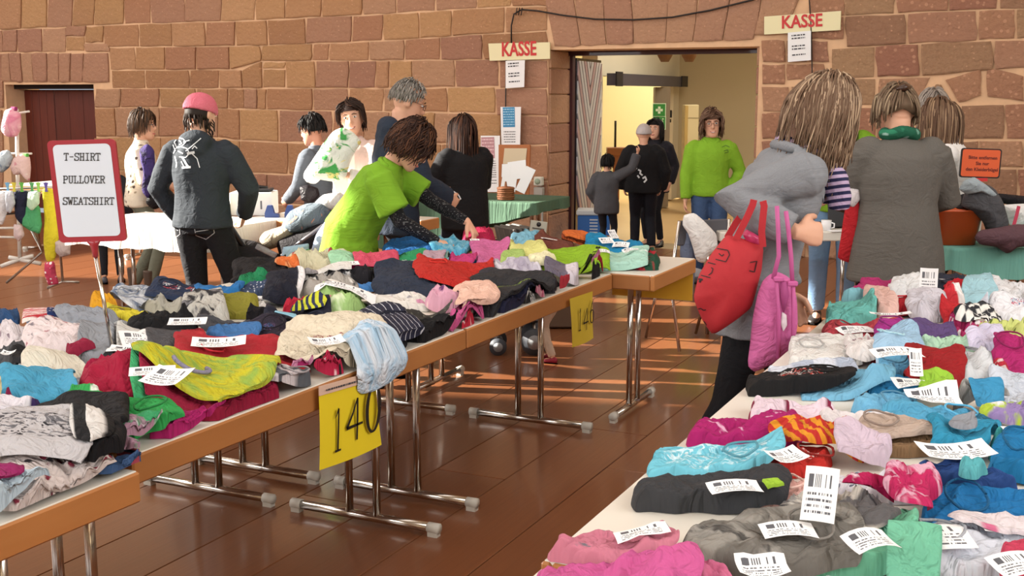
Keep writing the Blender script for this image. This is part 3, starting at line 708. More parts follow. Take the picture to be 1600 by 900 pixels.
GL = {'1': [[(.30, .74, .01), (.40, .80, .04), (.52, .92, .08)], [(.52, .92, .09), (.50, .5, .10), (.47, .06, .10)], [(.30, .05, .05), (.66, .05, .04)]],
      '4': [[(.62, .92, .05), (.40, .62, .07), (.12, .34, .09)], [(.12, .34, .07), (.88, .36, .05)], [(.62, .92, .09), (.62, .5, .09), (.60, .03, .08)]],
      '0': [ringstroke(.5, .48, .30, .44, .04, .16, tilt=.08)],
      '6': [[(.74, .95, .03), (.45, .78, .08), (.24, .42, .12)], ringstroke(.5, .29, .26, .25, .04, .12)]}
def number_sheet(pts, txt, label, mat, boxes):
    e = empty('number_sheet', pts[0], 0, label, 'sign'); M, w_, h_ = on(pts)
    n = 9; v = []; uv = []
    for j in range(n):
        for i in range(n):
            a, b = i/(n-1), j/(n-1); p = pts[0].lerp(pts[1], a).lerp(pts[3].lerp(pts[2], a), b); cur = .012*math.sin(a*3.1+b)*(1-b)
            v.append(p+(M.to_3x3() @ ZV)*cur)
    m = MB(); m.add(v, [(j*n+i, j*n+i+1, (j+1)*n+i+1, (j+1)*n+i) for j in range(n-1) for i in range(n-1)], True); part(m, 'sheet', mat, e)
    m = MB()
    for ch, (x0, y0, x1, y1) in zip(txt, boxes):
        Mc = M @ Matrix.Translation((w_*x0, h_*y0, .0125)) @ Matrix.Diagonal((w_*(x1-x0), h_*(y1-y0), 1, 1))
        for st in GL[ch]: s_ = stroke(st, Mc); m.add(s_.v, s_.f)
    part(m, 'lettering', BLK, e); return e, M, w_, h_
XE = -2.012
pts = [PX(499, 735, XE), PX(596, 695, XE), PX(587, 592, XE), PX(498, 616, XE)]
e, M, w_, h_ = number_sheet(pts, '140', 'yellow sheet with a big black 140 taped to the table edge', YEL, [(.10, .16, .36, .80), (.32, .22, .66, .86), (.62, .24, .97, .96)])
q = [PX(499, 619, XE+.004), PX(584, 594, XE+.004), PX(574, 583, XE+.004), PX(499, 604, XE+.004)]
tp = empty('paper_strip', q[0], 0, 'narrow pinkish printed strip taped above the 140 sheet', 'paper'); board(q, .003, 'strip', plain('pinkish_paper', 'd9b9a6', .6), tp); Mt, a_, b_ = on(q)
lines(Mt, a_, [(a_*.1, a_*.9, b_*.35, b_*.2)], tp, z=.004)
pts = [PX(894, 543, XE), PX(927, 528, XE), PX(926, 455, XE), PX(890, 467, XE)]
number_sheet(pts, '146', 'ochre yellow sheet with a black 146 taped to the table edge', plain('yellow_paper_b', 'd8bd3a', .6), [(.08, .28, .36, .78), (.34, .24, .66, .74), (.62, .34, .94, .86)])
q = [(-2.30, 6.075, .535), (-1.84, 6.075, .535), (-1.84, 6.075, .72), (-2.30, 6.075, .72)]
e = empty('number_sheet', q[0], 0, 'orange-yellow sheet hanging behind the end of the left table row', 'sign'); board([Vector(p) for p in q], .003, 'sheet', YEL2, e)
# T-SHIRT / PULLOVER / SWEATSHIRT sign on a pole standing among the garments
dS = 3.85
q = [D(94, 379, dS), D(199, 376, dS), D(181, 219, dS), D(74, 220, dS)]
e = empty('table_sign', P(176, 548, ZT+.02), 0, 'red-framed white sign reading T-SHIRT PULLOVER SWEATSHIRT on a chrome pole', 'sign')
M, w_, h_ = on(q); sk = (q[3]-q[0]).dot((q[1]-q[0]).normalized())/h_
def sl(x, y, z=0.): return M @ Vector((x+sk*y, y, z))
def rrect(x0, y0, x1, y1, r, z):
    o = []
    for cx, cy, a0 in ((x1-r, y0+r, -90), (x1-r, y1-r, 0), (x0+r, y1-r, 90), (x0+r, y0+r, 180)):
        for k in range(5): t = R(a0+k*22.5); o.append(sl(cx+r*math.cos(t), cy+r*math.sin(t), z))
    return o
DR = plain('sign_frame_red', '9c1f2e', .35, coat=.3)
m = MB(); a, b = rrect(0, 0, w_, h_, .014, .006), rrect(0, 0, w_, h_, .014, -.006); k = len(a)
m.add(a+b, [tuple(range(k)), tuple(range(k, 2*k))[::-1]]+[(i, (i+1) % k, k+(i+1) % k, k+i) for i in range(k)]); part(m, 'frame', DR, e)
m = MB(); a = rrect(.017, .018, w_-.017, h_-.014, .016, .0075); m.add(a, [tuple(range(k))]); part(m, 'sheet', plain('sign_sheet', 'cfd6e2', .5), e)
G5 = {'T': [((0, 6), (4, 6)), ((2, 6), (2, 0)), ((1, 0), (3, 0)), ((0, 6), (0, 5)), ((4, 6), (4, 5))], '-': [((.5, 3), (3.5, 3))],
 'S': [((4, 5), (3.2, 6), (1, 6), (.2, 5.2), (.3, 4), (1, 3.3), (3, 2.8), (3.9, 2), (3.8, .8), (3, 0), (1, 0), (0, 1)), ((4, 6), (4, 4.6)), ((0, 0), (0, 1.4))],
 'H': [((.6, 0), (.6, 6)), ((3.4, 0), (3.4, 6)), ((.6, 3), (3.4, 3)), ((0, 0), (1.4, 0)), ((2.6, 0), (4, 0)), ((0, 6), (1.4, 6)), ((2.6, 6), (4, 6))],
 'I': [((2, 0), (2, 6)), ((.6, 0), (3.4, 0)), ((.6, 6), (3.4, 6))], 'R': [((.6, 0), (.6, 6)), ((0, 6), (2.8, 6), (3.7, 5.2), (3.7, 4), (2.8, 3.1), (.6, 3.1)), ((2.2, 3.1), (3.6, 0), (4.3, 0)), ((0, 0), (1.4, 0))],
 'P': [((.6, 0), (.6, 6)), ((0, 6), (2.8, 6), (3.8, 5.2), (3.8, 3.8), (2.8, 3), (.6, 3)), ((0, 0), (1.8, 0))], 'U': [((.6, 6), (.6, 1), (1.4, 0), (2.8, 0), (3.5, 1), (3.5, 6)), ((0, 6), (1.4, 6)), ((2.7, 6), (4.1, 6))],
 'L': [((1, 6), (1, 0)), ((0, 6), (2, 6)), ((0, 0), (3.8, 0), (3.8, 1.5))], 'O': [((1.2, 0), (.2, 1.4), (.2, 4.6), (1.2, 6), (2.8, 6), (3.8, 4.6), (3.8, 1.4), (2.8, 0), (1.2, 0))],
 'V': [((.4, 6), (2, 0), (3.7, 6)), ((-.2, 6), (1.2, 6)), ((2.9, 6), (4.3, 6))], 'E': [((.8, 0), (.8, 6)), ((0, 6), (3.7, 6), (3.7, 4.9)), ((.8, 3), (2.7, 3)), ((0, 0), (3.9, 0), (3.9, 1.2))],
 'W': [((.2, 6), (1, 0), (2, 4), (3, 0), (3.9, 6)), ((-.3, 6), (.9, 6)), ((3.2, 6), (4.4, 6))], 'A': [((.3, 0), (2, 6), (3.8, 0)), ((1, 2.1), (3.1, 2.1)), ((-.3, 0), (1, 0)), ((3.1, 0), (4.4, 0))]}
m = MB()
for txt, x0, yb_, wd_ in (('T-SHIRT', 100, 250.5, 58), ('PULLOVER', 99, 286, 66), ('SWEATSHIRT', 98.5, 319.5, 81)):
    pit = wd_/len(txt); u_ = pit/5.1
    for i, ch in enumerate(txt):
        for pl in G5[ch]:
            for a, b in zip(pl, pl[1:]):
                A = Vector((x0+i*pit+a[0]*u_, yb_-a[1]*u_*1.12)); B = Vector((x0+i*pit+b[0]*u_, yb_-b[1]*u_*1.12)); t = (B-A).normalized()*.35*u_; nn = Vector((-t.y, t.x))*1.15
                m.add([D(p.x, p.y, dS-.0095) for p in (A-t+nn, B+t+nn, B+t-nn, A-t-nn)], [(0, 1, 2, 3)])
part(m, 'lettering', BLK, e)
b0, b1 = sl(w_*.44, -.012), sl(w_*.56, -.03)
m = MB(); cl = sl(w_*.5, 0); m.tube([sl(w_*.5, .004), sl(w_*.5, -.012), sl(w_*.5, -.03), sl(w_*.5, -.05)], [.024, .014, .010, .0095], 10); part(m, 'clamp', DR, e)
m = MB(); m.tube([sl(w_*.5, -.04), P(176, 548, ZT+.03)], .0065, 10); part(m, 'pole', CHROME, e)
m = MB(); q_ = P(176, 548, ZT+.02); m.tube([q_, q_+ZV*.03], [.013, .011], 10); m.tube([q_-ZV*.015, q_], .06, 16); part(m, 'base', BLACKP, e)
# ================================================================ GARMENTS
class Heap:
    "height of what already lies on a table top"
    def __init__(s, x0, x1, y0, y1, c=.012):
        s.x0, s.y0, s.c = x0, y0, c; s.nx = int((x1-x0)/c)+1; s.ny = int((y1-y0)/c)+1; s.h = np.zeros((s.nx, s.ny), np.float32); s.soft()
    def soft(s):
        m = s.h.copy(); p = np.pad(m, 1, mode='edge'); m = np.max([p[i:i+s.nx, j:j+s.ny] for i in range(3) for j in range(3)], axis=0)
        for _ in range(3):
            p = np.pad(m, 2, mode='edge'); m = sum(p[i:i+s.nx, 2:2+s.ny] for i in range(5))/5; p = np.pad(m, 2, mode='edge'); m = sum(p[2:2+s.nx, i:i+s.ny] for i in range(5))/5
        s.s = np.maximum(m, s.h)
    def at(s, x, y, soft=True):
        fx = min(max((x-s.x0)/s.c, 0), s.nx-1.001); fy = min(max((y-s.y0)/s.c, 0), s.ny-1.001); i, j = int(fx), int(fy); fx -= i; fy -= j; g = s.s if soft else s.h
        return float(g[i, j]*(1-fx)*(1-fy)+g[i+1, j]*fx*(1-fy)+g[i, j+1]*(1-fx)*fy+g[i+1, j+1]*fx*fy)
    def put(s, x, y, z):
        i, j = int((x-s.x0)/s.c+.5), int((y-s.y0)/s.c+.5)
        if 0 < i < s.nx-1 and 0 < j < s.ny-1:
            b = s.h[i-1:i+2, j-1:j+2]; np.maximum(b, z, out=b)
HL = Heap(-4.1, -1.7, 1.0, 6.4); HR = Heap(-1.0, .9, .3, 5.8)
def edge_left(y): return -1.96 if y < 2.07 else (-2.03 if y < 5.375 else -1.82)
def garment(T, box, h, style, mat, label, name='garment', seed=None, tags=(), over=False, collar=None, cat='clothing', group=None, rot=0, dens=1.):
    heap = HL if T == 'L' else HR; seed = seed or (len(label)*7+int(box[0])+int(box[1])*3); rd = random.Random(seed)
    zt = ZT
    if len(box) == 4: x0, y0, x1, y1 = box; cs = [(x0, y0), (x1, y0), (x1, y1), (x0, y1)]
    else: cs = [box[0:2], box[2:4], box[4:6], box[6:8]]
    mx, my = sum(p[0] for p in cs)/4, sum(p[1] for p in cs)/4; kx, ky = (1.16, 1.12) if T == 'L' else (1.05, 1.05)
    if over: kx = ky = 1.
    cs = [(mx+(p[0]-mx)*kx, my+(p[1]-my)*ky) for p in cs]
    base = heap.at(*P((cs[0][0]+cs[2][0])/2, (cs[0][1]+cs[2][1])/2, zt+.04).xy)
    zn = zt+base*.6+.004; zf = zt+base
    for _ in range(3):
        mf = (P(*cs[0], zf)+P(*cs[1], zf))/2-FV*.02; bf = heap.at(mf.x, mf.y); zf = zt+bf+.008+h*.40*math.exp(-bf/.05)
    if over: zf, zn = zt+.05, zt+.0
    q = [P(*cs[0], zf), P(*cs[1], zf), P(*cs[2], zn), P(*cs[3], zn)]
    dep = (q[0]+q[1]-q[2]-q[3]).dot(FV)/2; need = min(.14, .45*(q[1]-q[0]).length)
    if dep < need:
        q[2] = q[2]-FV*(need-dep); q[3] = q[3]-FV*(need-dep)
    c = sum(q, Vector((0, 0, 0)))/4
    lu = ((q[1]-q[0]).length+(q[2]-q[3]).length)/2; lv_ = ((q[0]-q[3]).length+(q[1]-q[2]).length)/2
    pw = max(c_[0] for c_ in cs)-min(c_[0] for c_ in cs); n = int(max(16, min(60, pw/3.4*dens))); nv = int(max(14, min(n, n*lv_/lu*1.3+6)))
    n = min(n, 60)
    off = Vector((seed*1.37 % 97, seed*2.11 % 89, seed*.7 % 31)); A = {'fold': .006, 'soft': .010, 'heap': .022, 'flat': .0035}[style]; fr = {'fold': 9, 'soft': 11, 'heap': 15, 'flat': 12}[style]
    kr = {'fold': .16, 'soft': .35, 'heap': .7, 'flat': .1}[style]; th = rd.uniform(0, math.pi); ca, sa = math.cos(th), math.sin(th)
    flaps = [(rd.uniform(-1, 1), rd.uniform(-1, 1), rd.uniform(-.45, .45), rd.choice((-1, 1))) for _ in range({'fold': 3, 'soft': 3, 'heap': 4, 'flat': 1}[style])]
    creases = []
    for _ in range({'fold': 4, 'soft': 7, 'heap': 8, 'flat': 2}[style]):
        cx_, cy_ = rd.uniform(-.5, .5)*lu, rd.uniform(-.5, .5)*lv_; ta_ = th+rd.gauss(0, .45); creases.append((cx_, cy_, math.cos(ta_), math.sin(ta_), rd.uniform(.25, .7)*max(lu, lv_)*.6, rd.uniform(.006, .013), rd.choice((1, 1, -1))*rd.uniform(.5, 1.2)*{'fold': .006, 'soft': .011, 'heap': .015, 'flat': .003}[style], rd.uniform(-3, 3)))
    ew = {'fold': .10, 'soft': .22, 'heap': .45, 'flat': .1}[style]
    M0 = Vector((c.x, c.y, 0)); verts = []; uv = []; zs = []; GB = None
    for pas in (0, 1):
      if pas == 0: gl = []
      for j in range(nv):
          for i in range(n):
              u = math.sin(math.pi/2*(2*i/(n-1)-1)*.96)/math.sin(math.pi/2*.96); v = math.sin(math.pi/2*(2*j/(nv-1)-1)*.96)/math.sin(math.pi/2*.96)
              uu = u*math.sqrt(1-kr*.5*v*v); vv = v*math.sqrt(1-kr*.5*u*u)
              a, b = (uu+1)/2, (vv+1)/2
              p = q[0].lerp(q[1], a).lerp(q[3].lerp(q[2], a), b); e = max(abs(u), abs(v))
              w1 = noise.noise(Vector((p.x*5, p.y*5, 0))+off); w2 = noise.noise(Vector((p.x*5, p.y*5, 7))+off)
              am = {'fold': .018, 'soft': .035, 'heap': .05, 'flat': .008}[style]*e*e
              w3 = noise.noise(Vector((p.x*19, p.y*19, 3))+off)*am*.35
              p.x += w1*am+w3; p.y += w2*am-w3
              drop = 0.
              if T == 'L':
                  ex = edge_left(p.y)
                  if p.x > ex-.012:
                      if over: drop = .11*math.tanh((p.x-ex+.012)/.11); p.x = ex+.010+min(drop, .03)*.5+.004*math.sin(drop*60)
                      else: p.x = ex-.012-(p.x-ex)*.05
              else:
                  p.x = max(p.x, -.86)
              d = 1-e; prof = min(1., d/ew); prof = math.sqrt(max(0, 1-(1-prof)**2))
              X, Y = p.x*ca+p.y*sa, -p.x*sa+p.y*ca
              fx = fr*(.55 if style != 'heap' else .9)
              nn = noise.noise(Vector((X*fr*1.5, Y*fx*.6, 1))+off); n2 = noise.noise(Vector((X*fr*3.1, Y*fr*1.6, 5))+off); n3 = noise.noise(Vector((X*4, Y*4, 9))+off)
              n5 = noise.noise(Vector((X*fr*6, Y*fr*2.6, 15))+off); wr = A*((1-abs(nn)*3.2)*.9+(1-abs(n2)*3)*.5+(.5-abs(n5)*2.2)*.32)+n3*h*.22
              fz = 0.
              for (fa, fb, fc, sg) in flaps:
                  t = (fa*u+fb*v-fc*1.2+n3*.25)/max(.2, math.hypot(fa, fb)); t = max(0., min(1., t*14+.5)); fz += (t*t*(3-2*t))*(.008 if style != 'heap' else .011)
              xa, ya = (a-.5)*lu, (b-.5)*lv_; cr_ = 0.
              for (cx_, cy_, c1, s1, ln, wd_, am_, cv_) in creases:
                  dx_, dy_ = xa-cx_, ya-cy_; al = dx_*c1+dy_*s1; ac = -dx_*s1+dy_*c1-cv_*al*al
                  if abs(al) < ln and abs(ac) < wd_*3: cr_ += am_*math.exp(-(ac/wd_)**2)*(1-(al/ln)**2)
              if pas == 0: gl.append((heap.at(p.x, p.y) if not drop else 0., heap.at(p.x, p.y, False) if not drop else 0.)); continue
              g = float(GB[j, i]) if not drop else 0.
              kk = math.exp(-max(0, g-.01)/.05); z = g+prof*(max(.004, h*.46*kk*(.85+.5*n3)+(wr*1.1+fz+cr_)*max(kk, .35)))+.0015*(e < .99)
              z = max(z, g+.0015)
              if drop: z = max(.0, .03-drop*.5)-drop*.75; p.x += .012*prof+.03*max(0, wr)
              verts.append(Vector((p.x, p.y, zt+z))-M0); uv.append(((a-.5)*lu, (b-.5)*lv_)); zs.append((p.x, p.y, z if not drop else 0))
      if pas == 0:
        ga = np.array(gl, np.float32).reshape(nv, n, 2); GB = ga[:, :, 0].copy(); hard = ga[:, :, 1]
        for _ in range(6 if style != 'flat' else 2):
            pd = np.pad(GB, 1, mode='edge'); GB = np.maximum((pd[1:-1, :-2]+pd[1:-1, 2:]+pd[:-2, 1:-1]+pd[2:, 1:-1]+GB)/5, hard)
    f = [(j*n+i, j*n+i+1, (j+1)*n+i+1, (j+1)*n+i) for j in range(nv-1) for i in range(n-1)]
    me = bpy.data.meshes.new(name); me.from_pydata([tuple(p) for p in verts], [], f); me.polygons.foreach_set('use_smooth', [True]*len(f))
    ul = me.uv_layers.new(name='uv'); li = np.empty(len(me.loops), np.int32); me.loops.foreach_get('vertex_index', li); ul.data.foreach_set('uv', np.array(uv, np.float32)[li].ravel())
    if sum(p.normal.z for p in me.polygons) < 0: me.flip_normals()
    o = link(name, me, mat); o.location = M0; tag(o, label, cat, group or ('garments laid out on the left tables' if T == 'L' else 'garments laid out on the right table'))
    for x, y, z in zs:
        if z > 0: heap.put(x, y, z)
    heap.soft()
    for (tx, ty, tw, tl, ta, tt) in tags: price_tag(o, heap, tx, ty, tw, tl, ta, tt)
    if not collar and name in ('t_shirt', 'sweater', 'jumper', 'shirt', 'top', 'hoodie', 'sweatshirt') and style in ('fold', 'soft') and pw > 52 and lv_ > .13 and rd.random() < .55:
        sd_ = rd.choice((-1, 1)); cc = q[0].lerp(q[1], .5+.20*sd_).lerp(q[3].lerp(q[2], .5+.20*sd_), .45); hx_ = MCOL.get(mat.name, '888888'); k_ = rd.choice((.75, .75, 1.12))
        hx_ = ''.join('%02x' % min(235, int(int(hx_[i_:i_+2], 16)*k_+8)) for i_ in (0, 2, 4)); ax_ = (q[1]-q[0]).normalized(); ay_ = Vector((-ax_.y, ax_.x, 0)); pts = []; r_ = .0030
        for k in range(25):
            t = 2*math.pi*k/24; x, y = (cc+ax_*math.cos(t)*.040+ay_*math.sin(t)*.055).xy; pts.append(Vector((x, y, zt+heap.at(x, y, False)+.0045))-M0)
        for _ in range(2): zz = [pts[k].z*.5+pts[k-1].z*.25+pts[(k+1) % 25].z*.25 for k in range(25)]; [setattr(pts[k], 'z', max(pts[k].z, zz[k])) for k in range(25)]
        if max(p_.z for p_ in pts)-min(p_.z for p_ in pts) > .035: pts = []
        if pts: m = MB(); m.tube(pts, r_, 6, caps=False); m.build('collar', C(hx_), o)
        for p_ in pts: heap.put(p_.x+M0.x, p_.y+M0.y, p_.z-zt+.005)
        heap.soft()
    if collar:
        cx, cy, rx, ry, ca_, cm = collar; p = P(cx, cy, zt+heap.at(*P(cx, cy, zt+.06).xy)); pts = []
        for k in range(17):
            t = R(200+k*140/16*1.5); d_ = RV*math.cos(t)*rx+FV*math.sin(t)*ry; x, y = p.x+d_.x, p.y+d_.y; pts.append(Vector((x, y, zt+heap.at(x, y)+.004))-M0)
        m = MB(); m.tube(pts, .0065, 6); m.build('collar', cm, o)
    return o
def price_tag(par, heap, tx, ty, tw, tl, ta, tt):
    "tx,ty photo point; tw,tl size in m; ta turn in deg; tt tilt (0 lying, 90 standing)"
    p = P(tx, ty, ZT+.06)
    for _ in range(3): p = P(tx, ty, ZT+heap.at(p.x, p.y)+.004+math.sin(R(tt))*tl/2)
    Rm = Matrix.Rotation(YAW+R(ta), 3, 'Z') @ Matrix.Rotation(R(tt), 3, 'X'); n = 6; v = []; uv = []
    rd = random.Random(int(tx+ty)); cv = rd.uniform(-.012, .012)
    hs = []
    for j in range(n):
        for i in range(n):
            a, b = i/(n-1)-.5, j/(n-1)-.5; loc = Vector((a*tw, b*tl, cv*(4*a*a)+.010*b*b)); w_ = p+Rm @ loc
            if tt < 25: w_.z = max(w_.z, ZT+heap.at(w_.x, w_.y)+.003)
            v.append(w_-Vector(par.location)); uv.append((i/(n-1), j/(n-1)))
    m = MB(); m.add(v, [(j*n+i, j*n+i+1, (j+1)*n+i+1, (j+1)*n+i) for j in range(n-1) for i in range(n-1)], True, uv)
    o = m.build('price_tag', TAGM, par, fix=False)
    o['label'] = 'white printed paper tag'
C = fabric
rb = lambda c: fabric(c, 'heather', 'ffffff') 
cream_tube = C('e9e4d8')
def G(*a, **k): return garment(*a, **k)
GRP = None
# ---- left row, far end first
G('L', (604, 377, 682, 400), .05, 'soft', C('1f5f9c'), 'strong blue sweater lying where the leaning woman sorts', 'sweater')
G('L', (796, 376, 850, 392), .035, 'heap', C('7fb7cf'), 'small light blue crumpled top by the grey crate end', 'top')
G('L', (722, 373, 775, 386), .04, 'heap', C('a31942'), 'crimson garment at the back edge beyond the yellow one', 'top', tags=((742, 375, .05, .03, 10, 10),))
G('L', (742, 379, 800, 397), .035, 'heap', C('d9cf3c', 'camo', 'e0598a', 'f0ecd8'), 'yellow and pink patterned small top', 't_shirt')
G('L', (778, 381, 800, 392), .05, 'fold', C('9c8f8c'), 'small grey-brown folded garment at the back', 'top')
G('L', (842, 374, 896, 396), .05, 'soft', C('6e3d33'), 'rust brown shiny folded jacket near the far end', 'jacket', tags=((858, 389, .09, .04, 5, 20),))
for k, (cc, lab) in enumerate((('b5562b', 'lowest orange-brown jumper of the flat stack near the far end'), ('8f3f22', 'second dark rust jumper of the flat stack near the far end'), ('c9672f', 'topmost orange jumper of the flat stack near the far end'))):
    G('L', (884-k, 370-k*5, 936+k, 384-k*5), .022, 'fold', C(cc), lab, 'jumper')
G('L', (884, 378, 935, 400), .05, 'soft', C('4a2338'), 'dark plum garment beside the orange stack', 'top')
G('L', (922, 366, 1000, 396), .07, 'soft', C('1c7fae'), 'big bright teal-blue jacket at the far end', 'jacket')
G('L', (906, 381, 938, 400), .05, 'soft', C('7fb13c'), 'apple green sleeve end poking out of the blue jacket', 'top')
G('L', (798, 388, 925, 406), .03, 'soft', C('252839'), 'long navy garment behind the lime striped one', 'trousers')
G('L', (680, 381, 738, 402), .04, 'heap', C('4fa0c4', 'tie', '8cc6dc'), 'light blue crumpled shirt in front of the working hands', 'shirt')
G('L', (708, 385, 752, 403), .035, 'fold', C('1f6aa6'), 'flat mid-blue folded shirt beside the light blue one', 'shirt')
G('L', (985, 388, 1030, 420), .05, 'heap', C('1f4a38', 'camo', 'b32a38', '1f4a38'), 'dark green and red garment at the very end corner', 'top')
G('L', (920, 388, 1006, 420), .07, 'fold', C('a9d6c8', 'floral', 'e8f0ee', 'cfe6dd'), 'mint and white stack of baby clothes at the end', 'baby_clothes', tags=((948, 376, .08, .06, 20, 25), (970, 382, .09, .06, -15, 20), (940, 392, .09, .05, 5, 12), (985, 390, .08, .05, 12, 10), (958, 366, .06, .06, 40, 50)))
G('L', (955, 413, 1008, 432), .03, 'heap', C('1c1b20'), 'black crumpled garment at the corner beside the pink twisted one', 'top')
G('L', (980, 405, 1018, 422), .05, 'heap', C('a01c30'), 'small deep red crumpled piece at the end corner', 'top')
G('L', (935, 416, 985, 436), .03, 'heap', C('d78fb0', 'tie', 'b86a94'), 'pink twisted top at the front edge of the far end', 'top')
G('L', (843, 399, 948, 426), .04, 'soft', C('8bb52a'), 'lime green shirt near the far end', 't_shirt')
G('L', (880, 401, 946, 424), .03, 'soft', C('96bd32', 'stripe', '252a18', sc=1.6, ang=70), 'lime green sleeve with black stripes', 't_shirt')
G('L', (803, 388, 852, 414), .05, 'heap', C('dfe08e'), 'pale yellow creased ribbons of cloth', 'top')
G('L', (828, 396, 864, 413), .05, 'heap', C('ece9c2'), 'whitish yellow small top beside the pale yellow one', 'top')
G('L', (742, 392, 790, 420), .05, 'soft', C('c96a9c'), 'pink rounded top behind the black sweater', 'top')
G('L', (772, 400, 838, 424), .045, 'heap', C('a9a2b4', 'tie', 'd9d6e0'), 'grey and lilac trimmed small jacket', 'jacket')
G('L', (785, 404, 818, 418), .07, 'soft', C('a3bf6c'), 'light olive green small cap-like piece', 'hat')
G('L', (702, 399, 745, 418), .045, 'heap', C('b93a72'), 'magenta pink crumpled top', 'top')
G('L', (640, 400, 702, 416), .05, 'soft', C('86ada0'), 'grey-green soft garment in the middle of the row', 'top')
G('L', (605, 396, 664, 413), .05, 'soft', C('2f8f5c'), 'emerald green jumper in front of the strong blue one', 'jumper')
G('L', (662, 390, 698, 412), .06, 'heap', C('b59aa8'), 'dusty pink bundle beside the emerald jumper', 'top')
G('L', (458, 398, 542, 420), .05, 'heap', C('c9c6a8', 'floral', 'a33a3a', '4f8a5a'), 'cream top with red and green pattern at the back edge', 'top')
G('L', (520, 402, 606, 420), .045, 'soft', C('9fd3ae'), 'pale mint long garment at the back', 'top')
G('L', (500, 410, 580, 440), .045, 'heap', C('1d1c22', 'camo', 'dcdcdc', '1d1c22'), 'black and white crumpled garment behind the grey one', 'top', tags=((545, 412, .10, .06, 20, 10), (555, 425, .11, .05, -25, 10)))
G('L', (595, 408, 665, 432), .045, 'heap', C('b8d8c6', 'tie', '3c4648'), 'pale mint crumpled shirt beside the coral one', 'shirt')
G('L', (640, 410, 722, 440), .05, 'soft', C('2f7fba'), 'mid-blue jumper behind the red sweater', 'jumper')
G('L', (524, 410, 562, 433), .055, 'heap', C('b8246e'), 'magenta crumpled top left of the coral one', 'top')
G('L', (540, 424, 622, 446), .04, 'soft', C('4a86c9'), 'cornflower blue flat strip of cloth', 'trousers')
G('L', (560, 398, 618, 433), .07, 'heap', C('d0506a'), 'coral pink heavily crumpled top', 'top')
G('L', (368, 408, 445, 440), .06, 'soft', C('18171b'), 'black bag-like garment at the back left edge', 'jacket')
G('L', (426, 403, 468, 422), .05, 'heap', C('d9713a', 'camo', 'e8a06a', 'b8502a'), 'orange flowered small top on the black one', 'top')
G('L', (370, 424, 425, 452), .05, 'heap', C('1f7f52'), 'bottle green crumpled garment at the back edge', 'top')
G('L', (470, 428, 550, 462), .045, 'heap', C('a8a49e', 'camo', '2a2a2e', 'd8d6d2'), 'grey black and white knotted garment', 'top')
G('L', (420, 420, 496, 452), .06, 'soft', C('9c9a9e'), 'light grey sweater beyond the denim-dotted one', 'sweater')
G('L', (368, 436, 446, 464), .05, 'soft', C('3c4a66', 'dots', 'c9cfdb', sc=2.2), 'denim blue garment with tiny white dots', 'blouse')
G('L', (592, 426, 705, 467), .065, 'soft', C('2b3344'), 'large slate navy sweater, smooth and rounded', 'sweater')
G('L', (770, 412, 866, 444), .06, 'soft', C('1b1a1d'), 'black sweater lying behind the charcoal one', 'sweater')
G('L', (656, 417, 765, 449), .07, 'soft', C('b82a24'), 'bright red sweater in the middle of the left row', 'sweater')
G('L', (760, 436, 862, 456), .04, 'soft', C('33323a'), 'dark slate garment under the charcoal one', 'trousers')
G('L', (854, 414, 900, 442), .05, 'fold', C('6a6474', 'halves', 'd5cfdb'), 'grey-violet folded jacket with a pale zip edge', 'jacket')
G('L', (890, 430, 942, 448), .03, 'heap', C('26262a', 'stripe', 'eeeeee', sc=2.), 'black and white striped small garment at the edge', 'top')
G('L', (892, 417, 938, 438), .06, 'fold', C('c03a48'), 'small rosy red folded piece on black and white stripes', 'top')
G('L', (860, 442, 904, 466), .04, 'heap', C('dba6b4', 'stripe', 'b8607c', sc=2.2, ang=60), 'pink zigzag patterned top at the edge beside the 146 sheet', 't_shirt')
G('L', (748, 460, 832, 486), .045, 'soft', C('23253f'), 'navy blue garment sticking out under the charcoal one', 'trousers')
G('L', (745, 440, 862, 478), .05, 'soft', C('2e2f33', 'print', '5a6a2a', '8fae3a', sc=.8), 'charcoal sweater with a faint lime print', 'sweater')
G('L', (755, 478, 800, 495), .03, 'heap', C('b8253c', 'floral', 'f0e0e0', '2a2024'), 'red flowered small garment at the edge', 'top')
G('L', (702, 484, 756, 508), .04, 'heap', C('c4578c'), 'pink garment end beside the black jacket', 'top')
G('L', (480, 430, 545, 440), .02, 'flat', C('dcdad6'), 'thin whitish shirt under the grey knotted one', 'shirt')
G('L', (462, 443, 536, 470), .055, 'heap', C('b5243c'), 'crimson crumpled shirt in front of the grey sweater', 'shirt')
G('L', (500, 466, 565, 492), .04, 'heap', C('9fc47c', 'camo', 'd7e6c0', 'c95a8c'), 'pale green garment with pink bits', 'top')
G('L', (522, 449, 662, 482), .05, 'soft', C('dedbd6', 'floral', 'a8a6ac', 'c98aa8', sc=.8), 'white dress with a faint grey flower pattern', 'dress', tags=((540, 487, .24, .06, 3, 8),))
G('L', (668, 450, 735, 486), .055, 'heap', C('dca6bc', 'floral', '6a3a6c', 'f0d5d0'), 'pink top with purple flowers beside the slate navy sweater', 'top')
G('L', (715, 442, 772, 494), .07, 'heap', C('e8bfae'), 'pale peach ruffled blouse', 'blouse')
G('L', (590, 474, 694, 508), .05, 'soft', C('3d3b38', 'dots', '6a6a60', sc=2.), 'dark olive-grey sweater behind the black jacket', 'sweater')
G('L', (636, 488, 738, 532), .07, 'soft', C('141316'), 'black jacket puffed up at the table edge', 'jacket')
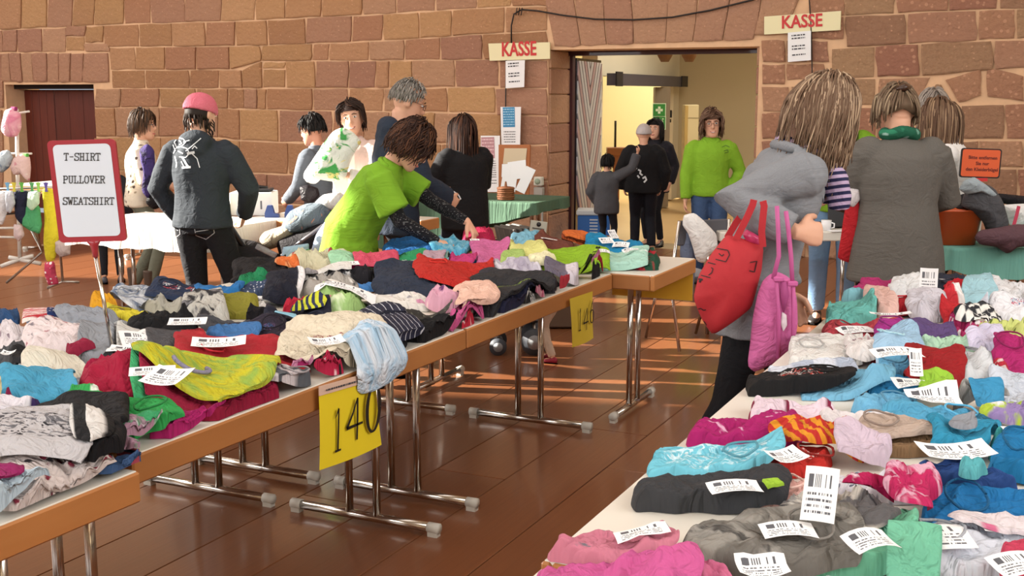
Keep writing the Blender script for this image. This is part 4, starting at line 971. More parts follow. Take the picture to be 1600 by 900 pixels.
# mid left
G('L', (0, 484, 30, 505), .04, 'soft', C('2a4c78'), 'dark blue piece at the left border of the picture', 'trousers')
G('L', (50, 492, 170, 518), .04, 'soft', C('7f8ea4'), 'pale denim blue garment under the starred flag shirt', 'jeans')
G('L', (148, 474, 184, 490), .05, 'heap', C('d59a24'), 'mustard orange small top at the back edge', 't_shirt')
G('L', (174, 484, 225, 504), .04, 'soft', C('d6c93a'), 'lemon yellow flat top near the sign pole', 't_shirt')
G('L', (38, 480, 82, 500), .035, 'flat', C('e6dcd8', 'stripe', 'b3303a', sc=2.6, ang=85), 'red and white striped half of the flag-patterned cloth', 't_shirt')
G('L', (76, 479, 114, 498), .05, 'flat', C('1f2f5e', 'dots', 'f4f4f4', sc=2.4), 'navy cloth with white stars beside the red stripes', 't_shirt')
G('L', (100, 481, 176, 505), .05, 'heap', C('8f959f'), 'grey-blue crumpled shirt beside the starred cloth', 'shirt')
G('L', (178, 447, 262, 486), .04, 'soft', C('c9ced4', 'tie', '5a6a84'), 'whitish shirt with blue edges at the back edge', 'shirt')
G('L', (242, 445, 325, 471), .06, 'soft', C('232f48', 'print', 'e4e6ea', 'a33a44', sc=.8), 'navy sweater with a white emblem behind the black one', 'sweater')
G('L', (310, 446, 380, 462), .05, 'soft', C('2a6fae'), 'blue strip of cloth at the back edge by the dotted one', 'top')
G('L', (336, 452, 420, 476), .045, 'soft', C('e6e6e4'), 'white thin shirt behind the olive one', 'shirt', tags=((395, 470, .15, .07, 5, 20), (360, 463, .14, .05, 8, 6)))
G('L', (420, 440, 474, 478), .055, 'heap', C('1a1d2b', 'halves', 'e9e9ec', sc=3.), 'navy crumpled shirt with a white strip', 'shirt')
G('L', (225, 470, 300, 492), .05, 'heap', C('a6a49a', 'camo', '3a3a3a', 'd2d0c8'), 'grey patterned top with wavy dark print', 'top')
G('L', (180, 494, 245, 515), .035, 'soft', C('a9adb0'), 'light grey long garment near the sign pole', 'trousers')
G('L', (310, 468, 393, 496), .055, 'soft', C('84802f'), 'olive green sweater with ribbed edge', 'sweater')
G('L', (285, 478, 352, 508), .045, 'heap', C('b9b8b2', 'camo', '2e2e33', '77767a'), 'black and white patterned blouse beside the olive sweater', 'blouse')
G('L', (388, 473, 428, 500), .08, 'soft', C('151318'), 'round black woollen hat-like bundle', 'hat')
G('L', (205, 482, 308, 522), .055, 'heap', C('17171a'), 'black crumpled sweater with a white tag', 'sweater', tags=((293, 503, .13, .07, 8, 10),))
G('L', (318, 490, 425, 520), .05, 'soft', C('4a4b50'), 'dark grey sweater behind the blue denim piece', 'sweater')
G('L', (420, 470, 512, 526), .06, 'soft', C('1e2233'), 'dark navy hooded sweater in the middle', 'hoodie')
G('L', (455, 466, 500, 482), .05, 'heap', C('2c3350', 'stripe', 'c9cf3a', sc=2.6), 'navy cuff with yellow and white lines', 'jacket')
G('L', (360, 496, 450, 534), .05, 'soft', C('2a2433', 'print', '7a5a8a', '3a5a8a', sc=.6), 'blackish purple sweater with a blue patch', 'sweater')
G('L', (430, 486, 462, 508), .07, 'flat', C('8fc4dc'), 'small light blue flap lying on the navy hooded sweater', 'collar_piece')
G('L', (325, 508, 404, 534), .06, 'soft', C('3f6fa6'), 'blue denim folded trousers behind the red sweater', 'jeans')
G('L', (428, 514, 462, 536), .05, 'soft', C('9fc3d8'), 'pale blue small piece beside the cream top', 'top')
G('L', (0, 502, 92, 545), .06, 'heap', C('d5cdd2', 'floral', '8a7a86', 'a8a4b0', sc=1.6), 'whitish blouse with fine grey speckles at the left', 'blouse')
G('L', (120, 504, 180, 526), .05, 'soft', C('c3d67c'), 'pale lime green smooth top by the sign pole', 't_shirt')
G('L', (175, 506, 262, 545), .045, 'soft', C('8e8f93'), 'wide mid-grey garment right of the sign pole', 'sweater')
G('L', (45, 524, 125, 558), .055, 'heap', C('ddd0d2', 'floral', 'a86a74', '8a8088', sc=1.4), 'white blouse with fine red speckles', 'blouse')
G('L', (70, 540, 130, 562), .04, 'heap', C('d4d3d6'), 'light grey crumpled lining beside the grey roll', 'top')
G('L', (118, 518, 168, 562), .065, 'soft', C('8f949c'), 'grey rounded bundle left of the sign pole', 'sweater')
G('L', (160, 540, 222, 566), .04, 'soft', C('2c2c30'), 'dark piece beside the foot of the sign pole', 'top')
G('L', (190, 516, 280, 550), .03, 'flat', C('c9c9c6'), 'pale shirt almost hidden under white paper sheets', 'shirt', tags=((222, 532, .14, .10, 25, 18), (252, 528, .14, .09, -10, 12), (205, 548, .14, .08, 5, 8)))
G('L', (232, 515, 312, 566), .055, 'soft', C('4a4a4e', 'halves', 'b3323a', sc=1.), 'grey and red garment with black rim in front of the black sweater', 'jacket')
G('L', (0, 536, 42, 584), .055, 'heap', C('4f5054'), 'mid-grey crumpled garment at the left border', 'top', tags=((13, 553, .04, .03, 0, 10),))
G('L', (20, 545, 82, 580), .06, 'soft', C('222226'), 'blackish smooth folded sleeve at the left', 'sweater')
G('L', (98, 548, 136, 562), .05, 'heap', C('8c1f3c'), 'tiny wine red piece poking out between grey ones', 'top')
G('L', (42, 556, 142, 602), .05, 'soft', C('dad5c6'), 'off-white top spread out flat left of the crimson pieces', 't_shirt')
G('L', (0, 574, 42, 606), .055, 'soft', C('d6c99c'), 'pale cream yellow garment at the left border', 'top')
G('L', (0, 596, 30, 612), .05, 'heap', C('7c1d44'), 'maroon piece at the left border', 'top')
G('L', (0, 606, 60, 640), .04, 'soft', C('dcd8e0', 'halves', '3a2a5a', sc=2.), 'white garment with a violet corner at the left border', 'top')
G('L', (100, 590, 160, 615), .045, 'soft', C('c9ccd4'), 'pale grey sleeve beside the teal ribbon', 'top')
G('L', (140, 562, 190, 594), .06, 'heap', C('a31b40'), 'dark crimson small bundle beside the teal top', 'top')
G('L', (198, 557, 285, 588), .05, 'heap', C('3f9a9c'), 'teal green top behind the yellow-green one', 'top')
G('L', (150, 574, 210, 602), .045, 'heap', C('58b0ac'), 'pale teal crumpled sleeve', 'top')
G('L', (186, 560, 236, 600), .06, 'heap', C('3c928f'), 'dark teal bundle right of the crimson small one', 'top')
G('L', (128, 590, 222, 626), .055, 'heap', C('9c1838'), 'crimson crumpled trousers beside the green shirt', 'trousers')
G('L', (14, 594, 112, 642), .06, 'soft', C('4a9cc0'), 'sky blue top lying behind the printed black sweater', 't_shirt')
G('L', (205, 588, 240, 610), .06, 'soft', C('3fa46c'), 'small mint green cuff beside the yellow-green top', 'top')
G('L', (286, 530, 468, 590), .085, 'fold', C('b02a34', 'heather', '8f1f28'), 'large raspberry red knitted sweater folded high', 'sweater', tags=((342, 536, .17, .075, 10, 12),), collar=None)
G('L', (232, 600, 420, 652), .05, 'fold', C('8f1638'), 'crimson folded trousers under the yellow-green top', 'trousers')
G('L', (262, 630, 425, 662), .035, 'fold', C('b0246c'), 'magenta lowest layer under the crimson trousers', 't_shirt')
G('L', (408, 566, 482, 612), .065, 'fold', C('cfc9ce', 'stripe', '5a5f66', sc=.5, ang=20), 'rolled whitish shirt with grey bands beside the red sweater', 'shirt')
G('L', (233, 556, 425, 562, 402, 640, 218, 606), .055, 'fold', C('c4bd26', 'tie', '8fae4a'), 'yellow-green tie-dyed top with a pink brand patch', 't_shirt', tags=((262, 590, .11, .09, -20, 15), (238, 580, .12, .06, 15, 10)), collar=(300, 574, .05, .04, 0, C('8a86a0')))
G('L', (100, 602, 150, 640), .09, 'heap', C('2f9a4c', 'halves', 'dfe8e0', sc=1.4), 'green and white rolled collar beside the green shirt', 'top')
G('L', (130, 606, 274, 655), .06, 'soft', C('33a052'), 'bright green shirt in front of the crimson trousers', 't_shirt')
G('L', (185, 664, 294, 708), .04, 'fold', C('3d5a86', 'halves', 'a84a5c', sc=4), 'folded blue garment with red flowers at the table joint', 't_shirt')
G('L', (172, 636, 272, 692), .065, 'heap', C('b08aa0', 'camo', '3fa06a', 'e2dfe4'), 'pastel crumpled garment with pink green and white patches', 'top')
G('L', (455, 512, 552, 540), .05, 'heap', C('c7b7b4'), 'mauve beige bundle beside the pin-striped sweater', 'top')
G('L', (508, 510, 545, 532), .075, 'heap', C('c8456c'), 'small pink crumpled piece behind the cream top', 'top')
G('L', (528, 512, 625, 552), .05, 'soft', C('141419'), 'black garment under the pin-striped sweater', 'sweater')
G('L', (535, 488, 612, 478, 662, 522, 612, 552), .06, 'fold', C('23263a', 'pin', 'c9ccd6', sc=1.9, ang=0), 'navy sweater with white pin stripes folded at an angle', 'sweater')
G('L', (500, 574, 572, 600), .045, 'heap', C('b8244a', 'floral', 'f0c8d0', '26262a', sc=1.2), 'raspberry garment with white flowers at the table edge', 'leggings')
G('L', (462, 570, 530, 600), .05, 'heap', C('cf8ab0', 'halves', 'b03070', sc=2.), 'pink layered garment under the cream top', 't_shirt')
G('L', (440, 520, 600, 584), .075, 'heap', C('d9cfba', 'print', '8a3a4a', 'b09a7a', sc=.8), 'cream crumpled top with red lettering-like embroidery', 'top', tags=((510, 535, .11, .06, 25, 12),))
G('L', (540, 528, 642, 588), .075, 'heap', C('d4dde8', 'tie', '9cc0dc'), 'white and pale blue top hanging over the table edge', 'top', over=True)
G('L', (0, 722, 178, 792), .04, 'soft', C('cfc4c2', 'floral', '7c2a3c', '3a3438', sc=1.6), 'white blouse with dark red and black floral print at the near corner', 'blouse')
G('L', (-20, 735, 90, 790), .05, 'soft', C('bcd2e2'), 'pale blue garment at the bottom left border', 'top')
G('L', (-30, 760, 34, 800), .05, 'soft', C('8c1f5c'), 'dark magenta piece at the bottom left border', 'top')
G('L', (-60, 632, 186, 742), .14, 'fold', C('17171b'), 'big black sweater with a grey printed panel, bottom of the pair', 'sweater')
G('L', (-40, 636, 130, 712), .02, 'flat', C('b8b6ba', 'print', '2a2a30', '6a6a70', sc=1.5), 'grey printed panel of black line drawings lying uppermost at the left', 't_shirt')
G('L', (112, 640, 158, 706), .03, 'heap', C('d8d6d4', 'stripe', '19191c', sc=.9), 'white and black rolled trim beside the printed panel', 'top')

# ---- right table, far end first
G('R', (1318, 440, 1404, 466), .06, 'soft', C('a83068'), 'dark pink jumper at the far left corner of the right table', 'jumper')
G('R', (1430, 434, 1512, 466), .08, 'soft', C('2a2e3c'), 'slate dark bundle at the far end of the right table', 'jacket', tags=((1451, 440, .07, .11, -20, 70),))
G('R', (1394, 434, 1442, 462), .08, 'heap', C('dcdfe2'), 'white crumpled shirt at the far end beside the dark bundle', 'shirt')
G('R', (1480, 446, 1556, 470), .06, 'heap', C('b81f2c'), 'bright red twisted shirt at the far end', 'shirt', tags=((1495, 456, .16, .06, 25, 10),))
G('R', (1545, 450, 1640, 480), .05, 'heap', C('d9dade'), 'white layered tops at the far right corner', 'top')
G('R', (1542, 456, 1578, 476), .07, 'soft', C('67a83c'), 'leaf green small bundle at the far right', 'top')
G('R', (1500, 444, 1552, 458), .05, 'soft', C('9cc4d0'), 'pale blue edge of a garment beside the red shirt', 'top')
G('R', (1308, 452, 1376, 474), .045, 'heap', C('7fb8c4'), 'pale turquoise shirt behind the peach ruffle', 'shirt')
G('R', (1388, 458, 1446, 476), .055, 'soft', C('ac2030'), 'dark red jumper beside the peach ruffle', 'jumper')
G('R', (1438, 452, 1492, 478), .06, 'heap', C('c4303a', 'halves', 'e8e4e4', sc=2.), 'red folded shirt with a white lining showing', 'shirt')
G('R', (1460, 470, 1502, 488), .055, 'heap', C('b8356c', 'dots', 'f0e8ec', sc=1.2), 'raspberry pink dotted top', 'top')
G('R', (1388, 472, 1446, 494), .05, 'soft', C('b02430'), 'deep red long sleeve in the third line', 'shirt')
G('R', (1360, 454, 1398, 488), .07, 'heap', C('e0b9b0'), 'peach pink ruffled skirt', 'skirt')
G('R', (1283, 468, 1372, 506), .055, 'soft', C('6cb8b0'), 'turquoise green shirt near the hanging hand', 'shirt')
G('R', (1548, 470, 1640, 500), .05, 'soft', C('dfe0e6', 'print', '1f6f9c', 'b83a5a', sc=.4), 'white top with a small blue print at the right border', 'top')
G('R', (1494, 466, 1546, 492), .06, 'soft', C('ccd2de'), 'pale lilac white folded top', 'top')
G('R', (1422, 475, 1478, 504), .055, 'heap', C('c9c6d0'), 'pale grey lilac gathered blouse', 'blouse')
G('R', (1552, 494, 1640, 516), .05, 'soft', C('a88a70', 'camo', '8a6a52', 'b89c80'), 'tan knitted garment at the right border', 'sweater')
G('R', (1466, 488, 1520, 510), .05, 'soft', C('b8262e'), 'red top under the chequered scarf', 'top')
G('R', (1490, 482, 1562, 520), .06, 'heap', C('e6e6e2', 'check', '32343a', sc=.9, ang=30), 'black and white chequered scarf laid diagonally', 'scarf')
G('R', (1364, 488, 1432, 508), .045, 'soft', C('b8303a'), 'brick red shirt behind the coral one', 'shirt', tags=((1392, 492, .16, .03, 5, 5),))
G('R', (1282, 504, 1424, 532), .035, 'soft', C('bd4854'), 'wide coral red shirt spread at the aisle edge', 't_shirt', tags=((1338, 515, .13, .07, 15, 8),))
G('R', (1370, 496, 1452, 524), .055, 'soft', C('a8358c'), 'magenta violet folded shirt on the coral one', 't_shirt')
G('R', (1424, 506, 1496, 534), .045, 'soft', C('5c4878'), 'purple folded shirt beside the magenta violet one', 't_shirt')
G('R', (1506, 504, 1640, 538), .05, 'heap', C('c3cc7c', 'dots', '5c7030', sc=1.4), 'yellow-green garment with small dark dots', 'top')
G('R', (1438, 518, 1534, 554), .05, 'heap', C('b2d6bc'), 'pale mint green blouse in the middle of the right table', 'blouse')
G('R', (1518, 524, 1572, 552), .05, 'soft', C('cdc8e0'), 'lilac white bundle right of the mint blouse', 'top')
G('R', (1352, 522, 1412, 542), .035, 'heap', C('b8323c', 'halves', 'e6e0e0', sc=2.), 'red piece with white edge behind the tagged pale blue one', 'top')
G('R', (1560, 528, 1650, 564), .065, 'soft', C('1a6a9c'), 'strong blue bundle at the right border, upper', 'top')
G('R', (1545, 540, 1650, 590), .05, 'soft', C('a82468'), 'magenta shirt at the right border', 't_shirt')
G('R', (1512, 544, 1566, 574), .06, 'heap', C('b83040', 'stripe', 'e4c8c8', sc=1.6, ang=80), 'red top with white lines beside the magenta shirt', 'top')
G('R', (1236, 528, 1345, 572), .035, 'fold', C('dcdbd8'), 'white wide folded shirt at the aisle edge', 't_shirt')
G('R', (1318, 530, 1380, 562), .05, 'heap', C('d9d5d4', 'floral', '8a7078', 'b89aa0', sc=1.6), 'white lace-like top beside the white folded shirt', 'top')
G('R', (1370, 524, 1440, 574), .05, 'soft', C('9cc0dc'), 'pale blue shirt with a paper label', 'shirt', tags=((1402, 549, .15, .07, 5, 10),))
G('R', (1478, 560, 1545, 592), .05, 'heap', C('c9cdd2', 'halves', '25262a', sc=3.), 'white garment with black piping', 'top', tags=((1520, 556, .06, .05, 20, 10),))
G('R', (1332, 555, 1414, 594), .055, 'heap', C('2f86bc'), 'azure blue twisted top beside the dark red one', 'top')
G('R', (1380, 565, 1430, 590), .045, 'soft', C('6aaed6'), 'sky blue piece between the azure and the dark red one', 'top')
G('R', (1413, 544, 1500, 600), .07, 'soft', C('94191f'), 'dark red cardigan standing up in the middle', 'cardigan', tags=((1431, 567, .035, .13, -15, 25),))
G('R', (1200, 556, 1340, 586), .05, 'fold', C('cdd3df', 'stripe', 'aab4c6', sc=.4), 'whitish blue stack of folded shirts above the black one', 'shirt')
G('R', (1255, 586, 1395, 622), .03, 'flat', C('74b0d0'), 'long pale blue sleeve running out from under the black shirt', 't_shirt')
G('R', (1172, 574, 1334, 613), .05, 'fold', C('18181a', 'print', 'd8d8d8', 'b83a30', sc=.8), 'folded black shirt with a white and red print', 't_shirt')
G('R', (1330, 578, 1432, 622), .045, 'soft', C('6fb0d4'), 'light blue top right of the black printed shirt', 't_shirt', tags=((1428, 598, .12, .05, 10, 8),))
G('R', (1545, 580, 1660, 648), .045, 'soft', C('c3cbd8'), 'pale grey-blue wide garment at the right border', 'top')
G('R', (1485, 572, 1568, 626), .06, 'heap', C('a5a3a0', 'tie', '8a8886'), 'grey soft bundle with rolled hood', 'hoodie')
G('R', (1432, 582, 1494, 614), .065, 'heap', C('96c440'), 'lime green crumpled top in the middle', 'top')
G('R', (1366, 604, 1548, 650), .06, 'soft', C('55a0c4'), 'sky blue large jumper with a printed card on it', 'jumper', tags=((1458, 621, .14, .10, -8, 8),))
G('R', (1520, 604, 1565, 640), .04, 'soft', C('3a8cb8'), 'deeper blue sleeve end right of the sky blue jumper', 'jumper')
G('R', (1166, 630, 1300, 662), .04, 'soft', C('dcc9d6', 'pin', '7c2040', sc=.5, ang=0), 'pale pink shirt with dark red lines at the aisle edge', 't_shirt')
G('R', (1530, 640, 1650, 668), .04, 'heap', C('8f7cae', 'camo', 'a8c040', 'dcd8e0'), 'violet lime and white patterned garment at the right border', 'top')
G('R', (1270, 636, 1400, 664), .045, 'soft', C('d8d2d4'), 'whitish pink garment behind the orange striped one', 't_shirt')
G('R', (1360, 664, 1470, 704), .045, 'fold', C('84684c'), 'taupe brown folded trousers', 'trousers')
G('R', (1340, 642, 1465, 690), .055, 'soft', C('b8a598'), 'beige pink soft jumper on the taupe trousers', 'jumper')
G('R', (1545, 664, 1660, 720), .05, 'soft', C('3f9a9c'), 'teal green shirt at the right border', 't_shirt', tags=((1592, 676, .06, .06, 10, 10),))
G('R', (1452, 656, 1552, 712), .06, 'soft', C('2f8cb0', 'halves', '1a1c22', sc=4.), 'turquoise jumper with a black neck band', 'jumper')
G('R', (1500, 650, 1535, 690), .075, 'heap', C('8c9098'), 'small grey bundle beside the turquoise jumper', 'sock')
G('R', (1078, 656, 1246, 698), .05, 'soft', C('a01d64', 'camo', 'a01d64', 'd9a8c4'), 'dark magenta shirt with pale print at the aisle edge', 't_shirt')
G('R', (1210, 684, 1300, 744), .045, 'soft', C('b52a24', 'print', 'e8e0dc', 'e8e0dc', sc=.4), 'orange-red shirt under the striped leggings', 't_shirt', tags=((1228, 714, .09, .06, 30, 12),))
G('R', (1222, 660, 1338, 712), .06, 'heap', C('d8902a', 'stripe', 'b8302a', sc=2.4, ang=25), 'orange yellow and red striped leggings', 'leggings')
G('R', (1306, 662, 1396, 706), .055, 'soft', C('cbb9c9'), 'lilac pink top beside the striped leggings', 't_shirt')
G('R', (1012, 686, 1214, 738), .045, 'fold', C('6fbfd4', 'print', 'cfe6ee', 'a8d6e4', sc=1.2), 'aqua blue shirt with a pale print at the aisle edge', 't_shirt')
G('R', (1070, 728, 1150, 744), .02, 'flat', C('a82838'), 'dark red strip showing under the aqua shirt', 't_shirt')
G('R', (1282, 698, 1436, 762), .055, 'soft', C('d2d0d8', 'dots', '6a7080', sc=1.), 'white blouse with small dark dots', 'blouse')
G('R', (1196, 744, 1300, 800), .045, 'soft', C('d6a8a0'), 'peach pink top under the standing paper tag', 't_shirt')
G('R', (1424, 696, 1560, 752), .055, 'soft', C('2a4a86', 'halves', '2a4a86'), 'royal blue sweater with a printed card on it', 'sweater', tags=((1492, 707, .16, .075, 8, 10),))
G('R', (1560, 700, 1680, 760), .05, 'soft', C('1f76ac'), 'strong blue shirt behind the large blue sweater', 't_shirt')
G('R', (1436, 736, 1680, 810), .07, 'soft', C('1b6ca6'), 'large deep blue sweater at the right border', 'sweater')
G('R', (1490, 728, 1545, 756), .075, 'heap', C('58a8b0', 'halves', '2a4a86', sc=2.), 'small teal rolled cuff on the royal blue sweater', 'top')
G('R', (992, 732, 1230, 802), .06, 'soft', C('3a3b3e', 'halves', '35363a'), 'charcoal shirt with green labels and a paper tag', 't_shirt', tags=((1148, 759, .11, .05, 8, 10),))
G('R', (1190, 738, 1216, 756), .07, 'flat', C('9cc43c'), 'upper lime green label patch of the charcoal shirt', 'label_patch')
G('R', (1162, 780, 1196, 798), .06, 'flat', C('9cc43c'), 'lower lime green label patch of the charcoal shirt', 'label_patch')
G('R', (1400, 808, 1640, 900), .05, 'soft', C('cdd2dd'), 'pale lavender white top at the bottom right', 't_shirt', tags=((1462, 874, .12, .09, 3, 4), (1575, 822, .11, .05, 3, 8)))
G('R', (1470, 796, 1620, 822), .05, 'soft', C('d6cdd2', 'floral', 'c86a8c', 'd8c24a', sc=.7), 'white cloth with sparse pink and yellow flowers', 'blouse')
G('R', (1174, 820, 1432, 900), .05, 'fold', C('72bc9c'), 'mint green shirt under the grey ones at the front', 't_shirt')
G('R', (1228, 778, 1392, 850), .07, 'heap', C('5e5c5e', 'camo', 'bdb8b0', '2a2a30', sc=.8), 'grey black and beige patterned crumpled shirt', 'shirt')
G('R', (1310, 752, 1402, 790), .06, 'heap', C('b01d54', 'camo', 'b01d54', 'e6c8d4', sc=1.4), 'magenta and white small piece joined to the ruffled one', 'scarf')
G('R', (1372, 734, 1472, 826), .10, 'heap', C('b8245c', 'camo', 'd9a6bc', 'a01d4c', sc=1.3), 'magenta and pale pink ruffled scarf standing high', 'scarf')
G('R', (1082, 792, 1342, 876), .075, 'soft', C('6e6b66', 'camo', '8f8c86', '4c4a48', sc=.8), 'large grey marbled sweatshirt with a white tag', 'sweatshirt', tags=((1232, 826, .10, .055, 3, 8),))
G('R', (1390, 816, 1470, 880), .03, 'flat', C('6fb89a'), 'mint green right part lying beside the lavender top', 't_shirt', tags=((1362, 840, .09, .06, 20, 12),))
price_tag(tag(C_ := empty('paper_tag', P(1280, 790, ZT+.08), 0), 'large white barcode tag standing upright between the grey shirts', 'tag'), HR, 1281, 772, .062, .105, -22, 55)
G('R', (1560, 850, 1660, 900), .07, 'soft', C('c0405c', 'halves', 'd6b8c0', sc=2.), 'rosy red garment in the bottom right corner', 'top', tags=((1590, 880, .09, .06, 20, 15),))
G('R', (870, 836, 1040, 880), .04, 'soft', C('c4788c', 'camo', 'c4788c', '77727e'), 'dusty pink shirt with a grey animal-like print area', 't_shirt', tags=((1002, 868, .10, .055, 5, 10),))
G('R', (1100, 884, 1262, 925), .04, 'soft', C('d49ab6', 'halves', 'e4d8de', sc=2.), 'pink garment with a white panel at the bottom edge', 't_shirt', tags=((1190, 893, .09, .05, 3, 8),))
G('R', (1010, 862, 1128, 905), .06, 'heap', C('c4688c'), 'rose pink ruffled sleeve at the bottom', 'top')
G('R', (826, 868, 1090, 950), .06, 'soft', C('c65a94'), 'bright rose pink long garment at the bottom edge of the picture', 'trousers')
G('R', (1260, 888, 1600, 960), .05, 'soft', C('d0ccd8'), 'whitish garment along the bottom edge of the picture', 't_shirt')
# ================================================================ PEOPLE
from mathutils.bvhtree import BVHTree
CRK = .28
SKIN = plain('skin', 'd7a489', .55, 0, .05, 12); SKIN2 = plain('skin_warm', 'c98f76', .55, 0, .05, 12)
EYEW = plain('eye_white', 'e6e2dc', .3); IRIS = plain('iris', '2e241e', .3); LIP = plain('lips', 'b0605c', .5); GLASSF = plain('spectacle_frame', '3a2226', .35)
def hairmat(c1, c2, rough=.6):
    key = ('hair', c1, c2)
    if key in MC: return MC[key]
    m, nt, b = newmat('hair'); a = N(nt, 'ShaderNodeAttribute'); a.attribute_name = 'strand'
    nt.links.new(ramp(nt, a.outputs['Fac'], [(.0, c1), (.55, c1), (1., c2)]), b.inputs['Base Color']); b.inputs['Roughness'].default_value = rough; b.inputs['Specular IOR Level'].default_value = .25
    MC[key] = m; return m
HEAD = [(-.116, .012, .072, .050), (-.108, .030, .084, .030), (-.095, .042, .089, .005), (-.078, .051, .089, -.022), (-.055, .059, .087, -.05), (-.03, .065, .086, -.072), (0, .069, .085, -.086), (.025, .071, .083, -.094), (.05, .071, .083, -.094), (.075, .063, .072, -.084), (.095, .046, .050, -.064), (.108, .026, .026, -.040), (.114, .008, .004, -.016)]
def head_mb(mb, Mh):
    rings = []
    for z, w_, f_, b_ in HEAD:
        cy, ry = (f_+b_)/2, (f_-b_)/2; r = []
        for k in range(24):
            t = 2*math.pi*k/24; x, y = w_*math.cos(t), cy+ry*math.sin(t)
            if y > cy and -.01 < z < .03: y -= .006*math.exp(-((abs(x)-.032)/.016)**2)
            r.append(Mh @ Vector((x, y, z)))
        rings.append(r)
    mb.rings(rings)
    mb.rings([[Mh @ Vector((a*r1, b+c_, z)) for a, b in ((-1, -.02), (-.5, .0), (0, .006), (.5, .0), (1, -.02), (0, -.03))] for z, r1, c_ in ((.022, .008, .090), (.0, .010, .098), (-.016, .015, .106), (-.028, .017, .104), (-.036, .012, .094))])
    for s in (-1, 1): mb.ell(Mh @ Vector((s*.073, -.012, -.006)), (.010, .020, .030), Mh.to_3x3(), 10, 8)
    mb.ell(Mh @ Vector((0, .083, -.062)), (.022, .010, .011), Mh.to_3x3(), 10, 6)
def face_parts(Mh, root, S, glasses=None, smile=False):
    R3 = Mh.to_3x3(); mm = MB()
    for s in (-1, 1):
        a = MB(); a.ell(Mh @ Vector((s*.031, .0735, .010)), (.0125, .008, .0075), R3, 10, 7); e = a.build('eye', EYEW, root)
        a = MB(); a.ell(Mh @ Vector((s*.031, .0805, .010)), (.0055, .003, .006), R3, 8, 6); a.build('iris', IRIS, e)
        a = MB(); a.tube([Mh @ Vector((s*x, y, z)) for x, y, z in ((.014, .086, .028), (.03, .086, .033), (.047, .076, .027))], [.003*S, .0035*S, .002*S], 6); a.build('eyebrow', plain('brow', '4a3428', .7), root)
    a = MB(); a.tube([Mh @ Vector(p) for p in ((-.024, .080, -.060+.006*smile), (-.01, .092, -.0635), (.01, .092, -.0635), (.024, .080, -.060+.006*smile))], [.003*S, .0065*S, .0065*S, .003*S], 8); a.build('mouth', LIP, root)
    if smile:
        a = MB(); a.tube([Mh @ Vector(p) for p in ((-.016, .0935, -.061), (0, .0985, -.0635), (.016, .0935, -.061))], .0028*S, 6); a.build('teeth', EYEW, root)
    if glasses:
        a = MB()
        for s in (-1, 1):
            pts = [Mh @ Vector((s*.033+.024*math.cos(t), .094-.004*abs(math.cos(t)), .006+.016*math.sin(t))) for t in [2*math.pi*k/16 for k in range(17)]]
            a.tube(pts, .0018*S*glasses[1], 5); a.tube([Mh @ Vector((s*.057, .090, .012)), Mh @ Vector((s*.078, .01, .010)), Mh @ Vector((s*.078, -.02, .0))], .0016*S*glasses[1], 5)
        a.tube([Mh @ Vector((-.009, .098, .010)), Mh @ Vector((.009, .098, .010))], .0018*S, 5)
        a.build('glasses', glasses[0], root)
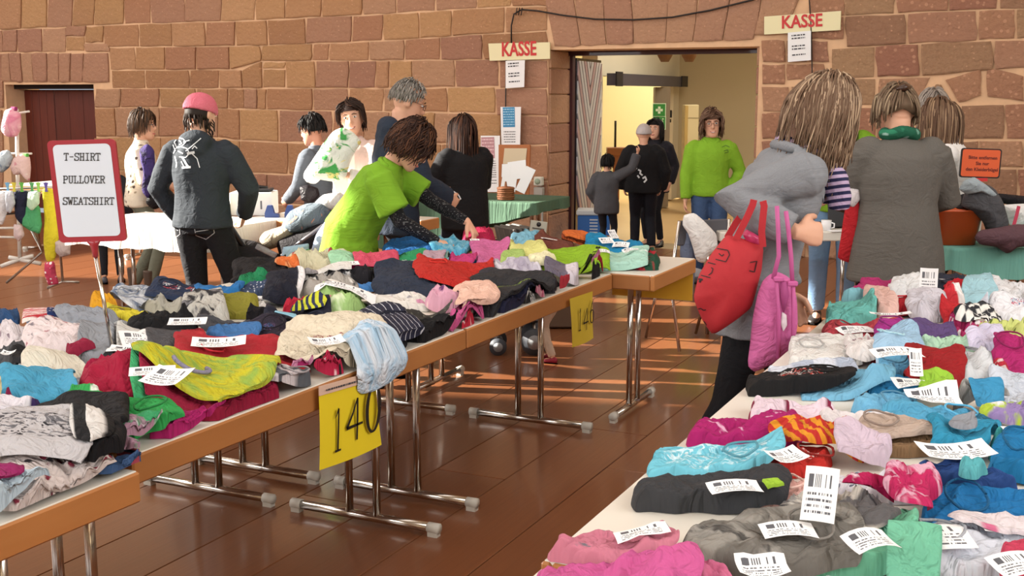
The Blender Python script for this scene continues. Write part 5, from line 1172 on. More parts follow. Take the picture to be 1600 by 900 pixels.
def hair(Mh, root, c1, c2, n=220, capped=False, stiff=0., capt=.60, L=.3, r=.006, part_x=.0, fringe=.0, vol=1.08, seed=1, curl=0., keepface=True, S=1., frontL=None, nm='hair'):
    rd = random.Random(seed); E_ = Vector((.079*vol, .096*vol, .121*vol)); C0 = Vector((0, -.008, 0)); Mi = Mh.inverted(); g = ((Mi.to_3x3() @ Vector((0, 0, -1))).normalized()*(1-stiff)+Vector((0, 0, -1))*stiff).normalized()
    mb = MB(); col = []
    # scalp cap
    rings = []
    for i in range(9):
        t = math.pi*(.02+capt*i/8); ring = []
        for k in range(20):
            a = 2*math.pi*k/20; d = Vector((math.sin(t)*math.cos(a), math.sin(t)*math.sin(a), math.cos(t)))
            if d.y > 0:
                zl = .42-fringe
                if d.z < zl and keepface: d.z = zl+.02*(zl-d.z); 
            p = Vector((d.x*E_.x*.975, d.y*E_.y*.975, d.z*E_.z*.975))+C0; ring.append(Mh @ p)
        rings.append(ring)
    mb.rings(rings, True, True); col += [rd.random()*.5]*(len(mb.v)-len(col))
    for s in range(n):
        a = rd.uniform(0, 2*math.pi); t = math.acos(1-rd.random()*.92)*.92
        d = Vector((math.sin(t)*math.cos(a), math.sin(t)*math.sin(a), math.cos(t)))
        if capped: d.z = rd.uniform(-.35, -.1); d.y = min(d.y, .1); d.normalize()
        if keepface and d.y > .25 and d.z < .5-fringe: d.y *= -.3; d.normalize()
        p = Vector((d.x*E_.x, d.y*E_.y, d.z*E_.z)); Ls = L*rd.uniform(.75, 1.1)*(1-.0*abs(d.x)); st = .018; pts = []
        sx = 1 if (p.x-part_x) > 0 else -1; out = Vector((sx*.35, -.15, 0)); k = int(Ls/st)+2; hang = Vector((rd.uniform(-1, 1), rd.uniform(-1, 1), 0))*.06; ph = rd.uniform(0, 6)
        for q in range(k):
            pts.append(p+C0)
            nrm = Vector((p.x/E_.x**2, p.y/E_.y**2, p.z/E_.z**2)).normalized(); lev = (p.x/E_.x)**2+(p.y/E_.y)**2+(p.z/E_.z)**2
            dr = g+out*max(0, .6-q*.1)+hang+Vector((math.sin(ph+q*.9), math.cos(ph+q*.8), 0))*curl
            if lev < 1.25 and nrm.dot(g) < .3: dr = dr-nrm*dr.dot(nrm); dr += nrm*(.02 if lev > 1 else .3)
            p = p+dr.normalized()*st
            lev = (p.x/E_.x)**2+(p.y/E_.y)**2+(p.z/E_.z)**2
            if lev < 1: p = p/math.sqrt(lev)
            hl_ = .078-fringe*.30
            if keepface and p.y > .02 and p.z < hl_+.03 and abs(p.x) < .074: p.x += .02*(1 if p.x > part_x else -1)
            if keepface and p.y > .02 and p.z < hl_ and abs(p.x) < .074: p.x = .077*(1 if p.x > part_x else -1); p.y = min(p.y, .04)
            if p.z < -.10 and p.y > -.05 and not keepface is None: p += Vector((0, 0, 0))
        m = len(pts); rr = [r*S*(.9 if i else .5)*(1-.55*(i/(m-1))**2) for i in range(m)]; b0 = len(mb.v)
        mb.tube([Mh @ q for q in pts], rr, 5); col += [min(1, max(0, rd.gauss(.5, .33)))]*(len(mb.v)-b0)
    me = mb.mesh(nm); at = me.attributes.new('strand', 'FLOAT', 'POINT'); at.data.foreach_set('value', np.array(col, np.float32))
    return link(nm, me, hairmat(c1, c2), root)
def ik(a, b, l1, l2, hint):
    d = b-a; L_ = min(d.length, (l1+l2)*.995); dn = d.normalized(); b = a+dn*L_
    x = (l1*l1-l2*l2+L_*L_)/(2*L_); h = math.sqrt(max(0, l1*l1-x*x)); hp = Vector(hint)-dn*Vector(hint).dot(dn); hp.normalize(); return a+dn*x+hp*h, b
def hand(mb, w, d, nrm, side, curl=25, s=1., spread=1., fist=False):
    "w wrist, d direction of the fingers, nrm palm side; side +1 thumb towards d x nrm"
    d = d.normalized(); nrm = (nrm-d*nrm.dot(d)).normalized(); t = d.cross(nrm)*side; k = s
    mb.rings([[w+d*a*k+t*(b*math.cos(q))*k+nrm*(c_*math.sin(q))*k for q in [2*math.pi*i/10 for i in range(10)]] for a, b, c_ in ((-.02, .024, .019), (.01, .028, .018), (.04, .039, .016), (.075, .041, .014), (.088, .034, .011))])
    for i, (o, L_, r0) in enumerate(((.031, .070, .0088), (.011, .080, .0092), (-.010, .074, .0088), (-.030, .058, .0078))):
        p = w+(d*.076+t*o)*k; a = R(curl*.7); dd = d+t*(o*2.2*spread); dd.normalize(); pts = [p-d*.02*k, p]; ang = 0
        for q, f in enumerate((.42, .33, .25)):
            ang += R(curl+(i*4 if not fist else 0)); v = dd*math.cos(ang)+nrm*math.sin(ang); p = p+v*L_*f*k; pts.append(p)
        mb.tube(pts, [r0*k, r0*k, r0*.95*k, r0*.88*k, r0*.74*k], 8)
    p = w+(d*.018+t*.026)*k; pts = [p]; v = (d*.75+t*.75+nrm*.25).normalized(); p = p+v*.036*k; pts.append(p); v = (d*.95+t*.25+nrm*.45).normalized(); p = p+v*.032*k; pts.append(p); v = (d+nrm*.6).normalized(); p = p+v*.024*k; pts.append(p)
    mb.tube(pts, [.0135*k, .0125*k, .0108*k, .008*k], 8)
PEOPLE = {}
def person(key, label, px, d, h, rel, lean=0., twist=0., hd=(0, 0, 0), arms=None, feet=None, hip=(0, 0), top=None, legs=None, shoe='2a2422', boot=0., skin=None, hairk=None, glasses=None, smile=False, w=1., vox=.009, cvox=.013, pose_hip=.93, curl=25, group=None):
    S = h/1.7; loc = D(px, 145, d); root = empty('person', (loc.x, loc.y, 0), YAW+R(rel), label, 'person', group)
    Sm = lambda v: Vector(v)*S
    pel = Sm((hip[0], hip[1], pose_hip)); B = Matrix.Rotation(R(twist), 3, 'Z') @ Matrix.Rotation(-R(lean), 3, 'X')
    def T(x, y, t): return pel+(B @ Vector((x, y, t)))*S
    neck = T(0, -.005, .50); hc = neck+(B @ Vector((0, .02+.0009*hd[0], .140)))*S
    Rh = Matrix.Rotation(R(twist+hd[1]), 3, 'Z') @ Matrix.Rotation(-R(lean*.5+hd[0]), 3, 'X') @ Matrix.Rotation(R(hd[2]), 3, 'Y')
    Mh = Matrix.Translation(hc) @ Rh.to_4x4() @ Matrix.Scale(S*1.13, 4)
    body = MB(); head_mb(body, Mh)
    body.tube([neck-(B @ Vector((0, 0, .06)))*S, neck+(B @ Vector((0, .0, .03)))*S, hc+(Rh @ Vector((0, -.022, -.06)))*S], [.062*S, .054*S, .056*S], 14)
    sh = {}; J = {}
    def ell_ring(t, a, b, yo=0): return [T(a*math.cos(q), yo+b*math.sin(q), t) for q in [2*math.pi*k/20 for k in range(20)]]
    body.rings([ell_ring(*q) for q in ((-.10, .12*w, .09), (0, .145*w, .10), (.15, .125*w, .085), (.30, .145*w, .095), (.42, .14*w, .075), (.48, .08, .055))])
    arms = arms or {}; feet = feet or {}
    for sd, s in (('R', 1), ('L', -1)):
        a = T(s*.165*w, 0, .415); sh[sd] = a
        wr, hint = arms.get(sd, ((s*.24, .06, .86), (s*.5, -1, 0))); e, wr = ik(a, Sm(wr), .285*S, .25*S, hint)
        J['el'+sd], J['wr'+sd] = e, wr
        body.tube([a, a.lerp(e, .5), e, e.lerp(wr, .35), wr], [.05*S, .044*S, .038*S, .037*S, .025*S], 12); body.ell(a, (.055*S,)*3)
        fd = (wr-e).normalized(); hk = (arms.get(sd+'h') or {}); fdir = Vector(hk.get('dir', fd)); pn = Vector(hk.get('palm', (-s*1., .2, -.1)))
        hand(body, wr+fd*.012*S, fdir, pn, (1 if sd == 'R' else -1)*hk.get('flip', 1), hk.get('curl', curl), S*hk.get('size', .98))
        hp = T(s*.085*w, 0, -.04); ft, kh = feet.get(sd, ((s*.10, 0, .085), (0, 1, 0))); kn, an = ik(hp, Sm(ft), .43*S, .43*S, kh)
        J['hp'+sd], J['kn'+sd], J['an'+sd] = hp, kn, an
        body.tube([hp, hp.lerp(kn, .5), kn, kn.lerp(an, .3), an], [.078*S*w, .068*S, .05*S, .05*S, .034*S], 12)
        body.ell(an+Vector((0, .05*S, -.04*S)), (.035*S, .10*S, .03*S))
    me = remesh(body, vox, 2); link('body', me, skin or SKIN, root)
    face_parts(Mh, root, S, glasses, smile)
    # clothes
    tp = dict(mat=None, len=.12, bulk=.0, sleeve=1., flare=0., disp=.006, neckw=.072, hood=None, belly=0.); tp.update(top or {})
    k = tp['bulk']; m = MB(); by = tp['belly']
    rr = [(0.0, (.165+k)*w, .118+k+by), (.14, (.148+k)*w, .105+k+by), (.29, (.165+k)*w, .118+k), (.38, (.166+k*.8)*w, .110+k), (.435, (.145+k*.6)*w, .086+k*.6), (.478, .100, .070), (.51, tp['neckw'], .064)]
    low = []; Ln = tp['len']
    for f in (1, .66, .33): 
        c = T(0, 0, 0)-Vector((0, 0, Ln*f*S)); c = c+(T(0, 0, -Ln*f)-c)*.12; fl = tp['flare']*f
        low.append([c+Vector(((.172+k+fl)*w*math.cos(q), (.122+k+fl+by*.6)*math.sin(q), 0))*S for q in [2*math.pi*i/20 for i in range(20)]])
    m.rings(low+[ell_ring(*q) for q in rr])
    for sd, s in (('R', 1), ('L', -1)):
        a, e, wr = sh[sd], J['el'+sd], J['wr'+sd]; m.ell(a-(B @ Vector((s*.012, 0, .004)))*S, ((.062+k*.7)*S,)*3)
        if tp['sleeve'] >= 1: q = e+(wr-e)*(tp['sleeve']-1+.0 if tp['sleeve'] > 1 else .97); m.tube([a, a.lerp(e, .5), e, e.lerp(wr, .5), q], [(.064+k*.8)*S, (.058+k*.8)*S, (.050+k*.8)*S, (.046+k*.8)*S, (.038+k*.9)*S], 14)
        else: q = a.lerp(e, tp['sleeve']); m.tube([a, a.lerp(q, .5), q], [(.066+k)*S, (.068+k)*S, (.072+k)*S], 14)
    if tp['hood']: m.ell(T(0, -.075, .47), (.115*S, .07*S, .075*S), B, 16, 10); m.ell(T(0, -.10, .42), (.09*S, .05*S, .06*S), B, 16, 10)
    me = remesh(m, cvox, 3, tp['disp'], 7., (1, 1, .7), seed=int(px)); J['top'] = link(tp.get('name', 'jacket'), me, tp['mat'], root)
    if tp['sleeve'] < 1 and tp.get('under'):
        m = MB()
        for sd in 'RL': a, e, wr = sh[sd], J['el'+sd], J['wr'+sd]; m = MB(); m.tube([a, a.lerp(e, .5), e, e.lerp(wr, .5), e.lerp(wr, .99)], [.052*S, .050*S, .045*S, .041*S, .031*S], 14); me = remesh(m, cvox*.8, 2, .003, 12., seed=3); link('sleeve', me, tp['under'], root)
    if legs:
        m = MB(); lb = legs.get('bulk', .0); m.rings([ell_ring(-.11, .13*w+lb, .10+lb), ell_ring(-.03, (.155+lb)*w, .112+lb), ell_ring(.10, (.140+lb)*w, .098+lb)])
        for sd in 'RL':
            hp, kn, an = J['hp'+sd], J['kn'+sd], J['an'+sd]; q = kn.lerp(an, legs.get('end', .96)); m.tube([hp, hp.lerp(kn, .5), kn, kn.lerp(q, .5), q], [(.086+lb)*S*w, (.076+lb)*S, (.060+lb)*S, (.056+lb)*S, (.048+lb)*S], 14)
        me = remesh(m, cvox, 3, .005, 8., (1, 1, .5), seed=int(px)+5); J['legs'] = link('trousers', me, legs['mat'], root)
    sm = plain('shoe'+shoe, shoe, .45)
    for sd, s in (('R', 1), ('L', -1)):
        an = J['an'+sd]; m = MB(); fwd = Vector((s*.12, 1, 0)).normalized(); sdv = Vector((1, -s*.12, 0)).normalized()
        if boot: m.tube([an+ZV*boot*S, an+ZV*boot*.5*S, an+ZV*.01, an-ZV*.02*S], [.060*S, .055*S, .048*S, .045*S], 12)
        m.rings([[an+fwd*y*S+sdv*(a*math.cos(q))*S+ZV*(z+b*math.sin(q))*S for q in [2*math.pi*i/12 for i in range(12)]] for y, a, b, z in ((-.065, .02, .022, -.048), (-.05, .036, .042, -.038), (0, .040, .050, -.032), (.06, .044, .034, -.048), (.12, .047, .026, -.056), (.165, .038, .020, -.062), (.185, .015, .012, -.066))])
        me = remesh(m, .008, 2); mo = link('shoe', me, sm, root)
        m = MB(); m.rings([[an+fwd*y*S+sdv*(a*math.cos(q))*S+Vector((0, 0, -an.z+z)) for q, z in [(2*math.pi*i/12, .002) for i in range(12)]] for y, a in ((-.07, .02), (-.05, .038), (0, .043), (.06, .047), (.12, .05), (.17, .04), (.19, .015))]+[[an+fwd*y*S+sdv*(a*math.cos(q))*S+Vector((0, 0, -an.z+.016)) for q in [2*math.pi*i/12 for i in range(12)]] for y, a in ((.19, .015), (.17, .04), (.12, .05), (.06, .047), (0, .043), (-.05, .038), (-.07, .02))], True); m.build('sole', plain('sole', '1b1917', .7), mo)
    if hairk: J['hair'] = hair(Mh, root, S=S, **hairk)
    J.update(root=root, Mh=Mh, S=S, T=T, B=B, neck=neck, hc=hc); PEOPLE[key] = J
    J['W'] = Matrix.Translation(root.location) @ Matrix.Rotation(YAW+R(rel), 4, 'Z'); return J
def decal(J, part_, strokes, wpx, mat, name='print', off=.003, sub=4):
    "raised print on a garment: strokes given as photo points, laid on the surface"
    o = J[part_]; Wm = J['W']; me = o.data; bv = BVHTree.FromPolygons([Wm @ v.co for v in me.vertices], [tuple(p.vertices) for p in me.polygons]); Wi = Wm.inverted(); m = MB(); o0 = Vector((0, 0, H))
    def hit(x, y):
        r = Vector(ray(x, y)).normalized(); h_ = bv.ray_cast(o0, r)
        return (h_[0]-r*off) if h_[0] else None
    for st in strokes:
        wl = st[0] if isinstance(st[0], (int, float)) else wpx; st = [p for p in st if not isinstance(p, (int, float))]; q = []
        for a, b in zip(st, st[1:]):
            for k in range(sub): q.append((a[0]+(b[0]-a[0])*k/sub, a[1]+(b[1]-a[1])*k/sub))
        q.append(st[-1]); prev = None
        for i, p in enumerate(q):
            n_ = q[min(i+1, len(q)-1)]; p_ = q[max(i-1, 0)]; dx, dy = n_[0]-p_[0], n_[1]-p_[1]; L_ = math.hypot(dx, dy) or 1; nx, ny = -dy/L_*wl/2, dx/L_*wl/2
            A, C_ = hit(p[0]+nx, p[1]+ny), hit(p[0]-nx, p[1]-ny)
            if A and C_ and prev: m.add([Wi @ prev[0], Wi @ prev[1], Wi @ C_, Wi @ A], [(0, 1, 2, 3)])
            prev = (A, C_) if A and C_ else None
    if m.v: return m.build(name, mat, o)
def cap(J, c, name, lab, mat, zc=.035, r=(.088, .106, .098), tilt=0, par=True):
    Mh = J['Mh']; m = MB(); rings = []
    for i in range(10):
        t = math.pi*(.02+.52*i/9); rings.append([Mh @ (Matrix.Rotation(R(tilt), 3, 'X') @ Vector((r[0]*math.sin(t)*math.cos(a), r[1]*math.sin(t)*math.sin(a), r[2]*math.cos(t)))+Vector((0, -.01, zc))) for a in [2*math.pi*k/22 for k in range(22)]])
    m.rings(rings); me = remesh(m, .008, 2, .003, 18.); o = link(name, me, mat, J['root']); return o
LIME = C('7fae2e'); LIMEB = C('78a82a')
XB = plain('white_print', 'd8dde2', .7)
# -- left part of the hall
person('boots', 'woman in a cream patterned jacket, grey-green trousers and brown boots beyond the white table', 210, 9.6, 1.50, -78, lean=4, hd=(2, -8, 0), arms={'R': ((.10, .26, 1.02), (1, -1, -.3)), 'L': ((-.06, .28, 1.05), (-1, -1, -.3))}, feet={'R': ((.10, .06, .085), (0, 1, 0)), 'L': ((-.10, -.10, .085), (0, 1, 0))},
 top=dict(mat=C('ddd2bf', 'floral', '4a3c34', '9a8c78', sc=1.2), len=.10, bulk=.018), legs=dict(mat=C('6f7264'), bulk=.004), shoe='4a382c', boot=.16, hairk=dict(c1='3a2a20', c2='6a4c34', n=320, L=.13, r=.0055, vol=1.1, fringe=.06, stiff=.5), glasses=(GLASSF, 1.2))
person('hidden', 'child in dark clothes and trainers, mostly hidden behind the T-SHIRT sign', 160, 10.2, 1.14, 20, top=dict(mat=C('24242c'), bulk=.02), legs=dict(mat=C('1c1c22')), shoe='3c3c46', hairk=dict(c1='2a1e18', c2='3c2a20', n=120, L=.12, r=.006))
J = person('hoodie', 'person in a pink cap and dark hooded sweater with white back print', 308, 7.2, 1.64, -8, lean=2, hd=(14, -22, 0), arms={'R': ((.20, .20, .92), (1, -.6, -.1)), 'L': ((-.22, .16, .90), (-1, -.6, -.1))}, feet={'R': ((.19, .03, .085), (0, 1, 0)), 'L': ((-.13, -.04, .085), (0, 1, 0))}, w=1.02,
 top=dict(mat=C('2e343b'), len=.07, bulk=.022, hood=True, disp=.008, name='hoodie'), legs=dict(mat=C('1a1b20'), bulk=.012), shoe='222222', hairk=dict(c1='241a14', c2='3a2a20', n=60, L=.05, r=.006, capped=True, vol=1.0))
cap(J, 0, 'knit_cap', '', C('c23a58', 'heather', 'd98a98'), zc=.02)
decal(J, 'top', [[(272, 222), (278, 215), (286, 217), (290, 222), (284, 228), (276, 230), (272, 222)], [(271, 240), (274, 232), (282, 229), (292, 232), (296, 240), (290, 246), (280, 245)], [(290, 236), (300, 228), (314, 216)], [4, (292, 240), (304, 238)], [(273, 244), (276, 256), (275, 262)], [(300, 240), (308, 248), (312, 262)], [3, (285, 246), (292, 258), (296, 262)], [(283, 252), (288, 262)], [(286, 222), (296, 219)], [3.5, (284, 262), (298, 261)], [(270, 226), (274, 236)], [(280, 219), (284, 224), (280, 226)], [(300, 233), (304, 228), (308, 232)], [(278, 236), (286, 240)]], 1.5, XB)
decal(J, 'legs', [[(261, 350), (262, 366), (272, 373), (281, 366), (280, 352)], [(261, 350), (280, 352)], [(303, 352), (306, 368), (322, 374), (335, 364), (332, 348)], [(303, 352), (332, 348)], [(264, 358), (278, 360)], [(306, 362), (333, 358)], [(260, 344), (340, 340)]], 1.1, plain('stitching', 'a8aab0', .8), 'stitching')
J = person('darkhair', 'dark-haired woman with glasses in a grey-blue top behind the pushchair', 497, 9.2, 1.47, 70, lean=4, hd=(10, 0, 0), arms={'R': ((.16, .24, .98), (1, -1, 0)), 'L': ((-.14, .26, .95), (-1, -1, 0))}, top=dict(mat=C('5d646e'), len=.14, bulk=.02), legs=dict(mat=C('2a2c34')), hairk=dict(c1='0e0c0c', c2='241c1a', n=260, L=.06, r=.0055, vol=1.1, fringe=.05, capt=.52, stiff=.7), glasses=(GLASSF, 1.2), skin=SKIN2)
J = person('smiling', 'smiling short-haired woman in a pale pink cardigan holding a white and green bag', 550, 8.5, 1.58, 168, hd=(0, 12, 8), arms={'R': ((.14, .30, 1.24), (1, -.5, -1)), 'L': ((-.06, .30, 1.16), (-1, -.5, -1))}, top=dict(mat=C('dcc2ba', 'halves', 'e8e4de', sc=1), len=.30, bulk=.02), legs=dict(mat=C('2e3040')), hairk=dict(c1='2c1c16', c2='4a3024', n=300, L=.11, r=.0055, vol=1.08, fringe=.0, part_x=.03, stiff=.6), smile=True)
J = person('greyman', 'grey-haired man with glasses in a navy jacket looking down', 612, 7.4, 1.72, -72, lean=6, hd=(20, 0, 0), arms={'R': ((.16, .30, .98), (1, -1, 0)), 'L': ((-.14, .30, 1.0), (-1, -1, 0))}, w=1.15, top=dict(mat=C('27303f'), len=.16, bulk=.035, hood=True, disp=.009), legs=dict(mat=C('1e2026')), hairk=dict(c1='77726c', c2='a39d96', n=420, L=.038, r=.0045, vol=1.02, capt=.50, stiff=.8), glasses=(GLASSF, 1.))
J = person('leaner', 'woman in a lime green polo shirt with dotted black sleeves leaning over the garments', 557, 6.65, 1.62, -98, lean=33, hd=(22, 0, 0), hip=(0, -.06), pose_hip=.90, arms={'R': ((.13, .50, .87), (.6, -.6, -.5)), 'L': ((-.16, .68, .92), (-.6, -.4, -.4)), 'Rh': dict(dir=(-.25, .9, -.25), palm=(-.3, 0, -1), curl=28, size=1.1), 'Lh': dict(dir=(.35, .55, -.75), palm=(0, -.6, -.6), curl=30, size=1.1)}, feet={'R': ((.12, -.02, .085), (0, 1, 0)), 'L': ((-.12, .06, .085), (0, 1, 0))}, w=1.12, vox=.0065, cvox=.010,
 top=dict(mat=LIMEB, len=.15, bulk=.025, sleeve=.78, under=C('17171b', 'finedots', '9a9a9a', sc=5.5), disp=.008, name='polo_shirt', flare=.02, belly=.02), legs=dict(mat=C('4c566a'), bulk=.01), hairk=dict(c1='2a160e', c2='5c3a26', n=620, L=.125, r=.0055, vol=1.2, fringe=.08, curl=.5, stiff=.85), glasses=(GLASSF, 1.2))
J['collar'] = 1
m = MB(); T = J['T']; pts = [T(.088*math.cos(a), .075*math.sin(a)+.005, .475-.03*max(0, math.sin(a))) for a in [2*math.pi*k/20 for k in range(21)]]; m.tube(pts, .017*J['S'], 8); m.build('collar', LIMEB, J['root'])
m = MB(); q = PEOPLE['leaner']
J = person('longhair', 'woman in a black jacket with long brown hair, seen from behind near the notices', 726, 9.2, 1.46, 32, hd=(12, 10, 0), arms={'R': ((.12, .28, .98), (1, -.8, -.3)), 'L': ((-.14, .30, 1.02), (-1, -.6, -.3))}, w=1.15, top=dict(mat=C('18181b'), len=.24, bulk=.035, disp=.007), legs=dict(mat=C('1c1f2c'), bulk=.02), hairk=dict(c1='2c1a14', c2='6a4430', n=260, L=.42, r=.0062, vol=1.08, fringe=.0))
decal(J, 'top', [[(701, 298), (704, 296), (716, 304), (720, 311), (715, 312), (704, 305), (701, 298)]], 1.8, XB, 'keyring_loop')
# -- in the passage
J = person('greychild', 'small child in a grey jacket reaching up in the passage', 950, 11.85, 1.03, -20, arms={'R': ((.48, .10, 1.72), (1, 0, -.3)), 'L': ((-.2, .12, .9), (-1, -1, 0))}, top=dict(mat=C('4c4d52'), len=.2, bulk=.04), legs=dict(mat=C('24242a')), hairk=dict(c1='0e0c0c', c2='1e1a18', n=120, L=.12, r=.007, vol=1.1), vox=.008)
J = person('blackchild', 'child in black with a pale grey beanie seen from behind in the passage', 1007, 12.1, 1.33, -4, w=1.05, arms={'R': ((.24, .12, .86), (1, -.6, 0)), 'L': ((-.24, .12, .86), (-1, -.6, 0))}, feet={'R': ((.13, .0, .085), (0, 1, 0)), 'L': ((-.09, .05, .085), (0, 1, 0))}, top=dict(mat=C('17171a'), len=.12, bulk=.05), legs=dict(mat=C('1b1c24'), bulk=.012))
cap(J, 0, 'knit_cap', '', C('a39c9c', 'heather', 'c4bebe'), zc=.01, r=(.092, .112, .112))
decal(J, 'top', [[(992, 261), (995, 264)], [(997, 265), (1001, 267), (1000, 271), (1004, 274)], [(1004, 279), (1008, 276), (1010, 281), (1006, 285)], [(996, 274), (999, 278)]], 2.6, XB)
J = person('darkadult', 'dark-haired person in dark clothes partly hidden behind the child with the beanie', 1026, 12.75, 1.36, 150, arms={}, top=dict(mat=C('201f26'), len=.2, bulk=.03), legs=dict(mat=C('1c1c22')), hairk=dict(c1='120e0e', c2='2a201c', n=120, L=.25, r=.007))
J = person('doorway', 'smiling woman in a long-sleeved lime green polo shirt and jeans in the doorway', 1113, 10.3, 1.49, 172, hd=(4, 6, 4), arms={'R': ((.24, .10, .80), (1, -.6, 0)), 'L': ((-.19, .02, .88), (-1, -.5, 0))}, w=1.04, vox=.0075, top=dict(mat=LIME, len=.07, bulk=.022, disp=.007, name='polo_shirt'), legs=dict(mat=C('3c5378'), bulk=.012), hairk=dict(c1='5a4234', c2='8a705c', n=320, L=.17, r=.006, vol=1.12, curl=.35, fringe=.05, part_x=-.03), smile=True, glasses=(GLASSF, .8))
decal(J, 'top', [[(1128, 230), (1134, 227), (1140, 230)], [(1131, 236), (1137, 234), (1138, 238), (1132, 239)]], 1.1, plain('dark_green_print', '4a6a1c', .7))
m = MB(); T = J['T']
for s in (-1, 1): m.tube([T(s*.075, -.02, .49), T(s*.065, .055, .475), T(s*.02, .085, .43)], [.016, .016, .010], 8)
m.build('collar', LIME, J['root'])
# -- right part
J = person('cashier', 'woman in a lime green shirt and jeans standing behind the cash table', 1312, 8.45, 1.66, 165, lean=2, hd=(14, 14, 0), arms={'R': ((.16, .26, .96), (1, -.8, 0)), 'L': ((-.20, .22, .95), (-1, -.8, 0))}, w=1.1, top=dict(mat=LIME, len=.10, bulk=.03, name='polo_shirt'), legs=dict(mat=C('6f90b4'), bulk=.012), hairk=dict(c1='2a1c16', c2='4a3428', n=200, L=.34, r=.0066))
m = MB(); m.tube([J['T'](.07, .145, .38), J['T'](.07, .165, .38)], .035*J['S'], 12); m.build('badge', plain('orange_badge', 'e8902a', .5), J['root'])
J = person('shortbent', 'grey-haired woman bending down behind the one in the long grey-brown coat', 1444, 8.3, 1.70, 175, lean=18, hd=(30, 0, 0), top=dict(mat=C('4a4650'), bulk=.02), legs=dict(mat=C('2a2a30')), hairk=dict(c1='8a8078', c2='b0a69c', n=320, L=.12, r=.006, fringe=.1), glasses=(GLASSF, 1.))
J = person('vest', 'long-haired woman in a white blouse and navy waistcoat behind the orange sign', 1510, 7.35, 1.61, 62, lean=10, hd=(25, 0, 0), arms={'R': ((.14, .36, .95), (1, -.8, 0)), 'L': ((-.14, .36, .95), (-1, -.8, 0))}, top=dict(mat=C('e2e0de', 'halves', '1f2634', sc=3), len=.12, bulk=.02), legs=dict(mat=C('26262e')), hairk=dict(c1='5c4434', c2='a08468', n=300, L=.34, r=.0066, fringe=.2, vol=1.1))
J = person('backcoat', 'woman in a long grey-brown wool coat with a green scarf, seen from behind', 1414, 6.25, 1.68, 0, lean=6, hd=(30, 0, 0), arms={'R': ((.13, .30, 1.04), (1, -.5, -.5)), 'L': ((-.12, .30, 1.06), (-1, -.5, -.5))}, w=1.08, top=dict(mat=C('6b6762', 'heather', '55524e'), len=.27, bulk=.045, flare=.03, disp=.006, name='coat'), legs=dict(mat=C('1a191c'), bulk=.02), hairk=dict(c1='6a5644', c2='b09c80', n=260, L=.11, r=.006, vol=1.1), cvox=.011)
m = MB(); T = J['T']; m.tube([T(.078*math.cos(a), .07*math.sin(a), .515+.008*math.sin(3*a)) for a in [2*math.pi*k/20 for k in range(21)]], .034*J['S'], 10); me = remesh(m, .009, 2, .005, 16.); link('scarf', me, C('1f5a44', 'floral', '2c7a5c', '8fb0a8'), J['root'])
m = MB(); Mh = J['Mh']; m.tube([Mh @ Vector(p) for p in ((-.03, -.09, .06), (0, -.125, .05), (.035, -.10, .07))], [.014*1, .022, .012], 8); m.build('hair_clip', plain('tortoise', '3a2418', .3), J['root'])
J = person('coat', 'woman with highlighted hair in a light grey coat beside the right-hand table', 1186, 4.45, 1.74, -84, lean=18, hd=(30, 0, 0), hip=(0, .0), pose_hip=.93, w=1.04,
 arms={'R': ((.27, .06, 1.13), (.15, -.75, -.6)), 'L': ((-.20, .20, .84), (-1, -.6, 0)), 'Rh': dict(dir=(-.25, .85, -.1), palm=(-.9, -.25, -.2), curl=48, size=1.12), 'Lh': dict(dir=(.05, .35, -.9), palm=(.6, -.3, 0), curl=30, size=1.1)},
 feet={'R': ((.12, -.30, .085), (0, 1, 0)), 'L': ((-.12, .10, .085), (0, 1, 0))}, vox=.006, cvox=.009, shoe='17161a', boot=.2,
 top=dict(mat=C('8b8e93', 'heather', '787b81'), len=.21, bulk=.028, flare=.012, disp=.012, name='coat', neckw=.085), legs=dict(mat=C('121216'), bulk=.0), hairk=dict(c1='6a5240', c2='c2a88c', n=1300, L=.24, r=.0038, vol=1.10, fringe=.55, keepface=False, part_x=-.01, stiff=.25, curl=.12))
T = J['T']; S_ = J['S']
m = MB()
for s in (-1, 1):
    q = [T(s*.09, -.035, .495), T(s*.095, .03, .49), T(s*.075, .10, .40), T(s*.03, .135, .27)]
    q2 = [T(s*.118, -.06, .455), T(s*.135, .03, .43), T(s*.12, .115, .33), T(s*.04, .142, .26)]
    for a in range(3): m.add([q[a], q[a+1], q2[a+1], q2[a], q[a]+J['B'] @ Vector((0, 0, .014)), q[a+1]+J['B'] @ Vector((0, 0, .014)), q2[a+1]+J['B'] @ Vector((s*.012, .0, .008)), q2[a]+J['B'] @ Vector((s*.012, 0, .008))], [(4, 5, 6, 7), (0, 3, 2, 1), (3, 7, 6, 2), (0, 1, 5, 4), (0, 4, 7, 3), (1, 2, 6, 5)])
m.tube([T(.088*math.cos(a), -.035+.045*math.sin(a), .485) for a in [math.pi+math.pi*k/10 for k in range(11)]], .020*S_, 8)
me = remesh(m, .007, 2, .002); link('coat_collar', me, C('8b8e93', 'heather', '787b81'), J['root'])
m = MB()
m.tube([T(.07*math.cos(a), .02+.075*math.sin(a), .50+.01*math.sin(2*a)) for a in [2*math.pi*k/18 for k in range(19)]], .036*S_, 10)
m.tube([T(.05, .10, .48), T(.06, .15, .43), T(.06, .19, .37), T(.06, .205, .33)], [.04*S_, .05*S_, .048*S_, .04*S_], 10)
m.tube([T(-.02, .11, .47), T(-.01, .17, .41), T(.0, .20, .35)], [.04*S_, .05*S_, .04*S_], 10)
me = remesh(m, .008, 2, .006, 14.); link('scarf', me, C('26284a', 'stripe', 'b9a4c4', sc=2.2, ang=80), J['root'])
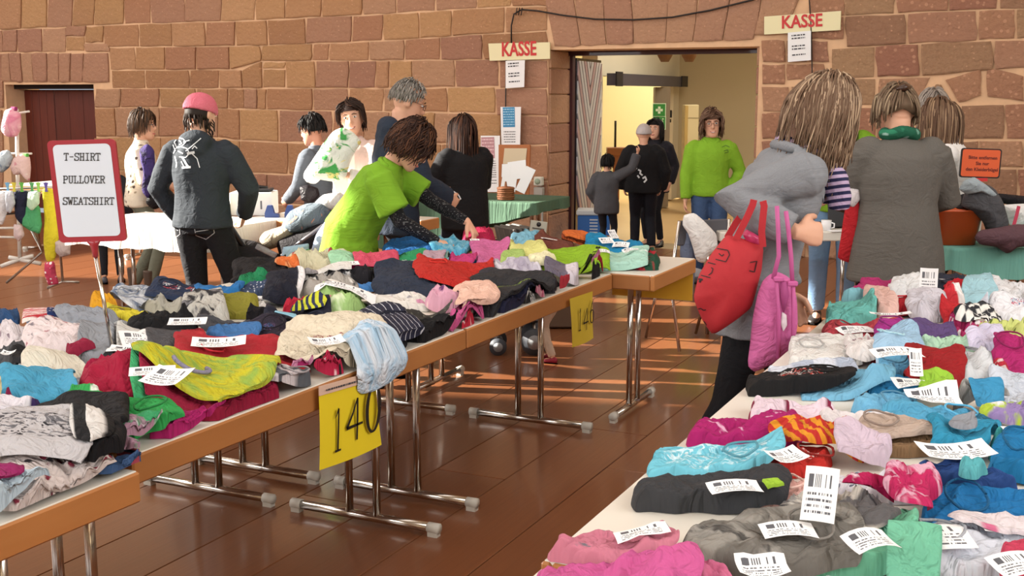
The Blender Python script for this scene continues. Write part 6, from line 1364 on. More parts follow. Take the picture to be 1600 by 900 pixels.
# small child standing behind the table: only stockinged legs and red shoes show
J = person('toddler', 'toddler in beige tights and red trainers standing behind the left tables, only the legs show', 866, 7.15, .74, 60, arms={'R': ((.2, .1, .8), (1, -1, 0)), 'L': ((-.2, .1, .8), (-1, -1, 0))}, top=dict(mat=C('8a5a6a'), bulk=.03), legs=dict(mat=C('cfb8a4'), bulk=.012), shoe='9c1f38', feet={'R': ((.12, .12, .085), (0, 1, 0)), 'L': ((-.10, -.06, .085), (0, 1, 0))}, hairk=dict(c1='7a5a3c', c2='a07c58', n=80, L=.08, r=.008), vox=.007)
CRK = .5
# ================================================================ BAGS, FURNITURE AND OTHER THINGS
def pillow(name, outl, d, th, mat, label=None, cat=None, parent=None, n=40, wr=.006, fr=12., tilt=0., flat=.3, seed=1, group=None):
    "soft closed body with the given outline (photo points at depth d), th thick"
    pts = []; L_ = [Vector((*p, 0)) for p in outl]; per = [(L_[i]-L_[i-1]).length for i in range(len(L_))]; per = per[1:]+per[:1]; tot = sum(per)
    for k in range(n):
        t = tot*k/n; i = 0
        while t > per[i] and i < len(per)-1: t -= per[i]; i += 1
        pts.append(L_[i].lerp(L_[(i+1) % len(L_)], t/per[i]))
    for _ in range(1): pts = [(pts[i-1]+pts[i]*4+pts[(i+1) % n])/6 for i in range(n)]
    c = sum(pts, Vector((0, 0, 0)))/n; C0 = D(c.x, c.y, d); rs = [1, .97, .9, .75, .5, .25]; vs = []; f = []; o3 = Vector((seed*2.3, seed, 0))
    def pt(p, r, sg):
        q = c+(p-c)*r; h = (1-r**2.2)**.5*th/2 if r < 1 else 0; w_ = D(q.x, q.y, d+tilt*(q.y-c.y)/100)
        nn = noise.noise(w_*fr+o3)+.6*noise.noise(w_*fr*2.3-o3); hh = h+wr*nn*min(1, (1-r)*8); return w_+FV*(sg*max(hh, .0005))
    for sg in (-1, 1):
        b = len(vs)
        for r in rs: vs += [pt(p, r, sg) for p in pts]
        vs.append(pt(c, 0, sg) if False else D(c.x, c.y, d)+FV*sg*th/2)
        for i in range(len(rs)-1):
            for k in range(n): q = (b+i*n+k, b+i*n+(k+1) % n, b+(i+1)*n+(k+1) % n, b+(i+1)*n+k); f.append(q if sg > 0 else q[::-1])
        for k in range(n): q = (b+(len(rs)-1)*n+k, b+(len(rs)-1)*n+(k+1) % n, b+len(rs)*n); f.append(q if sg > 0 else q[::-1])
    m = MB(); base = Vector((0, 0, 0)) if parent else C0
    uv = [((p-C0).dot(RV), p.z-C0.z) for p in vs]; m.add([p-base for p in vs], f, True, uv)
    bm = bmesh.new(); me = m.mesh(name); bm.from_mesh(me); bmesh.ops.remove_doubles(bm, verts=bm.verts, dist=.0006); bmesh.ops.recalc_face_normals(bm, faces=bm.faces); bm.to_mesh(me); bm.free()
    o = link(name, me, mat)
    if parent: o.parent = parent; o.location = -Vector(parent.location)
    else: o.location = base; tag(o, label, cat, group)
    return o
def ribbon(pts, w_, th=.003):
    "flat strap through 3-D points, facing the camera"
    m = MB(); pts = [Vector(p) for p in pts]; rings = []
    for i, p in enumerate(pts):
        t = (pts[min(i+1, len(pts)-1)]-pts[max(i-1, 0)]).normalized(); a = t.cross(FV).normalized(); b = t.cross(a)
        rings.append([p+a*x*w_/2+b*y*th/2 for x, y in ((-1, -1), (1, -1), (1, 1), (-1, 1))])
    m.rings(rings, False); return m
def surf_print(o, strokes, wpx, mat, name='print'): return decal({'W': Matrix.Translation(o.location), 'x': o}, 'x', strokes, wpx, mat, name)
def tablecloth(x0, x1, y0, y1, z, drop, mat, label, amp=.012, name='tablecloth', seed=1):
    m = MB(); per = []; nx, ny = 40, 18
    for i in range(nx): per.append((x0+(x1-x0)*i/nx, y0, 0, -1))
    for i in range(ny): per.append((x1, y0+(y1-y0)*i/ny, 1, 0))
    for i in range(nx): per.append((x1-(x1-x0)*i/nx, y1, 0, 1))
    for i in range(ny): per.append((x0, y1-(y1-y0)*i/ny, -1, 0))
    rings = []; n = len(per)
    for k, f in enumerate((0, .0, .15, .45, .75, 1)):
        r = []
        for i, (x, y, nx_, ny_) in enumerate(per):
            dp = drop(x, y) if callable(drop) else drop; w_ = math.sin(i*.9+seed)*.6+math.sin(i*.37+2*seed)*.7; o = .004+f*dp*.10+f*amp*w_ if k else -.002
            r.append(Vector((x+nx_*o, y+ny_*o, z+.004-(f*dp*(1+.05*w_) if k > 1 else (0 if k == 0 else .003)))))
        rings.append(r)
    c = [Vector(((x0+x1)/2, (y0+y1)/2, z+.004))]
    m.rings(rings, True, False); b = len(m.v); m.v += [tuple(c[0])]; m.uv += [(0, 0)]
    for i in range(n): m.f.append((i, (i+1) % n, b)); m.sm.append(False)
    loc = Vector(((x0+x1)/2, (y0+y1)/2, z)); m.v = [tuple(Vector(v)-loc) for v in m.v]; o = m.build(name, mat); o.location = loc; return tag(o, label, 'tablecloth')
# -- red tote bag and pink gym bag on the arm of the woman in the grey coat
dB = 4.17
TOTE = plain('red_nonwoven', 'b3262f', .75, 0, .05, 60, bs=.2)
e = empty('tote_bag', D(1135, 450, dB), 0, 'red shopping bag with black line print hanging from the grey-coated woman\'s arm', 'bag')
b = pillow('bag_body', [(1136, 366), (1158, 372), (1193, 382), (1190, 420), (1182, 450), (1174, 480), (1150, 500), (1113, 524), (1097, 500), (1083, 466), (1092, 430), (1112, 396)], dB, .16, TOTE, parent=e, wr=.012, fr=9, n=56)
for st, dd in (([(1136, 372), (1143, 360), (1152, 345), (1163, 330), (1172, 318), (1176, 312)], .05), ([(1150, 374), (1158, 358), (1168, 338), (1176, 320), (1178, 312)], -.04), ([(1192, 386), (1190, 362), (1192, 340), (1194, 322), (1192, 314)], -.05)):
    part(ribbon([D(x, y, dB+dd*(1 if i == 0 else 1)) for i, (x, y) in enumerate(st)], .024), 'strap', TOTE, e)
pb = plain('black_print', '1c1418', .7)
o_ = {'W': Matrix.Identity(4), 'x': b}
decal({'W': Matrix.Translation(Vector(e.location)) @ Matrix.Translation(b.location), 'x': b}, 'x', [[(1120, 388), (1137, 391), (1140, 398), (1134, 409), (1118, 405)], [(1123, 396), (1128, 400), (1131, 397)], [(1106, 410), (1118, 413)], [(1111, 418), (1114, 420), (1112, 426), (1107, 430)], [(1095, 430), (1110, 434)], [3, (1091, 436), (1098, 437)], [4, (1092, 439), (1095, 440)], [(1087, 480), (1091, 483), (1095, 482), (1099, 485), (1103, 484)], [(1172, 410), (1183, 408), (1179, 425), (1171, 423)], [(1098, 500), (1104, 508)]], 1.5, pb, 'line_print')
pillow('sweet_bag', [(1160, 366), (1166, 358), (1178, 364), (1190, 372), (1186, 384), (1168, 380)], dB, .05, plain('bright_packet', 'c43a6a', .3, 0, .3, 40), 'small shiny red and pink packet sticking out of the red bag', 'packet')
PINK = C('c968a0'); PINKD = plain('pink_cord', 'c05a96', .6)
dP = 4.10
e = empty('drawstring_bag', D(1207, 500, dP), 0, 'pink drawstring gym bag with two thick cords on the grey-coated woman\'s arm', 'bag')
b = pillow('bag_body', [(1203, 428), (1215, 424), (1228, 430), (1240, 440), (1245, 470), (1246, 505), (1240, 545), (1228, 560), (1200, 572), (1178, 582), (1168, 572), (1172, 540), (1176, 500), (1184, 460), (1192, 438)], dP, .12, PINK, parent=e, wr=.012, fr=8, n=56)
for st in ([(1208, 436), (1217, 400), (1216, 360), (1214, 322)], [(1238, 440), (1236, 400), (1232, 360), (1228, 330)], [(1213, 430), (1217, 480), (1216, 560)], [(1239, 440), (1240, 480), (1239, 545)]):
    mm = MB(); mm.tube([D(x, y, dP-.075) for x, y in st], .0078, 8); part(mm, 'cord', PINKD, e)
for x, y in ((1216, 436), (1238, 443)): mm = MB(); c = D(x, y, dP-.08); mm.bbox(c, (.036, .022, .018), .004, rot=YAW); part(mm, 'cord_stop', PINKD, e)
pillow('label', [(1222, 487), (1229, 492), (1230, 508), (1224, 518), (1219, 505)], dP-.07, .008, plain('pale_label', 'd9ccd4', .5, 0, .2, 80), parent=e)
mm = MB(); mm.tube([D(x, y, dP-.08) for x, y in ((1224, 440), (1226, 462), (1224, 488))], [.012, .016, .003], 8); part(mm, 'tassel', plain('dark_pink', '9c3f78', .7), e)
# -- plastic bag held by the smiling woman; phone-like bits
pillow('plastic_bag', [(500, 232), (520, 205), (535, 198), (552, 206), (566, 222), (558, 232), (548, 250), (540, 280), (520, 284), (486, 278), (490, 250)], 8.15, .14, C('dfe4da', 'camo', '3f9a4c', 'e3d88a', sc=.9, ang=30, rough=.35), 'white and green plastic bag with pale yellow patches held by the smiling woman', 'bag', wr=.014)
# -- scarf and handbag of the woman in the patterned jacket
pillow('scarf', [(218, 232), (230, 224), (240, 232), (242, 256), (238, 290), (232, 312), (222, 300), (226, 268), (220, 250)], 9.35, .12, C('3c2f66', 'camo', '251f3c', '5c4a8a'), 'dark purple padded scarf over the arm of the woman in the patterned jacket', 'scarf', wr=.016)
e = empty('handbag', D(246, 300, 9.4), 0, 'black handbag with looped handles beside the dark purple scarf', 'bag')
pillow('bag_body', [(232, 290), (245, 280), (262, 284), (262, 320), (240, 328), (228, 318)], 9.4, .12, C('17161a', rough=.5), parent=e)
mm = MB(); mm.tube([D(x, y, 9.4) for x, y in ((236, 290), (237, 268), (243, 258), (252, 260), (260, 272), (262, 286))], .010, 6); part(mm, 'handle', BLACKP, e)
pillow('shoulder_bag', [(468, 292), (480, 288), (497, 294), (500, 306), (486, 320), (470, 312)], 8.9, .1, C('201c22', rough=.5), 'small black bag at the hip of the dark-haired woman with glasses', 'bag')
# -- tables at the back left
c = P(325, 361, ZT); table(c.x-1.2, c.x, c.y, c.y+.74, ZT, 'folding table under the white cloth at the back left', legs='x')
tablecloth(c.x-1.21, c.x+.005, c.y-.005, c.y+.75, ZT, .15, C('e4dfd6'), 'white cloth over the table beside the person in the hooded sweater', amp=.01)
c2 = P(402, 346, ZT); table(c2.x-.22, c2.x+.72, c2.y+.10, c2.y+.78, ZT, 'bare white-topped table behind the pushchair', legs='x')
for X0, Y0, lab in ((P(175, 405).x, P(175, 405).y, 'narrow white table farther back at the left behind the sign'),): table(X0-1.4, X0+.3, Y0, Y0+.6, .70, lab, legs='x')
bx_ = D(397, 306, 8.55); e = empty('cardboard_box', (bx_.x, bx_.y, ZT), YAW, 'white cardboard box with a black tray on top on the bare white table', 'box')
mm = MB(); mm.bbox((0, 0, .085), (.30, .24, .165), .004); mm.build('box', plain('white_card', 'd6d6d4', .6), e)
mm = MB(); mm.box((-.06, -.1215, .055), (.07, .002, .035)); mm.box((.075, -.1215, .08), (.012, .002, .06)); mm.build('print', plain('grey_print', '5a5a60', .6), e)
mm = MB(); mm.bbox((.04, 0, .18), (.18, .16, .022), .006); mm.tube([(-.04, 0, .19), (.0, 0, .205), (.1, 0, .195)], .012, 6); mm.build('tray', BLACKP, e)
for px_, lab in ((425, 'dark blue stapler-like holder right of the white box'), (456, 'blue tape holder alone on the bare white table')):
    q = D(px_, 315, 8.35); mm = MB(); mm.prism([(-.05, 0), (.05, 0), (.045, .025), (.015, .03), (.0, .085), (-.03, .085), (-.05, .03)], -.025, .025); o = mm.build('tape_dispenser', plain('blue_plastic', '27407c', .35)); o.location = (q.x, q.y, ZT+.001); o.rotation_euler = (0, 0, YAW); tag(o, lab, 'tape dispenser')
q = D(352, 312, 8.4); mm = MB(); mm.tube([(0, 0, 0), (0, 0, .10), (0, 0, .12), (0, 0, .15)], [.03, .03, .012, .012], 12); o = mm.build('bottle', plain('cream_plastic', 'd8cfa8', .4)); o.location = (q.x, q.y, ZT+.001); tag(o, 'cream bottle on the back table right of the hooded person', 'bottle')
# -- pushchair
dS2 = 7.6; e = empty('pushchair', (D(440, 400, dS2).x, D(440, 400, dS2).y, 0), 0, 'black and grey pushchair parked behind the left tables', 'pushchair')
BF = C('201d20'); TUBEM = plain('black_tube', '1a191b', .35)
def wt(pts, r, nm, mat, n=8, par=None): mm = MB(); mm.tube([D(x, y, dd) for x, y, dd in pts], r, n); return part(mm, nm, mat, par or e)
wt([(346, 337, 7.3), (360, 354, 7.35), (378, 382, 7.4), (398, 404, 7.5), (440, 430, 7.6)], .019, 'handle', TUBEM)
wt([(378, 382, 7.9), (440, 400, 7.9), (520, 345, 7.9)], .013, 'frame', TUBEM)
wt([(440, 400, 7.4), (505, 352, 7.4), (512, 356, 7.4)], .012, 'frame', plain('grey_tube', '77757a', .3, .6))
wt([(398, 404, 7.5), (420, 470, 7.5), (430, 500, 7.5)], .012, 'frame', TUBEM); wt([(505, 352, 7.6), (440, 460, 7.6), (420, 510, 7.6)], .012, 'frame', TUBEM)
pillow('basket', [(352, 386), (366, 372), (400, 378), (432, 398), (438, 425), (400, 430), (360, 412), (346, 398)], 7.5, .35, BF, parent=e)
pillow('side_pocket', [(402, 380), (434, 396), (430, 404), (398, 388)], 7.3, .05, C('8a878a'), parent=e)
pillow('seat', [(430, 372), (470, 360), (505, 340), (520, 352), (516, 392), (480, 410), (440, 408)], 7.7, .34, BF, parent=e)
pillow('seat_pad', [(398, 384), (412, 362), (444, 352), (470, 346), (468, 362), (440, 384), (410, 394)], 7.75, .30, C('a39684', 'tie', '8c7c6c'), parent=e)
pillow('canopy', [(440, 352), (452, 330), (478, 318), (505, 316), (520, 330), (518, 350), (480, 362), (452, 366)], 7.75, .36, C('6a7680', 'camo', '55606a', 'c9886c'), parent=e)
pillow('headrest', [(492, 316), (505, 304), (530, 300), (545, 310), (540, 326), (515, 330), (498, 326)], 7.8, .20, C('e4e0da'), parent=e)
for px_, py_, dd in ((420, 508, 7.4), (432, 500, 7.8)):
    q = D(px_, 145, dd); mm = MB(); mm.tube([Vector((q.x, q.y, .1))-FV*.02, Vector((q.x, q.y, .1))+FV*.02], .1, 20); part(mm, 'wheel', plain('tyre', '2a2a2c', .7), e)
pillow('blanket', [(486, 392), (494, 366), (512, 340), (528, 322), (542, 320), (540, 340), (532, 370), (520, 392), (498, 398)], 7.35, .10, C('a9b9d4', 'stripe', 'd4dce8', sc=.5), 'pale blue blanket hanging over the pushchair beside the leaning woman', 'blanket')
pillow('cloth', [(442, 386), (470, 382), (483, 380), (482, 402), (460, 408), (440, 404)], 7.2, .04, C('9db7d0'), 'pale blue square cloth on the pushchair seat', 'cloth')
# -- low wheeled frame seen below the left tables
q = D(808, 145, 7.45); e = empty('trolley', (q.x, q.y, 0), YAW, 'low wheeled frame standing behind the left tables, only its wheels show', 'trolley')
for x, y, r in ((-.12, -.12, .055), (.11, -.12, .085), (-.12, .12, .055), (.11, .12, .085)):
    mm = MB(); mm.tube([(x, y-.016, r), (x, y+.016, r)], r, 20); wh = mm.build('wheel', plain('grey_tyre', '4c5058', .6), e); mm = MB(); mm.tube([(x, y-.02, r), (x, y+.02, r)], r*.55, 14); mm.build('hub', plain('hub_grey', 'a3a6aa', .4), wh)
mm = MB(); mm.bbox((0, 0, .22), (.34, .26, .02), .005); mm.build('deck', BLACKP, e)
for x, y in ((-.12, -.1), (.11, -.1), (-.12, .1), (.11, .1)): mm = MB(); mm.tube([(x, y, .06), (x, y, .22)], .008, 6); mm.build('strut', STEEL, e)
# -- green-clothed table by the wall
c = P(834, 318, ZT); tx0 = c.x-1.55
table(tx0, c.x, c.y, c.y+.7, ZT, 'folding table under the dark green cloth by the notices', legs='x')
tablecloth(tx0-.01, c.x+.01, c.y-.01, c.y+.71, ZT, lambda x, y: .42-.33*max(0, (x-tx0-.55)/1.0)**.8, C('4f6b57'), 'dark green cloth draped slantwise over the table by the notices', amp=.012, seed=3)
q = P(775, 316, ZT); e = empty('basket', (q.x, q.y+.18, ZT+.005), 0, 'round brown wicker basket with a small handle knob on the green cloth', 'basket'); WK = plain('wicker', '8a5430', .7, 0, .3, 90, bs=1.)
for k in range(6): mm = MB(); mm.tube([(.062*math.cos(t)*(1+.05*(k % 2)), .062*math.sin(t)*(1+.05*(k % 2)), .01+k*.017) for t in [2*math.pi*i/20 for i in range(21)]], .010, 6); mm.build('wicker_coil', WK, e)
mm = MB(); mm.tube([(0, 0, .0), (0, 0, .105), (0, 0, .112), (0, 0, .15)], [.06, .06, .012, .006], 14); mm.build('lid', WK, e)
q = P(662, 345, ZT); table(q.x-.5, q.x-.02, q.y, q.y+.26, ZT, 'small beech-edged table glimpsed between the leaning woman and the long-haired one', legs='x')
q = D(655, 345, 8.6)
# grey crates
for k in range(4):
    q = D(794+k*9, 368, 8.3+k*.04); mm = MB()
    M_ = Matrix.Rotation(YAW+R(-62), 3, 'Z') @ Matrix.Rotation(R(14), 3, 'X')
    mm.bbox((0, 0, 0), (.30, .022, .22), .004, M=M_); o = mm.build('folder', plain('dark_grey_card', '5a5854', .6)); o.location = (q.x, q.y, .60); tag(o, ('leftmost', 'second from the left', 'third from the left', 'rightmost')[k]+' of the dark grey folders leaning left of the pale crate', 'folder', 'grey folders leaning beside the crate')
    for t in (-1, 0, 1): mm = MB(); mm.box(Vector((0, 0, 0)), (.012, .026, .20), M=M_); o2 = mm.build('rib', plain('grey_rib', '74716b', .6), o); o2.location = M_ @ Vector((t*.09, 0, 0))
q = D(840, 362, 8.25); M_ = Matrix.Rotation(YAW, 3, 'Z') @ Matrix.Rotation(R(-12), 3, 'X') @ Matrix.Rotation(R(8), 3, 'Y'); e = empty('plastic_crate', (q.x, q.y, .67), 0, 'pale grey slotted plastic crate side leaning under the green-clothed table', 'crate'); PG = plain('pale_grey_plastic', 'a8a698', .5)
mm = MB(); mm.bbox((0, 0, 0), (.12, .02, .17), .004, M=M_); mm.build('panel', PG, e)
for z in (-.06, -.03, 0, .03): mm = MB(); mm.box(M_ @ Vector((0, -.011, z)), (.085, .006, .008), M=M_); mm.build('slot', plain('slot_dark', '4a4842', .7), e)
mm = MB(); mm.tube([M_ @ Vector((0, -.009, .06)), M_ @ Vector((0, -.016, .06))], .016, 12); mm.build('hand_hole', BLACKP, e)
q = D(825, 390, 8.3); mm = MB(); mm.bbox((0, 0, .24), (.62, .36, .46), .01); o = mm.build('storage_box', plain('brown_box', '5c4534', .7)); o.location = (q.x, q.y+.05, 0); o.rotation_euler = (0, 0, YAW); tag(o, 'low dark brown box under the grey folders', 'box')
# -- cooler box in the passage
q = D(928, 365, 13.3); e = empty('cool_box', (q.x, q.y, 0), YAW-.1, 'blue and white cool box standing inside the passage', 'cool box'); CB = plain('cooler_blue', '2a62a8', .4); CW = plain('cooler_white', 'c4ccd0', .4)
mm = MB(); mm.bbox((0, 0, .15), (.36, .26, .28), .012); mm.build('body', CB, e); mm = MB(); mm.bbox((0, 0, .32), (.39, .29, .06), .012); mm.build('lid', CW, e)
mm = MB(); mm.bbox((0, 0, .03), (.375, .275, .05), .006); mm.build('base', CW, e)
for z in (.10, .135, .17, .205, .24): mm = MB(); mm.box((0, -.131, z), (.09, .003, .014)); mm.build('print', CW, e)
mm = MB(); mm.box((0, -.1305, .06), (.35, .003, .012)); mm.build('stripe', plain('orange_stripe', 'c98a3a', .5), e)
mm = MB(); mm.tube([(.205, -.05, .30), (.215, -.05, .10), (.215, .05, .10), (.205, .05, .30)], .008, 6); mm.build('handle', CW, e)
# -- chair with clothes and the cash table
q = D(1082, 145, 7.7); e = empty('folding_chair', (q.x, q.y, 0), YAW+R(20), 'chrome chair with clothes over its back beside the cash table', 'chair')
for s in (-1, 1):
    mm = MB(); mm.tube([(s*.19, -.26, .01), (s*.19, -.12, .44), (s*.18, -.20, .84)], .011, 8); mm.build('leg', CHROME, e); mm = MB(); mm.tube([(s*.19, .22, .01), (s*.19, .02, .46)], .011, 8); mm.build('leg', CHROME, e)
mm = MB(); mm.bbox((0, .05, .45), (.38, .38, .03), .01); mm.build('seat', plain('grey_seat', '55555c', .6), e); mm = MB(); mm.bbox((0, -.18, .76), (.36, .02, .16), .008); mm.build('backrest', plain('grey_seat', '55555c', .6), e)
pillow('shirt', [(1068, 336), (1085, 332), (1100, 345), (1120, 366), (1122, 390), (1108, 398), (1100, 412), (1088, 408), (1082, 385), (1075, 364), (1066, 352)], 7.42, .10, C('e8e6e4'), 'bright white shirt thrown over the chair back', 'shirt', wr=.016)
pillow('trousers', [(1064, 360), (1076, 356), (1084, 380), (1086, 430), (1082, 466), (1076, 470), (1072, 440), (1062, 400)], 7.5, .07, C('6f7a92'), 'grey-blue trousers hanging down from the chair', 'trousers', wr=.012)
pillow('jacket', [(1062, 376), (1072, 366), (1076, 400), (1072, 420), (1066, 410)], 7.7, .08, C('202230'), 'dark navy jacket edge behind the grey-blue trousers', 'jacket')
cA = D(1238, 145, 7.76); e = empty('cash_table', (cA.x, cA.y, 0), YAW+R(2), 'white cash table between the lime green cashier and the grey-coated woman', 'table')
mm = MB(); mm.bbox((0, 0, ZT-.03), (1.02, .6, .06), .006); mm.build('tabletop', WHITE, e)
for s in (-1, 1):
    for t in (-1, 1): mm = MB(); mm.tube([(s*.46, t*.25, .0), (s*.46, t*.25, ZT-.05)], .014, 8); mm.build('leg', CHROME, e)
def ontab(px_, dd, z=0): v = D(px_, 145, dd); return Vector((v.x, v.y, ZT+z))
q = ontab(1330, 7.66, .001); e = empty('laptop', q, YAW+R(6), 'black laptop seen from behind on the cash table', 'laptop'); LB = plain('laptop_black', '1e1e22', .5)
mm = MB(); mm.bbox((0, .12, .011), (.24, .2, .022), .004); mm.build('base', LB, e)
M_ = Matrix.Rotation(R(-8), 3, 'X'); mm = MB(); mm.bbox((0, 0, .115), (.24, .012, .21), .004, M=M_); ld = mm.build('lid', LB, e)
mm = MB(); mm.box(M_ @ Vector((-.095, -.008, .19)), (.022, .002, .005), M=M_ @ Matrix.Rotation(R(-35), 3, 'Y')); mm.build('logo', CW, ld)
mm = MB(); mm.box((-.105, -.008, .035), (.006, .002, .006)); mm.box((-.105, -.008, .05), (.006, .002, .006)); mm.build('port', CW, ld)
q = ontab(1300, 7.55, .001); e = empty('mug', q, 0, 'plain white cup beside the laptop', 'cup'); mm = MB(); mm.tube([(0, 0, 0), (0, 0, .065)], [.030, .033], 18); mm.build('cup', plain('porcelain', 'e8e8ea', .3), e); mm = MB(); mm.tube([(.03, 0, .05), (.05, 0, .045), (.05, 0, .02), (.03, 0, .015)], .005, 6); mm.build('handle', plain('porcelain', 'e8e8ea', .3), e)
q = ontab(1322, 7.5, .003); mm = MB(); mm.bbox((0, 0, 0), (.14, .08, .004), .001); o = mm.build('papers', PAPER); o.location = q; o.rotation_euler = (0, 0, YAW+.2); tag(o, 'flat white papers in front of the laptop', 'paper')
# -- red scarf hanging at the back-coat woman's left side
pillow('scarf', [(1322, 316), (1342, 310), (1344, 350), (1340, 385), (1348, 408), (1330, 412), (1308, 404), (1314, 370), (1318, 340)], 6.27, .05, C('b3242c'), 'red cloth hanging beside the grey-brown coat', 'scarf', wr=.012)
pillow('cloth', [(1316, 304), (1328, 294), (1342, 296), (1344, 312), (1334, 324), (1318, 320)], 6.26, .05, C('d6d0d4', 'floral', '2a2a32', '5a5060', sc=2.), 'small black and white patterned cloth above the red one', 'cloth')
# -- turquoise table with the orange tub
cc = D(1560, 145, 6.95); xa = D(1478, 145, 6.6); e = empty('folding_table', (cc.x, cc.y, 0), YAW, 'folding table under the turquoise cloth at the right', 'table')
mm = MB(); mm.bbox((.12, .0, ZT-.03), (.90, .60, .05), .006); mm.build('tabletop', WHITE, e)
for x in (-.12, .1, .42):
    for y in (-.2, .2): mm = MB(); mm.tube([(x, y, 0), (x, y, ZT-.05)], .012, 8); mm.build('leg', CHROME, e)
mm = MB(); mm.tube([(-.12, -.2, .63), (.1, -.2, .63)], .008, 6); mm.build('cross_bar', CHROME, e)
co = tablecloth(-.33, .60, -.31, .31, ZT, lambda x, y: .13+.05*math.sin((x+.33)*5), C('6fa89c'), 'turquoise cloth over the table with the orange tub', amp=.012, seed=5); co.matrix_world = Matrix.Translation((cc.x, cc.y, ZT)) @ Matrix.Rotation(YAW, 4, 'Z') @ Matrix.Translation((.135, 0, 0))
q = D(1502, 145, 6.85); e = empty('plastic_tub', (q.x, q.y, ZT+.006), YAW, 'bright orange plastic tub on the turquoise cloth', 'tub'); OT = plain('orange_plastic', 'c9541e', .35, coat=.3)
rg = lambda a, b, z: [Vector((a*math.copysign(abs(math.cos(t))**.5, math.cos(t)), b*math.copysign(abs(math.sin(t))**.5, math.sin(t)), z)) for t in [2*math.pi*k/32 for k in range(32)]]
mm = MB(); mm.rings([rg(.115, .10, 0), rg(.145, .125, .19), rg(.16, .14, .195), rg(.16, .14, .205), rg(.138, .118, .205), rg(.105, .09, .02)], True, True); mm.build('tub', OT, e)
for i, (ol, dd, th, cc_, lab) in enumerate((
    ([(1502, 322), (1510, 296), (1530, 284), (1552, 292), (1566, 316), (1576, 350), (1570, 372), (1552, 378), (1540, 350), (1520, 330)], 6.72, .18, '4b4b4f', 'dark grey jacket spilling out of the orange tub'),
    ([(1498, 296), (1506, 282), (1522, 276), (1542, 290), (1560, 306), (1556, 312), (1530, 300), (1510, 304)], 6.68, .10, '9aa6ad', 'pale blue-grey sleeve lying over the dark grey jacket'),
    ([(1494, 326), (1502, 304), (1520, 300), (1532, 318), (1524, 330)], 6.78, .14, '26262a', 'black garment inside the orange tub'),
    ([(1522, 372), (1530, 360), (1560, 356), (1590, 350), (1625, 352), (1625, 384), (1585, 386), (1574, 398), (1558, 386), (1530, 382)], 6.58, .16, '5b4148', 'plum brown garment lying on the turquoise cloth'),)):
    pillow('garment', ol, dd, th, C(cc_), lab, 'clothing', wr=.018, seed=i+3)
e = empty('carrier_bag', D(1590, 335, 7.0), 0, 'white carrier bag with a pinkish red stripe at the right edge', 'bag')
pillow('bag_body', [(1566, 320), (1600, 318), (1625, 320), (1625, 356), (1580, 356), (1574, 340)], 7.0, .12, C('dcdcdc'), parent=e, wr=.006)
part(ribbon([D(x, y, 6.92) for x, y in ((1592, 322), (1588, 338), (1584, 352))], .02), 'stripe', plain('pink_red', 'c43a58', .5), e)
pillow('bag', [(1544, 306), (1560, 302), (1600, 306), (1630, 308), (1630, 322), (1590, 322), (1566, 318)], 7.2, .12, C('1f1c20'), 'black bag lying behind the white carrier bag', 'bag')
# orange sign
dO = 7.02; q = [D(1498, 277, dO), D(1561, 279, dO), D(1564, 231, dO), D(1498, 231, dO)]
e = empty('table_sign', q[0], 0, 'orange sign with a black rim reading Bitte entfernen Sie nur den Kleiderbügel', 'sign'); M, w_, h_ = on(q)
def sl2(x, y, z): return M @ Vector((x, y, z))
def rr2(x0, y0, x1, y1, r, z): return [sl2(cx+r*math.cos(R(a0+k*22.5)), cy+r*math.sin(R(a0+k*22.5)), z) for cx, cy, a0 in ((x1-r, y0+r, -90), (x1-r, y1-r, 0), (x0+r, y1-r, 90), (x0+r, y0+r, 180)) for k in range(5)]
a, b = rr2(0, 0, w_, h_, .016, .005), rr2(0, 0, w_, h_, .016, -.005); k = len(a); mm = MB()
mm.add(a+b, [tuple(range(k)), tuple(range(k, 2*k))[::-1]]+[(i, (i+1) % k, k+(i+1) % k, k+i) for i in range(k)]); part(mm, 'frame', plain('black_rim', '1a1214', .4), e)
mm = MB(); mm.add(rr2(.008, .008, w_-.008, h_-.007, .012, .0065), [tuple(range(k))]); part(mm, 'sheet', plain('orange_sheet', 'd85a2a', .5), e)
mm = MB()
for i, t in enumerate(('Bitte entfernen', 'Sie nur', 'den Kleiderbügel')):
    x_ = text_mb(t, .028, M @ Matrix.Translation((w_*.54, h_*(.64-.2*i), .008)), .0005, .0004); mm.add(x_.v, x_.f)
part(mm, 'lettering', plain('dark_red_ink', '5c1a14', .6), e)
mm = MB(); mm.tube([sl2(w_*.5, .005, -.006), sl2(w_*.5, -.30, -.006)], .007, 8); part(mm, 'pole', STEEL, e); mm = MB(); mm.box(sl2(w_*.5, -.01, .0), (.10, .012, .02), rot=YAW); part(mm, 'clamp', RED, e)
q = D(1494, 430, 6.5); mm = MB(); mm.bbox((0, 0, .28), (.12, .2, .55), .01); o = mm.build('cardboard_box', plain('brown_card', '7a5230', .8)); o.location = (q.x, q.y+.3, 0); o.rotation_euler = (0, 0, YAW+.2); tag(o, 'brown cardboard box standing under the turquoise cloth', 'box')
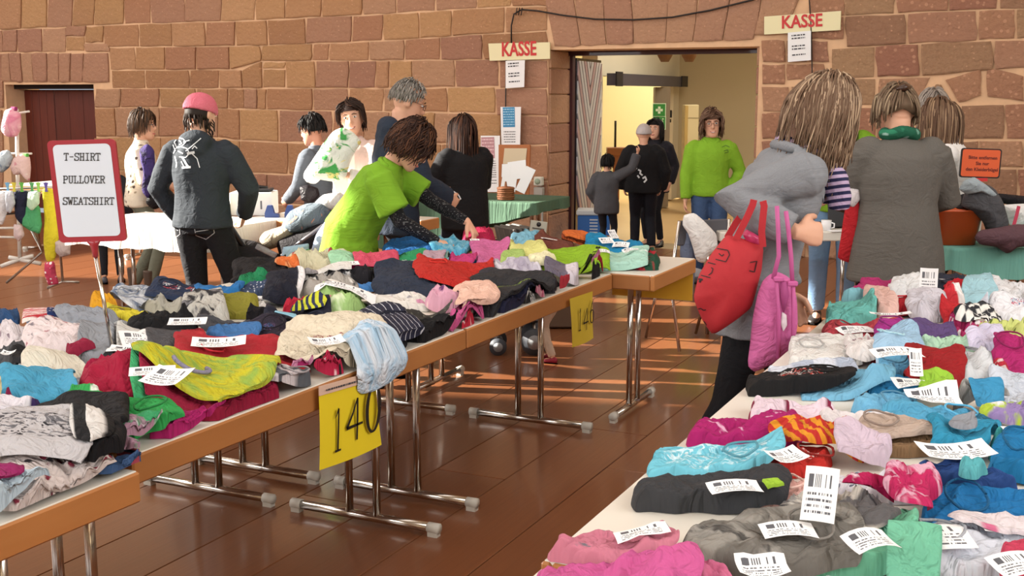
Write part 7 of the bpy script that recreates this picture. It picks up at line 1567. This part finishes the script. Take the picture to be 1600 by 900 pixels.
# -- hat stand and drying rack at the far left
dH = 8.9; q = D(28, 145, dH); e = empty('display_stand', (q.x, q.y, 0), 0, 'white stand with arms carrying baby hats at the left edge', 'stand'); WPL = plain('white_tube', 'd4cfc8', .35)
def st_(pts, r, nm, mat=WPL, dd=dH): mm = MB(); mm.tube([D(x, y, dd) for x, y in pts], r, 8); return part(mm, nm, mat, e)
st_([(26, 170), (28, 300), (31, 405)], .014, 'pole'); st_([(20, 178), (46, 174)], .008, 'arm'); st_([(0, 240), (50, 240)], .008, 'arm'); st_([(-20, 357), (26, 356)], .009, 'arm'); st_([(-20, 370), (30, 371)], .009, 'arm')
for a, b in (((31, 405), (2, 416)), ((31, 405), (64, 412)), ((31, 405), (14, 402)), ((31, 405), (52, 400))): st_([a, b], .016, 'foot')
def pl(nm, ol, dd, th, mat, lab, cat, **k): return pillow(nm, ol, dd, th, mat, lab, cat, **k)
pl('baby_hat', [(4, 190), (8, 172), (20, 168), (32, 178), (33, 200), (26, 214), (10, 214), (2, 204)], 8.8, .12, C('cf7f98', 'tie', 'e0b0b8'), 'pink baby hat hanging topmost on the white stand', 'hat')
pl('baby_hat', [(16, 262), (22, 246), (34, 240), (46, 244), (48, 262), (46, 284), (40, 280), (34, 272), (22, 274)], 8.8, .10, C('d6b8b4', 'floral', 'c98a94', 'eee4e0'), 'pale pink patterned bonnet on the middle arm of the white stand', 'hat')
pl('baby_hat', [(-6, 250), (2, 236), (14, 234), (20, 246), (14, 262), (4, 270), (-6, 268)], 8.8, .10, C('a9b4bc', 'camo', '7a8a9c', 'dcdcdc'), 'grey-blue and white baby hat at the left border', 'hat')
for (x, y, c_, lab) in ((22, 170, '8a1f5c', 'magenta clip holding the topmost pink hat'), (40, 243, '4f9a3c', 'green clip above the pale pink bonnet')): 
    p_ = D(x, y, 8.8); mm = MB(); mm.bbox((0, 0, 0), (.05, .03, .03), .006); o = mm.build('clip', plain('clip'+c_, c_, .4)); o.location = p_; tag(o, lab, 'clip')
e = empty('drying_rack', (D(70, 145, 8.5).x, D(70, 145, 8.5).y, 0), 0, 'folding metal drying rack hung with baby clothes at the left', 'rack')
for pts in ([(-20, 296), (88, 292)], [(-20, 300), (88, 298)], [(48, 358), (66, 394), (10, 442)], [(62, 300), (48, 358)], [(74, 450), (98, 440), (124, 441)], [(86, 300), (98, 440)], [(66, 394), (36, 300)]): st_(pts, .009, 'rail', STEEL, 8.5)
items = [([(-10, 300), (8, 300), (12, 330), (4, 352), (-10, 350)], 'd4d2d4', 'white baby top, first on the drying rack from the left'), ([(8, 298), (20, 298), (24, 318), (16, 334), (10, 330)], 'b9bcc4', 'pale grey baby top, second on the drying rack'), ([(22, 298), (44, 298), (44, 340), (34, 352), (24, 340)], '23263a', 'navy baby trousers on the drying rack'), ([(44, 300), (60, 298), (62, 318), (50, 330), (42, 322)], 'b4cfb4', 'pale mint baby top with a white pocket on the drying rack'), ([(38, 326), (48, 314), (62, 322), (66, 352), (62, 366), (46, 360), (34, 352)], '4f9f6a', 'green baby shorts low on the drying rack'), ([(22, 350), (34, 352), (38, 368), (30, 378), (22, 370)], 'c9b4b4', 'dusty pink small cloth under the navy trousers'), ([(66, 294), (84, 294), (88, 330), (92, 372), (86, 408), (72, 410), (68, 380), (70, 340)], 'cfc22f', 'long bright yellow scarf hanging at the end of the drying rack'), ([(70, 410), (84, 408), (88, 430), (92, 444), (76, 446), (70, 430)], 'b8405c', 'pink dotted sock hanging below the yellow scarf'), ([(86, 376), (110, 374), (110, 398), (96, 402), (86, 394)], 'b9a9a6', 'pale cloth hanging low beside the yellow scarf')]
for i, (ol, c_, lab) in enumerate(items): pl('scarf' if 'scarf' in lab else 'baby_clothing', ol, 8.42-(i % 2)*.05, .06, C(c_) if 'dotted' not in lab else C(c_, 'dots', 'f0e0e4'), lab, 'clothing', seed=i, wr=.012)
for x, c_, nm in ((34, '5ca83c', 'green'), (50, '4f9a5c', 'dark green'), (72, '5a4a9c', 'violet'), (12, '6aa0c4', 'light blue'), (22, 'c4b83a', 'yellow'), (60, '8fc45a', 'pale green')):
    p_ = D(x, 293, 8.40); mm = MB(); mm.prism([(-.01, -.03), (0, .04), (.01, -.03)], -.006, .006); mm.prism([(-.016, .035), (.016, .035), (.006, .0), (-.006, .0)], -.005, .005); o = mm.build('peg', plain('peg'+c_, c_, .4)); o.location = p_; o.rotation_euler = (0, 0, YAW); tag(o, nm+' plastic peg on the rail of the drying rack', 'peg', 'pegs on the drying rack')
